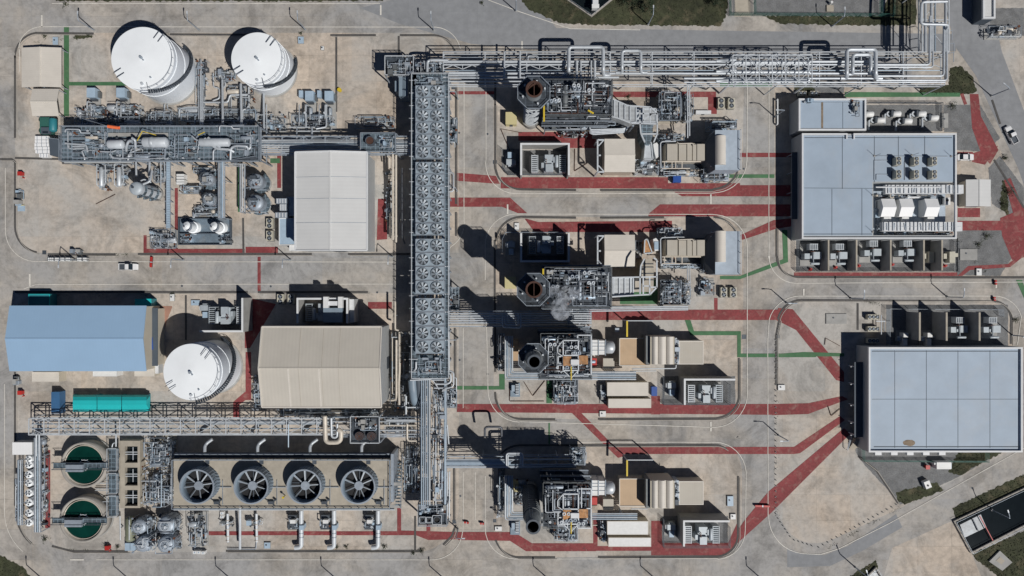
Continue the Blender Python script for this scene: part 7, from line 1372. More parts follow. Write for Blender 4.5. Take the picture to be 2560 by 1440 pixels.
skid('stair_tower', 'pale steel stair tower at the east end of the southern branch rack', 1428, 1128, 1468, 1172, 3, 8, 283, cat='stair tower', np=12, nv=1, nb=4, nval=10, base=None, deck='grating'); skid('corner_pipework', 'bright pipes between the second boiler and the middle branch rack', 1420, 772, 1475, 820, 5, 8, 284, np=20, nv=1, nb=4, nval=16, base=None, deck='grating', pm=('pipe_silver', 'steel_white', 'pipe_cream'))
skid('corner_pipework', 'small flanged pipes below the first boiler south-east corner', 1395, 318, 1470, 340, .3, 4, 285, np=14, nv=0, nb=3, nval=26, rail=False, base=None, pm=('steel_dark', 'steel_white', 'pipe_dark')); skid('corner_pipework', 'pipes under the north rack above the first boiler', 1400, 198, 1530, 222, 6, 10, 286, np=22, nv=1, nb=3, nval=22, base=None, rail=True, deck='grating_dark')
# ---------------------------------------------------------------- north-east building
NE1 = flatroof('switchgear_building', 'square pale-roofed wing with a brown streak, north end of the north-east building', 1997, 246, 2166, 326, 6.3, 'roof_flat')
p0, p1 = W(2053, 256, 5.8), W(2058, 320, 5.8); MB().box(p0.x, p1.y, p1.x, p0.y, 5.8, 5.803+.01).build('brown_streak', 'stain_brown', NE1); clutter(NE1, 2132, 248, 2152, 292, 5.8, 7, 301, np=7, nv=0, nb=5, nval=6, rail=False, legs=False); clutter(NE1, 2012, 248, 2032, 256, 5.8, 6.6, 302, np=3, nv=0, nb=3, nval=3, rail=False, legs=False)
z = 7.1; A = W(2005, 333, z); B = W(2392, 597, z); NE2 = t = thing('control_building', 'large pale flat-roofed building with a sunken equipment court, north-east', 'building', ((A.x+B.x)/2, (A.y+B.y)/2, 0)); R0 = W(2186, 456, z); x2 = W(2384, 0, z).x; yb = W(0, 588, z).y; pz = z-.55
L_ = [(A.x+.02, A.y-.02), (B.x-.02, A.y-.02), (B.x-.02, R0.y), (R0.x, R0.y), (R0.x, yb), (B.x-.02, yb), (B.x-.02, B.y+.02), (A.x+.02, B.y+.02)]
MB().prism(L_, 0, pz).build('wall', 'wall_grey', t); MB().prism([(A.x+.5, A.y-.5), (B.x-.5, A.y-.5), (B.x-.5, R0.y+.3), (R0.x-.3, R0.y+.3), (R0.x-.3, B.y+.9), (A.x+.5, B.y+.9)], pz, pz+.08).build('roof', 'roof_flat', t)
k = MB()
n0 = W(2119, 0, z).x; n1 = W(2134, 0, z).x
k.box(A.x, A.y-.4, n0, A.y, pz, z).box(n1, A.y-.4, B.x, A.y, pz, z).box(A.x, B.y, A.x+.4, A.y-.4, pz, z).box(B.x-.4, B.y, B.x, A.y-.4, pz, z).box(A.x+.4, B.y, B.x-.4, B.y+.4, pz, z).box(n0-.35, A.y-1.5, n0, A.y-.4, pz, z).box(n1, A.y-1.5, n1+.35, A.y-.4, pz, z); k.build('parapet', 'parapet', t)
MB().box(R0.x, yb, B.x-.42, R0.y, 0, 3).build('court_floor', 'roof_flat', t).data.materials[0] = MATS['filter_roof']; MB().box(R0.x+.5, R0.y-1.4, B.x-4, R0.y-1.1, pz+.1, pz+.4).build('court_beam', 'parapet', t)
k = MB(); k.box(A.x+.9, A.y-1.15, B.x-1, A.y-1.0, pz+.08, pz+.16).box(A.x+.5, B.y+1.2, R0.x-.4, B.y+1.35, pz+.08, pz+.16); k.build('gutter', 'wall_slate', t)
for q, (u0, u1) in enumerate([(2206, 2240), (2251.5, 2284.5), (2315, 2348)]):
    a = W(u0, 496, 6.6); b = W(u1, 541, 6.6); t = thing('intake_hood', 'white barrel hood in the sunken court, %s from the west' % ORD[q], 'hood', ((a.x+b.x)/2, (a.y+b.y)/2, 3), 'white barrel hoods in the court'); m = MB(); n = 12; vs = []
    for x in (a.x, b.x): vs += [(x, a.y+(b.y-a.y)*i/n, (5.9+1.1*i/6 if i < 6 else 7.0-1.2*(i-6)/6)) for i in range(n+1)]
    m.add(vs, [(i+1, i, i+n+1, i+n+2) for i in range(n)], False); m.add(vs[:n+1], [tuple(range(n+1))]); m.add(vs[n+1:], [tuple(range(n, -1, -1))]); m.build('hood', 'white_sheet', t); MB().box(a.x+.1, b.y+.1, b.x-.1, a.y-.1, 3, 5.78).build('body', 'cabinet_white', t); MB().pbox(u0+4, 543, u1-12, 554, 3, 4.6).build('plenum', 'cabinet_white', t)
for q, (u0, v0, u1, v1, nm) in enumerate([(2214, 462, 2409, 484, 'northern'), (2206, 555, 2406, 578, 'southern')]):
    t = thing('air_duct', '%s crinkled silver insulated duct crossing the sunken court' % nm, 'duct', at(u0, v0, 6)); MB().pbox(u0, v0, u1, v1, 5.2, 6.6).build('duct', 'parapet', t); k = MB(); rg = random.Random(q)
    for i in range(18): u = u0+5+i*(u1-u0-8)/18+rg.uniform(-2, 2); k.pbox(u, v0+1, u+rg.uniform(1.5, 3), v1-1, 6.6, 6.85)
    k.pbox(u0+3, (v0+v1)/2-.4, u1-3, (v0+v1)/2+.4, 6.6, 6.7); k.build('seam', 'steel_white', t); k = MB()
    for i in range(9): u = u0+9+i*(u1-u0-8)/9+rg.uniform(-3, 3); k.beam(W(u, v0+3, 6.7), W(u+rg.uniform(-4, 4), v1-3, 6.7), .25, .12)
    k.build('crease', 'steel', t)
    for i in range(4): c = W(u0+20+i*45, (v0+v1)/2, 5); MB().cbox((c.x, c.y), .5, .5, 3, 5.2).build('support', 'steel_dark', t)
t = thing('chiller_unit', 'small white chiller box at the east end of the sunken court', 'air conditioner', at(2368, 502, 5)); MB().pbox(2362, 494, 2376, 512, 3, 5).build('body', 'cabinet_white', t); MB().pbox(2366, 498, 2372, 503, 5, 5.2).build('fan', 'black', t); MB().pbox(2352, 492, 2361, 510, 3, 4).build('duct', 'steel_dark', t)
t = thing('court_pipes', 'bent pipes and lagging on the floor of the sunken court', 'pipework', at(2290, 570, 4)); clutter(t, 2188, 485, 2204, 585, 3, 4.4, 303, np=12, nv=1, nb=4, nval=6, rail=False, legs=False, pm=('parapet', 'steel')); clutter(t, 2205, 578, 2385, 588, 3, 5, 304, np=16, nv=0, nb=8, nval=14, rail=False, legs=False, pm=('parapet', 'steel', 'pipe_cream')); clutter(t, 2205, 485, 2350, 495, 3, 5, 305, np=10, nv=0, nb=5, nval=10, rail=False, legs=False, pm=('parapet', 'steel', 'pipe_cream'))
seamf(NE2, 6.67, [((2106, 341), (2106, 472)), ((2186, 341), (2186, 456)), ((2246, 341), (2246, 395)), ((2312, 341), (2312, 395)), ((2011, 470), (2184, 471)), ((2080, 472), (2080, 588)), ((2155, 472), (2155, 588))]); seamf(NE1, 5.8, [((2107, 256), (2107, 322)), ((2004, 255), (2150, 255))])
ri = 0
for v in (403, 436):
    for u in (2245, 2289, 2334):
        put('acr', lambda: proto_ac(2, Wd=1.3, L=1.05, h=2.2), at(u, v, 8.4, 6.63), 0, 'rooftop twin-fan condenser in the %s row, %s from the west' % ('upper' if v < 420 else 'lower', ORD[ri % 3]), 'rooftop condensers on the north-east building'); ri += 1
t = thing('roof_pipes', 'thin refrigerant pipes on the roof of the large north-east building', 'pipework', at(2250, 420, 6.6)); k = MB()
for a_, b_ in (((2186, 401), (2222, 401)), ((2186, 401), (2186, 450)), ((2191, 436), (2222, 436)), ((2191, 436), (2191, 450)), ((2262, 450), (2262, 405)), ((2262, 405), (2268, 400)), ((2190, 390), (2370, 391))): k.beam(W(*a_, 6.75), W(*b_, 6.75), .15)
k.build('pipe', 'steel', t)
for q, (u, v) in enumerate([(2186, 390), (2378, 391), (2182, 488), (2182, 580), (2280, 388)]): 
    p = W(u, v, 6.7); t = thing('roof_antenna', 'thin lightning mast on the north-east roof, %s' % ['west of the condensers', 'at the east parapet', 'at the court corner', 'near the south-west court corner', 'between the condensers'][q], 'mast', (p.x, p.y, 6.6)); MB().cyl((p.x, p.y), .05, 6.6, 9.8, 6).build('rod', 'steel_dark', t); MB().cyl((p.x, p.y), .3, 6.62, 6.8, 8).build('foot', 'concrete_wall', t)
for q, (u, v) in enumerate([(2172, 285), (2200, 300), (2240, 284), (2268, 302), (2303, 284), (2334, 294)]): put('cpump', proto_motorpump, at(u+2, v, 1.5), PI*0, 'white-headed cooling pump, %s from the west, east of the streaked roof' % ORD[q], 'white-headed cooling pumps')
fence('low mesh fence north of the white-headed pumps', [(2166, 259), (2348, 260), (2350, 328)], m='steel_dark', h=1.8)
gable('gabled_kiosk', 'small white gabled kiosk east of the sunken court', 2415, 449, 2477, 516, 'y', 3.4, 3.9, 'roof_white', 'wall_cream')
# bays south of the north-east building
for q, u in enumerate((2071.5, 2141.5, 2227, 2310, 2355.5)): 
    a = W(u, 600, 5); b = W(u, 676, 5); t = thing('bay_wall', '%s concrete bay wall from the west in the transformer row' % ORD[q], 'wall', (a.x, (a.y+b.y)/2, 0), 'transformer bay walls south of the north-east building'); MB().box(a.x-.12, b.y, a.x+.2, a.y, 0, 4.8).build('panel', 'concrete_wall', t); MB().box(a.x-.16, b.y-.03, a.x+.24, a.y+.03, 4.8, 4.95).build('coping', 'tower_deck', t)
for q, (u, v) in enumerate([(2036, 636), (2101, 636), (2186, 628), (2271, 628)]): put('midx', proto_midx, at(u, v, 2.8), 0, 'finned transformer in the %s bay from the west below the north-east building' % ORD[q], 'finned transformers')
for q, (u, v) in enumerate([(2328, 643), (2380, 643)]): put('tee', proto_tee, at(u, v, 2), 0, '%s beige T-shaped transformer at the east end of the bay row' % ('west' if q == 0 else 'east'), 'beige T-shaped transformers')
for q, (u, v) in enumerate([(2028, 673), (2091, 668), (2149, 664), (2233, 661), (2365, 664)]):
    p = W(u, v, .8); t = thing('extinguisher_trolley', 'small red extinguisher trolley, %s from the west in the bay row' % ORD[q], 'extinguisher', (p.x, p.y, 0)); MB().cyl((p.x, p.y), .28, .1, 1, 10).build('cylinder', 'red', t); MB().prism([(p.x-.5, p.y-.4), (p.x+.5, p.y-.4), (p.x, p.y+.6)], 0, .1).build('cart', 'red', t)
fence('mesh fence along the south front of the transformer bays', [(1989, 600), (1989, 679), (2386, 679), (2386, 605)], m='steel_dark')
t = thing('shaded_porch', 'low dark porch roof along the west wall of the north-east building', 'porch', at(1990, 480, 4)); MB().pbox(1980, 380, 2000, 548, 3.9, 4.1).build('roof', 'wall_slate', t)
for v in (385, 430, 480, 540): c = W(1982, v, 4); MB().cbox((c.x, c.y), .2, .2, 0, 3.9).build('post', 'steel', t)
t = thing('bus_bridge', 'white upright gate post with beam at the shaded north-west of the north-east building', 'post', at(1945, 280, 1)); a = W(1944, 248, 1.2); b = W(1944, 310, 1.2); MB().beam(a, b, .3).build('beam', 'parapet', t); MB().cbox(tuple(a.xy), .3, .3, 0, 1.1).cbox(tuple(b.xy), .3, .3, 0, 1.1).build('post', 'parapet', t)
# ---------------------------------------------------------------- south-east building
SE = flatroof('substation_building', 'largest pale flat-roofed building at the south-east with a round brown stain', 2172, 868, 2557, 1131, 6.8, 'roof_flat', par=.7)
c = W(2273, 1107, 6.2); rg = random.Random(3); m = MB(); m.add([(c.x+1.7*math.cos(i*.35)*rg.uniform(.85, 1.1), c.y+.85*math.sin(i*.35)*rg.uniform(.85, 1.1), 6.2) for i in range(18)], [tuple(range(18))]); m.build('stain', 'stain_brown', SE)
k = MB(); a = W(2180, 876, 6.2); b = W(2550, 878, 6.2); k.box(a.x, b.y-.1, b.x, b.y+.1, 6.18, 6.26); a = W(2185, 1117, 6.2); b = W(2550, 1117, 6.2); k.box(a.x, a.y-.1, b.x, a.y+.1, 6.18, 6.26); k.build('gutter', 'wall_slate', SE)
for i in range(5): MB().pbox(2188+i*40, 1131, 2204+i*40, 1138, 2.5, 3.5).build('window_hood', 'parapet', SE)
seamf(SE, 6.2, [((u, 876), (u, 1120)) for u in (2237, 2316, 2395, 2475)]+[((2180, 998), (2547, 998))])
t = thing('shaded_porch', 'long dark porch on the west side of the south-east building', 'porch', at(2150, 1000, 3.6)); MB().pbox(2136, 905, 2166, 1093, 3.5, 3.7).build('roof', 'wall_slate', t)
for v in (917, 961, 1014, 1058, 1088): c = W(2138, v, 3.6); MB().cbox((c.x, c.y), .22, .22, 0, 3.5).build('post', 'parapet', t); MB().beam(W(2126, v, 3), W(2138, v, 3), .15).build('bracket', 'parapet', t)
t = thing('entrance_stair', 'small grey stair at the south end of the dark porch', 'stair', at(2140, 1110, 1))
for i in range(7): c = W(2143-i*1.5, 1098+i*4.2, 1); MB().cbox((c.x, c.y), 1.8, .45, 0, 1.8-i*.25).build('step', 'tower_deck', t)
A = W(2128, 1088, 2); B = W(2118, 1125, 1); MB().rail([(A.x, A.y, 1.5), (B.x, B.y, .3)], 1, .1).build('handrail', 'steel', t)
for q, (u, v) in enumerate([(2184, 792.5), (2184, 822.5), (2184, 852)]): put('ac3', lambda: proto_ac(3, along='x', L=1.03, Wd=1.35), at(u, v, 1.5), 0, 'triple-fan condenser, %s from the north beside the south-east transformer yard' % ORD[q], 'triple-fan condensers')
piperun('white pipe tree east of the triple-fan condensers', [([(2203, 787, 2), (2203, 836, 2)], .15, 'steel_white'), ([(2190, 803, 2), (2213, 803, 2)], .15, 'steel_white'), ([(2210, 800, 2), (2211, 828, 2)], .1, 'steel')])
for q, u in enumerate((2296, 2363, 2445)):
    a = W(u, 781, 5.5); b = W(u, 851, 5.5); t = thing('bay_wall', '%s tall concrete wall from the west in the south-east transformer yard' % ORD[q], 'wall', (a.x, (a.y+b.y)/2, 0), 'transformer yard walls north of the south-east building'); MB().box(a.x-.2, b.y, a.x+.2, a.y, 0, 6).build('panel', 'concrete_wall', t); MB().box(a.x-.24, b.y-.03, a.x+.24, a.y+.03, 6, 6.15).build('coping', 'tower_deck', t)
put('midx', None, at(2402, 820, 2.8), 0, 'finned transformer west of the corner bay in the south-east yard', 'finned transformers'); put('midx', None, at(2484, 820, 2.8), 0, 'finned transformer in the corner bay of the south-east yard', 'finned transformers')
for q, u in enumerate((2263, 2323)):
    p = W(u, 838, 2); t = thing('cross_transformer', '%s small cross-shaped transformer in the south-east yard' % ('west' if q == 0 else 'east'), 'transformer', (p.x, p.y, 0)); MB().cbox((p.x, p.y), 1.3, 1.3, .3, 2.4).build('tank', 'cabinet_white', t); MB().cbox((p.x, p.y-2), 1.2, 2.2, .3, 2).build('terminal_box', 'cabinet_white', t); MB().cbox((p.x, p.y-.5), 3.6, .35, 1.2, 1.5).build('cross_bar', 'cabinet_white', t); MB().cbox((p.x, p.y-1), 3, 4.5, 0, .2).build('plinth', 'concrete_wall', t); MB().cbox((p.x-1.4, p.y-1.2), .9, .9, .3, 1.5).build('cabinet', 'steel', t)
fence('mesh fence around the south-east transformer yard', [(2215, 860), (2215, 772), (2495, 774), (2496, 790)], m='steel'); fence('green mesh fence along the south wall of the south-east building', [(2152, 1095), (2155, 1150), (2462, 1152), (2462, 1130)], m='green_fence', h=1.8)
t = thing('shipping_container', 'pale container on the gravel south of the south-east building', 'container', at(2360, 1164, 2)); MB().pbox(2342, 1156, 2378, 1173, .1, 2.3).build('body', 'cabinet_white', t); MB().pbox(2377, 1157, 2379, 1172, .2, 2.2).build('door', 'steel', t); MB().pbox(2336, 1157, 2341, 1162, 0, 2).build('ac_unit', 'cabinet_white', t)
p = W(2322, 1213, 2); t = thing('white_tank_box', 'white tilted tank box in the grass by the diagonal road', 'container', (p.x, p.y, 0)); m = MB(); s, c_ = math.sin(R(22)), math.cos(R(22)); f = lambda a, b: (p.x+a*c_-b*s, p.y+a*s+b*c_); m.prism([f(-.8, -1), f(.8, -1), f(.8, 1), f(-.8, 1)], .2, 1.6); m.build('body', 'cabinet_white', t); MB().cyl((p.x, p.y-.2), .25, 1.6, 1.75, 10).build('cap', 'black', t); MB().prism([f(-.9, -1.1), f(.9, -1.1), f(.9, 1.1), f(-.9, 1.1)], 0, .2).build('pallet', 'bark', t)
t = thing('hose_cabinet', 'red hose cabinet beside the pale container, south-east', 'fire cabinet', at(2319, 1168, 1)); c = W(2319, 1168, 1); MB().cbox((c.x, c.y), .9, .9, .2, 1.1).build('body', 'red', t); MB().cbox((c.x, c.y), 1.1, 1.1, 1.1, 1.2).build('roof', 'red', t)
# drainage channels
def channel(label, ptsout, floor=-1.2, m='water_dark', extra=None):
    c = W(ptsout[0][0], ptsout[0][1], 0); t = thing('water_channel', label, 'water basin', (c.x, c.y, 0)); P = [W(u, v, 0) for u, v in ptsout]; mb = MB()
    for i in range(len(P)): 
        a, b = P[i], P[(i+1) % len(P)]; d = (b-a).normalized()*.12; mb.beam(a-d+Vector((0, 0, .25+.006*i)), b+d+Vector((0, 0, .25+.006*i)), .35, .7)
    mb.build('wall', 'kerb', t); MB().prism([(p.x, p.y) for p in P], .02, .12).build('water', m, t); k = MB()
    for i in range(len(P)):
        a, b = P[i], P[(i+1) % len(P)]; n = max(1, int((b-a).length/2.4))
        for q in range(n): p = a.lerp(b, (q+.5)/n); k.cyl((p.x, p.y), .05, .6, 1.5, 6)
        k.beam(a+Vector((0, 0, 1.5)), b+Vector((0, 0, 1.5)), .06)
    k.build('railing', 'steel', t); return t
t = channel('dark rail-fenced water channel cutting the bottom right corner', [(2383, 1302), (2600, 1200), (2640, 1270), (2425, 1380)]); MB().prism([tuple(W(u, v, .14).xy) for u, v in ((2400, 1312), (2452, 1286), (2466, 1318), (2412, 1344))], .12, .14).build('foam', 'foam', t); MB().beam(W(2449, 1290, .9), W(2482, 1351, .9), .2).build('pipe', 'red', t); MB().beam(W(2432, 1298, .5), W(2446, 1328, .5), .2).build('weir', 'steel_dark', t)
t = channel('water basin at the bottom edge right of the diagonal road', [(2155, 1450), (2188, 1418), (2208, 1455), (2190, 1480)], m='foam'); t = channel('V-shaped water channel at the top edge above the north road', [(1360, -40), (1478, 42), (1560, -25), (1560, -50)])
t = thing('concrete_slab', 'square concrete cover slab tilted in the brown grass, bottom right', 'slab', at(2503, 1402, .5)); MB().prism([tuple(W(u, v, .5).xy) for u, v in ((2500, 1377), (2531, 1406), (2506, 1427), (2473, 1404))], 0, .5).build('slab', 'concrete_wall', t); MB().prism([tuple(W(u, v, .55).xy) for u, v in ((2500, 1392), (2512, 1402), (2504, 1411), (2490, 1402))], .5, .56).build('lid', 'tower_deck', t)
p = W(1490, 2, 2); t = thing('sluice_post', 'white sluice gate column standing in the V-shaped channel', 'post', (p.x, p.y, 0)); MB().pbox(1482, -20, 1496, 16, 0, 3).build('column', 'parapet', t); MB().pbox(1480, 10, 1498, 20, 2.8, 3.1).build('cap', 'cabinet_white', t)
# top right compound
fence('green mesh fence around the grey gravel compound at the top edge', [(1822, -20), (1822, 40), (1880, 40)], m='green_fence'); fence('long green mesh fence along the south of the top gravel compound', [(1882, -20), (1884, 40), (2232, 42), (2234, -20)], m='green_fence'); fence('green mesh fence near the shaded strip of the top right compound', [(2196, -20), (2197, 40)], m='green_fence')
t = flatroof('grey_store', 'low grey store building cut by the top right corner', 2458, -30, 2489, 46, 4.5, 'roof_white', 'wall_slate'); skid('outdoor_rack', 'grey equipment rack row at the top right corner', 2478, 62, 2560, 90, 1, 3, 310, np=8, nv=2, nb=8, nval=8); 
fence('grey fence by the pale concrete gate at the top edge', [(1830, 0), (1832, 38)], m='steel_dark')
struct(sheet(MB(), rc(1836, -20, 1876, 42), .03), 'gate_path', 'tower_deck')
p = W(2074, 22, 0); t = thing('valve_pit', 'small cream valve pit in the top gravel compound', 'hatch', (p.x, p.y, 0)); MB().cbox((p.x, p.y), 1.9, 1.7, 0, .4).build('frame', 'tower_deck', t); MB().cyl((p.x, p.y+1.3), .35, .1, 1.4, 12).build('valve', 'cabinet_white', t)
# street lamps
LP = [(236, 76, 0, 'street lamp north-west of the big white tank'), (499, 76, 0, 'street lamp on the north kerb between the two white tanks'), (764, 75, 0, 'street lamp on the north kerb east of the smaller tank'), (1085, 76, 0, 'street lamp on the north kerb above the cooler line'),
      (190, 650, PI, 'street lamp behind the gas cylinder crates'), (460, 650, PI, 'street lamp south of the cable tray skid'), (728, 650, PI, 'street lamp at the south-west corner of the white hall'), (982, 642, PI, 'street lamp by the cooler line at the west road'),
      (1936, 292, PI/2, 'street lamp west of the streaked-roof wing'), (2478, 240, PI*.3, 'double-shadow street lamp by the north-east asphalt road'), (1966, 757, PI*.5, 'street lamp at the rounded kerb north-west of the condensers'), (2127, 746, 0, 'street lamp on the road north of the wide concrete slab'), (2367, 742, 0, 'street lamp on the road north of the corner transformers'),
      (2530, 838, PI/2, 'street lamp at the east end of the transformer yard'), (1946, 1088, PI/2, 'street lamp beside the bollard line on the east road'), (2478, 1274, PI*.1, 'street lamp beside the dark corner channel'), (2138, 1418, PI*.1, 'street lamp on the grass verge at the bottom edge'), (1145, 248, PI/2, 'street lamp east of the cooler line, northern'), (1145, 845, PI/2, 'street lamp east of the cooler line near the middle branch rack'), (1145, 1322, -PI/2, 'street lamp at the foot of the central road'), (1143, 478, PI/2, 'street lamp by the square loops east of the cooler line'),
      (105, 1446, 0, 'street lamp on the verge in the bottom left corner'), (323, 1448, 0, 'bottom edge street lamp below the filter tanks'), (578, 1448, 0, 'bottom edge street lamp below the riser pipe'), (842, 1448, 0, 'bottom edge street lamp below the middle intake pump'), (1112, 1448, 0, 'bottom edge street lamp below the fan platform'), (1372, 1448, 0, 'bottom edge street lamp below the leaning stack'), (1640, 1448, 0, 'bottom edge street lamp below the fourth block sheds'), (1905, 1448, 0, 'bottom edge street lamp below the red diagonal path'),
      (1290, 28, 0, 'street lamp on the grass verge left of the V-shaped channel'), (1620, 62, 0, 'street lamp on the grass verge right of the V-shaped channel'), (2080, 66, 0, 'street lamp on the grass verge below the gravel compound')]
for (u, v, rz, lb) in LP: put('lamp', proto_lamp, W(u, v, 0), rz, lb, 'street lamps')
# bollards along the east edge
BP = [(1939, v) for v in range(850, 1285, 14)]+[(1945+i*6, 1296+i*9) for i in range(6)]+[(1985+i*11, 1350+i*3.5) for i in range(5)]+[(2046+i*11.4, 1368-i*6.3) for i in range(18)]+[(1943, 838), (1945, 824), (1948, 812)]
for (u, v) in BP: put('boll', proto_sand, W(u, v, 0), 0, 'short dark marker post in the %s' % ('straight kerb line beside the east road' if u < 1944 else 'curved corner kerb of the bare south-east yard' if u < 2044 else 'diagonal kerb line north of the slanting road'), 'marker posts around the south-east yard')
# manholes
for q, (u, v, s, lb) in enumerate([(1148, 332, 5, 'round manhole by the northern side platform'), (1219, 335, 5, 'round manhole on the central road, north'), (1133, 219, 9, 'square drain grate under the rack by the cooler line'), (1237, 405, 9, 'square drain grate at the first block kerb'), (1238, 617, 9, 'square drain grate in the second stack shadow'), (111, 631, 10, 'square drain grate at the west road corner'), (1860, 842, 11, 'square drain grate by the green walkway corner'), (1944, 841, 9, 'square drain grate in the east kerb'), (1149, 900, 5, 'round manhole beside the central road, south'), (1219, 935, 5, 'round manhole by the third block west kerb'), (1151, 1240, 5, 'round manhole by the southern pipe rack'), (1136, 1304, 10, 'square drain grate at the foot of the central road'), (1237, 1302, 8, 'square drain grate at the fourth block kerb'), (455, 715, 5, 'round manhole on the west road'), (677, 716, 5, 'round manhole on the west road by the red strip'), (943, 731, 5, 'round manhole on the west road near the hall shadow'), (1859, 422, 5, 'round manhole at the first block corner'), (2430, 1220, 5, 'round manhole on the diagonal road')]):
    p = W(u, v, 0); m = MB(); single(m.cyl((p.x, p.y), s*.055, 0, .06, 16) if s < 7 else m.cbox((p.x, p.y), s*.11, s*.11, 0, .06), 'manhole_cover', 'steel_dark', lb, 'manhole')
# ---------------------------------------------------------------- vegetation
rg = random.Random(9)
def shrub(label, u, v, r, h, n, m='leaf'):
    p = W(u, v, 0); t = thing('shrub', label, 'shrub', (p.x, p.y, 0)); mb = MB(); bush(mb, u, v, r, h, rg, n); mb.build('foliage', m, t); k = MB()
    for i in range(4): a = rg.uniform(0, 6.28); k.beam((p.x, p.y, 0), (p.x+r*.5*math.cos(a), p.y+r*.5*math.sin(a), h*.6), .06)
    k.build('stem', 'bark', t)
for (u, v, r, h, lb) in [(113, 91, 1.0, .8, 'small bush on the north kerb above the cream shelter'), (193, 96, .9, .7, 'small bush by the green walkway on the north kerb'), (222, 91, 1.0, .7, 'small bush east of the green walkway on the north kerb'), (753, 84, .7, .7, 'small bush behind the grey hatch near the smaller tank'), (268, 1364, 1.3, 1.2, 'dark bush over the red hose cabinet'), (296, 1366, .9, .9, 'brown bush next to the dark one by the south kerb'), (114, 1346, 1.4, 1.2, 'green bush at the end of the dosing tank red path'), (962, 1366, 1.1, .9, 'weedy bush beside the eastern intake pump'), (843, 1366, .9, 1.0, 'weedy bush beside the middle intake pump'), (866, 1366, .9, .7, 'brown weeds between the intake pumps'), (1055, 1375, 1.2, .9, 'green bush at the south kerb below the fan platform'), (1034, 1382, .9, .7, 'small bush at the foot of the drain line'), (432, 735, 1.1, .6, 'weeds around the white cabinet on the road edge'), (2520, 480, 2.2, 1.6, 'large bush beside the north-east red path'), (2508, 512, 1.8, 1.4, 'bush east of the gabled kiosk'), (2465, 590, 1.8, 1.2, 'bush on the gravel east of the transformer row'), (2380, 265, 1.7, 1.2, 'bush by the gravel east of the pumps'), (1398, 985, 1.5, 1.0, 'bush at the west side of the third block pipe module'), (1376, 975, 1.0, .7, 'low bush left of the third block pipe module'), (2538, 800, 1.2, 1, 'bush at the east kerb of the transformer yard'), (1570, 243, 1.0, .7, 'small bush behind the first block duct'), (2444, 612, 1.4, 1, 'bush above the wide slab hatch'), (2510, 395, 1.3, 1, 'bush at the gravel corner by the parked car'), (1205, 8, .8, .7, 'little bush on the top verge'), (165, 12, 1.3, .7, 'verge weeds at the top left')]: shrub(lb, u, v, r, h, int(150*r))
def tree(label, u, v, r, h):
    p = W(u, v, 0); t = thing('small_tree', label, 'tree', (p.x, p.y, 0)); k = MB(); k.cyl((p.x, p.y), .14, 0, h*.7, 8, r1=.07); mb = MB()
    for i in range(9):
        a = rg.uniform(0, 6.28); q = r*rg.uniform(.3, .85); e = Vector((p.x+q*math.cos(a), p.y+q*math.sin(a), h*rg.uniform(.5, .95))); k.beam((p.x, p.y, h*.45), e, .07)
        for j in range(70):
            o = e+Vector((rg.gauss(0, .38), rg.gauss(0, .38), rg.gauss(0, .25))); s = rg.uniform(.09, .2); d = Vector((rg.gauss(0, 1), rg.gauss(0, 1), rg.gauss(0, 1)+.5)).normalized(); x = d.orthogonal().normalized()*s; y = d.cross(x).normalized()*s*.6; mb.add([o-x, o-y, o+x, o+y], [(0, 1, 2, 3)])
    k.build('trunk', 'bark', t); mb.build('crown', 'leaf_dark', t)
for (u, v, r, h, lb) in [(1612, 30, 2.0, 4.5, 'dark small tree on the grass verge above the north road, eastern'), (1572, 12, 2.2, 4.5, 'dark small tree on the grass verge near the top edge'), (1788, 12, 1.8, 4, 'dark small tree beside the green fence at the top edge'), (1545, -10, 1.6, 4, 'dark small tree right of the V-shaped channel')]: tree(lb, u, v, r, h)
gb = MB(); rg = random.Random(4)
def inpoly(x, y, P):
    c = False
    for i in range(len(P)):
        (x1, y1), (x2, y2) = P[i], P[i-1]
        if (y1 > y) != (y2 > y) and x < (x2-x1)*(y-y1)/(y2-y1)+x1: c = not c
    return c
for P in grass:
    xs = [p[0] for p in P]; ys = [p[1] for p in P]; n = int((max(xs)-min(xs))*(max(ys)-min(ys))*.10)
    for _ in range(min(n, 3500)):
        u, v = rg.uniform(min(xs), max(xs)), rg.uniform(min(ys), max(ys))
        if not inpoly(u, v, P): continue
        o = W(u, v, 0); s = rg.uniform(.08, .22); a = rg.uniform(0, 3.14); x = Vector((math.cos(a)*s, math.sin(a)*s, 0)); h = rg.uniform(.05, .3); gb.add([o-x, o+x, o+x*.3+Vector((rg.uniform(-.15, .15), rg.uniform(-.15, .15), h))], [(0, 1, 2)])
for lst in [[(40, 735), (450, 738)], [(600, 1378), (1050, 1378)], [(170, 1375), (320, 1380)], [(60, 110), (240, 88)], [(1940, 850), (1940, 1290)], [(2060, 1375), (2250, 1268)], [(400, 86), (520, 88)], [(240, 638), (330, 637)], [(2160, 752), (2200, 760)], [(2395, 600), (2470, 690)]]:
    for _ in range(260):
        t_ = rg.random(); u = lst[0][0]*(1-t_)+lst[1][0]*t_+rg.gauss(0, 3); v = lst[0][1]*(1-t_)+lst[1][1]*t_+rg.gauss(0, 2); o = W(u, v, 0)
        if math.sin(t_*23+lst[0][0]) < .1: continue
        s = rg.uniform(.06, .18); a = rg.uniform(0, 3.14); x = Vector((math.cos(a)*s, math.sin(a)*s, 0)); gb.add([o-x, o+x, o+x*.3+Vector((rg.uniform(-.15, .15), rg.uniform(-.15, .15), rg.uniform(.05, .25)))], [(0, 1, 2)])
o = gb.build('grass', 'leaf'); o['kind'] = 'stuff'; o['label'] = 'short grass and weeds growing on the verges and kerbs'; o['category'] = 'grass'
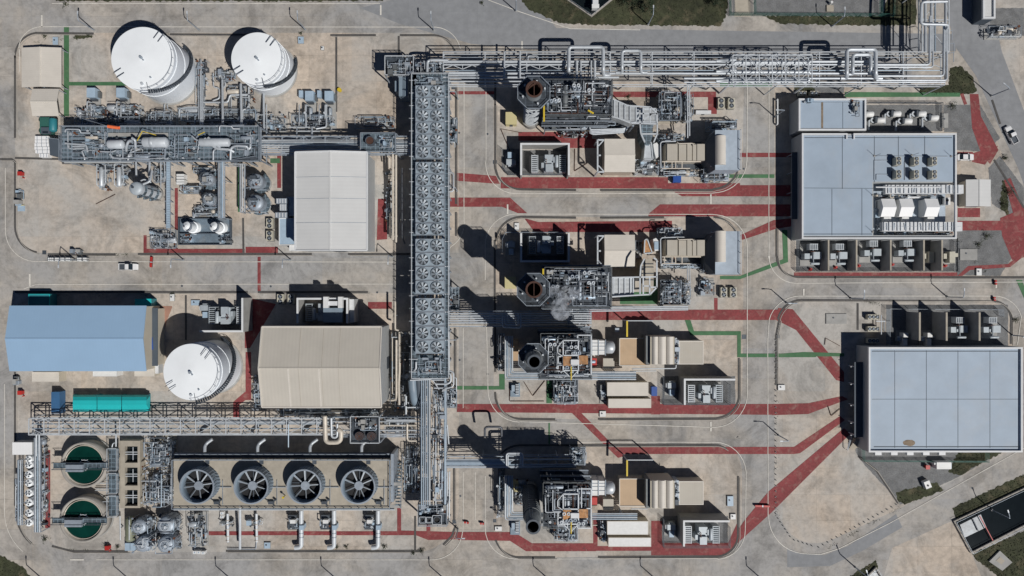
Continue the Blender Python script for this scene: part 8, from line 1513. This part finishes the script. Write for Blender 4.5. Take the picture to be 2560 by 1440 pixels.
# ---------------------------------------------------------------- steam
m = bpy.data.materials.new('steam'); m.use_nodes = True; N = m.node_tree.nodes; Lk = m.node_tree.links; N.remove(N['Principled BSDF']); pv = N.new('ShaderNodeVolumePrincipled'); pv.inputs['Color'].default_value = (.9, .93, .97, 1); pv.inputs['Anisotropy'].default_value = .2
nz = N.new('ShaderNodeTexNoise'); nz.inputs['Scale'].default_value = .55; nz.inputs['Detail'].default_value = 7; nz.inputs['Distortion'].default_value = 1; ge = N.new('ShaderNodeNewGeometry'); Lk.new(ge.outputs['Position'], nz.inputs['Vector']); mr = N.new('ShaderNodeMapRange'); mr.inputs[1].default_value = .45; mr.inputs[2].default_value = .66; mr.inputs[3].default_value = 0; mr.inputs[4].default_value = 1.1; Lk.new(nz.outputs[0], mr.inputs[0]); Lk.new(mr.outputs[0], pv.inputs['Density']); Lk.new(pv.outputs[0], N['Material Output'].inputs['Volume']); MATS['steam'] = m
mb = MB()
def blob(u, v, z, r, sy=1): 
    c = W(u, v, z); n = 14; mm = 8; vs = [(c.x, c.y, c.z-r*.8)]
    for j in range(1, mm):
        a = -PI/2+PI*j/mm; vs += [(c.x+r*math.cos(a)*math.cos(2*PI*i/n), c.y+sy*r*math.cos(a)*math.sin(2*PI*i/n), c.z+r*.8*math.sin(a)) for i in range(n)]
    vs.append((c.x, c.y, c.z+r*.8)); fs = [(0, 1+(i+1) % n, 1+i) for i in range(n)]
    for j in range(mm-2): fs += [(1+j*n+i, 1+j*n+(i+1) % n, 1+(j+1)*n+(i+1) % n, 1+(j+1)*n+i) for i in range(n)]
    fs += [(len(vs)-1, 1+(mm-2)*n+i, 1+(mm-2)*n+(i+1) % n) for i in range(n)]; mb.add(vs, fs, True)
blob(1418, 738, 23, 2.4); blob(1402, 772, 24, 2.6, 1.15); blob(1386, 728, 22, 1.6); blob(1450, 735, 22, 1.3)
o = mb.build('steam', 'steam'); o['kind'] = 'stuff'; o['label'] = 'thin white steam drifting off the second block boiler'; o['category'] = 'steam'
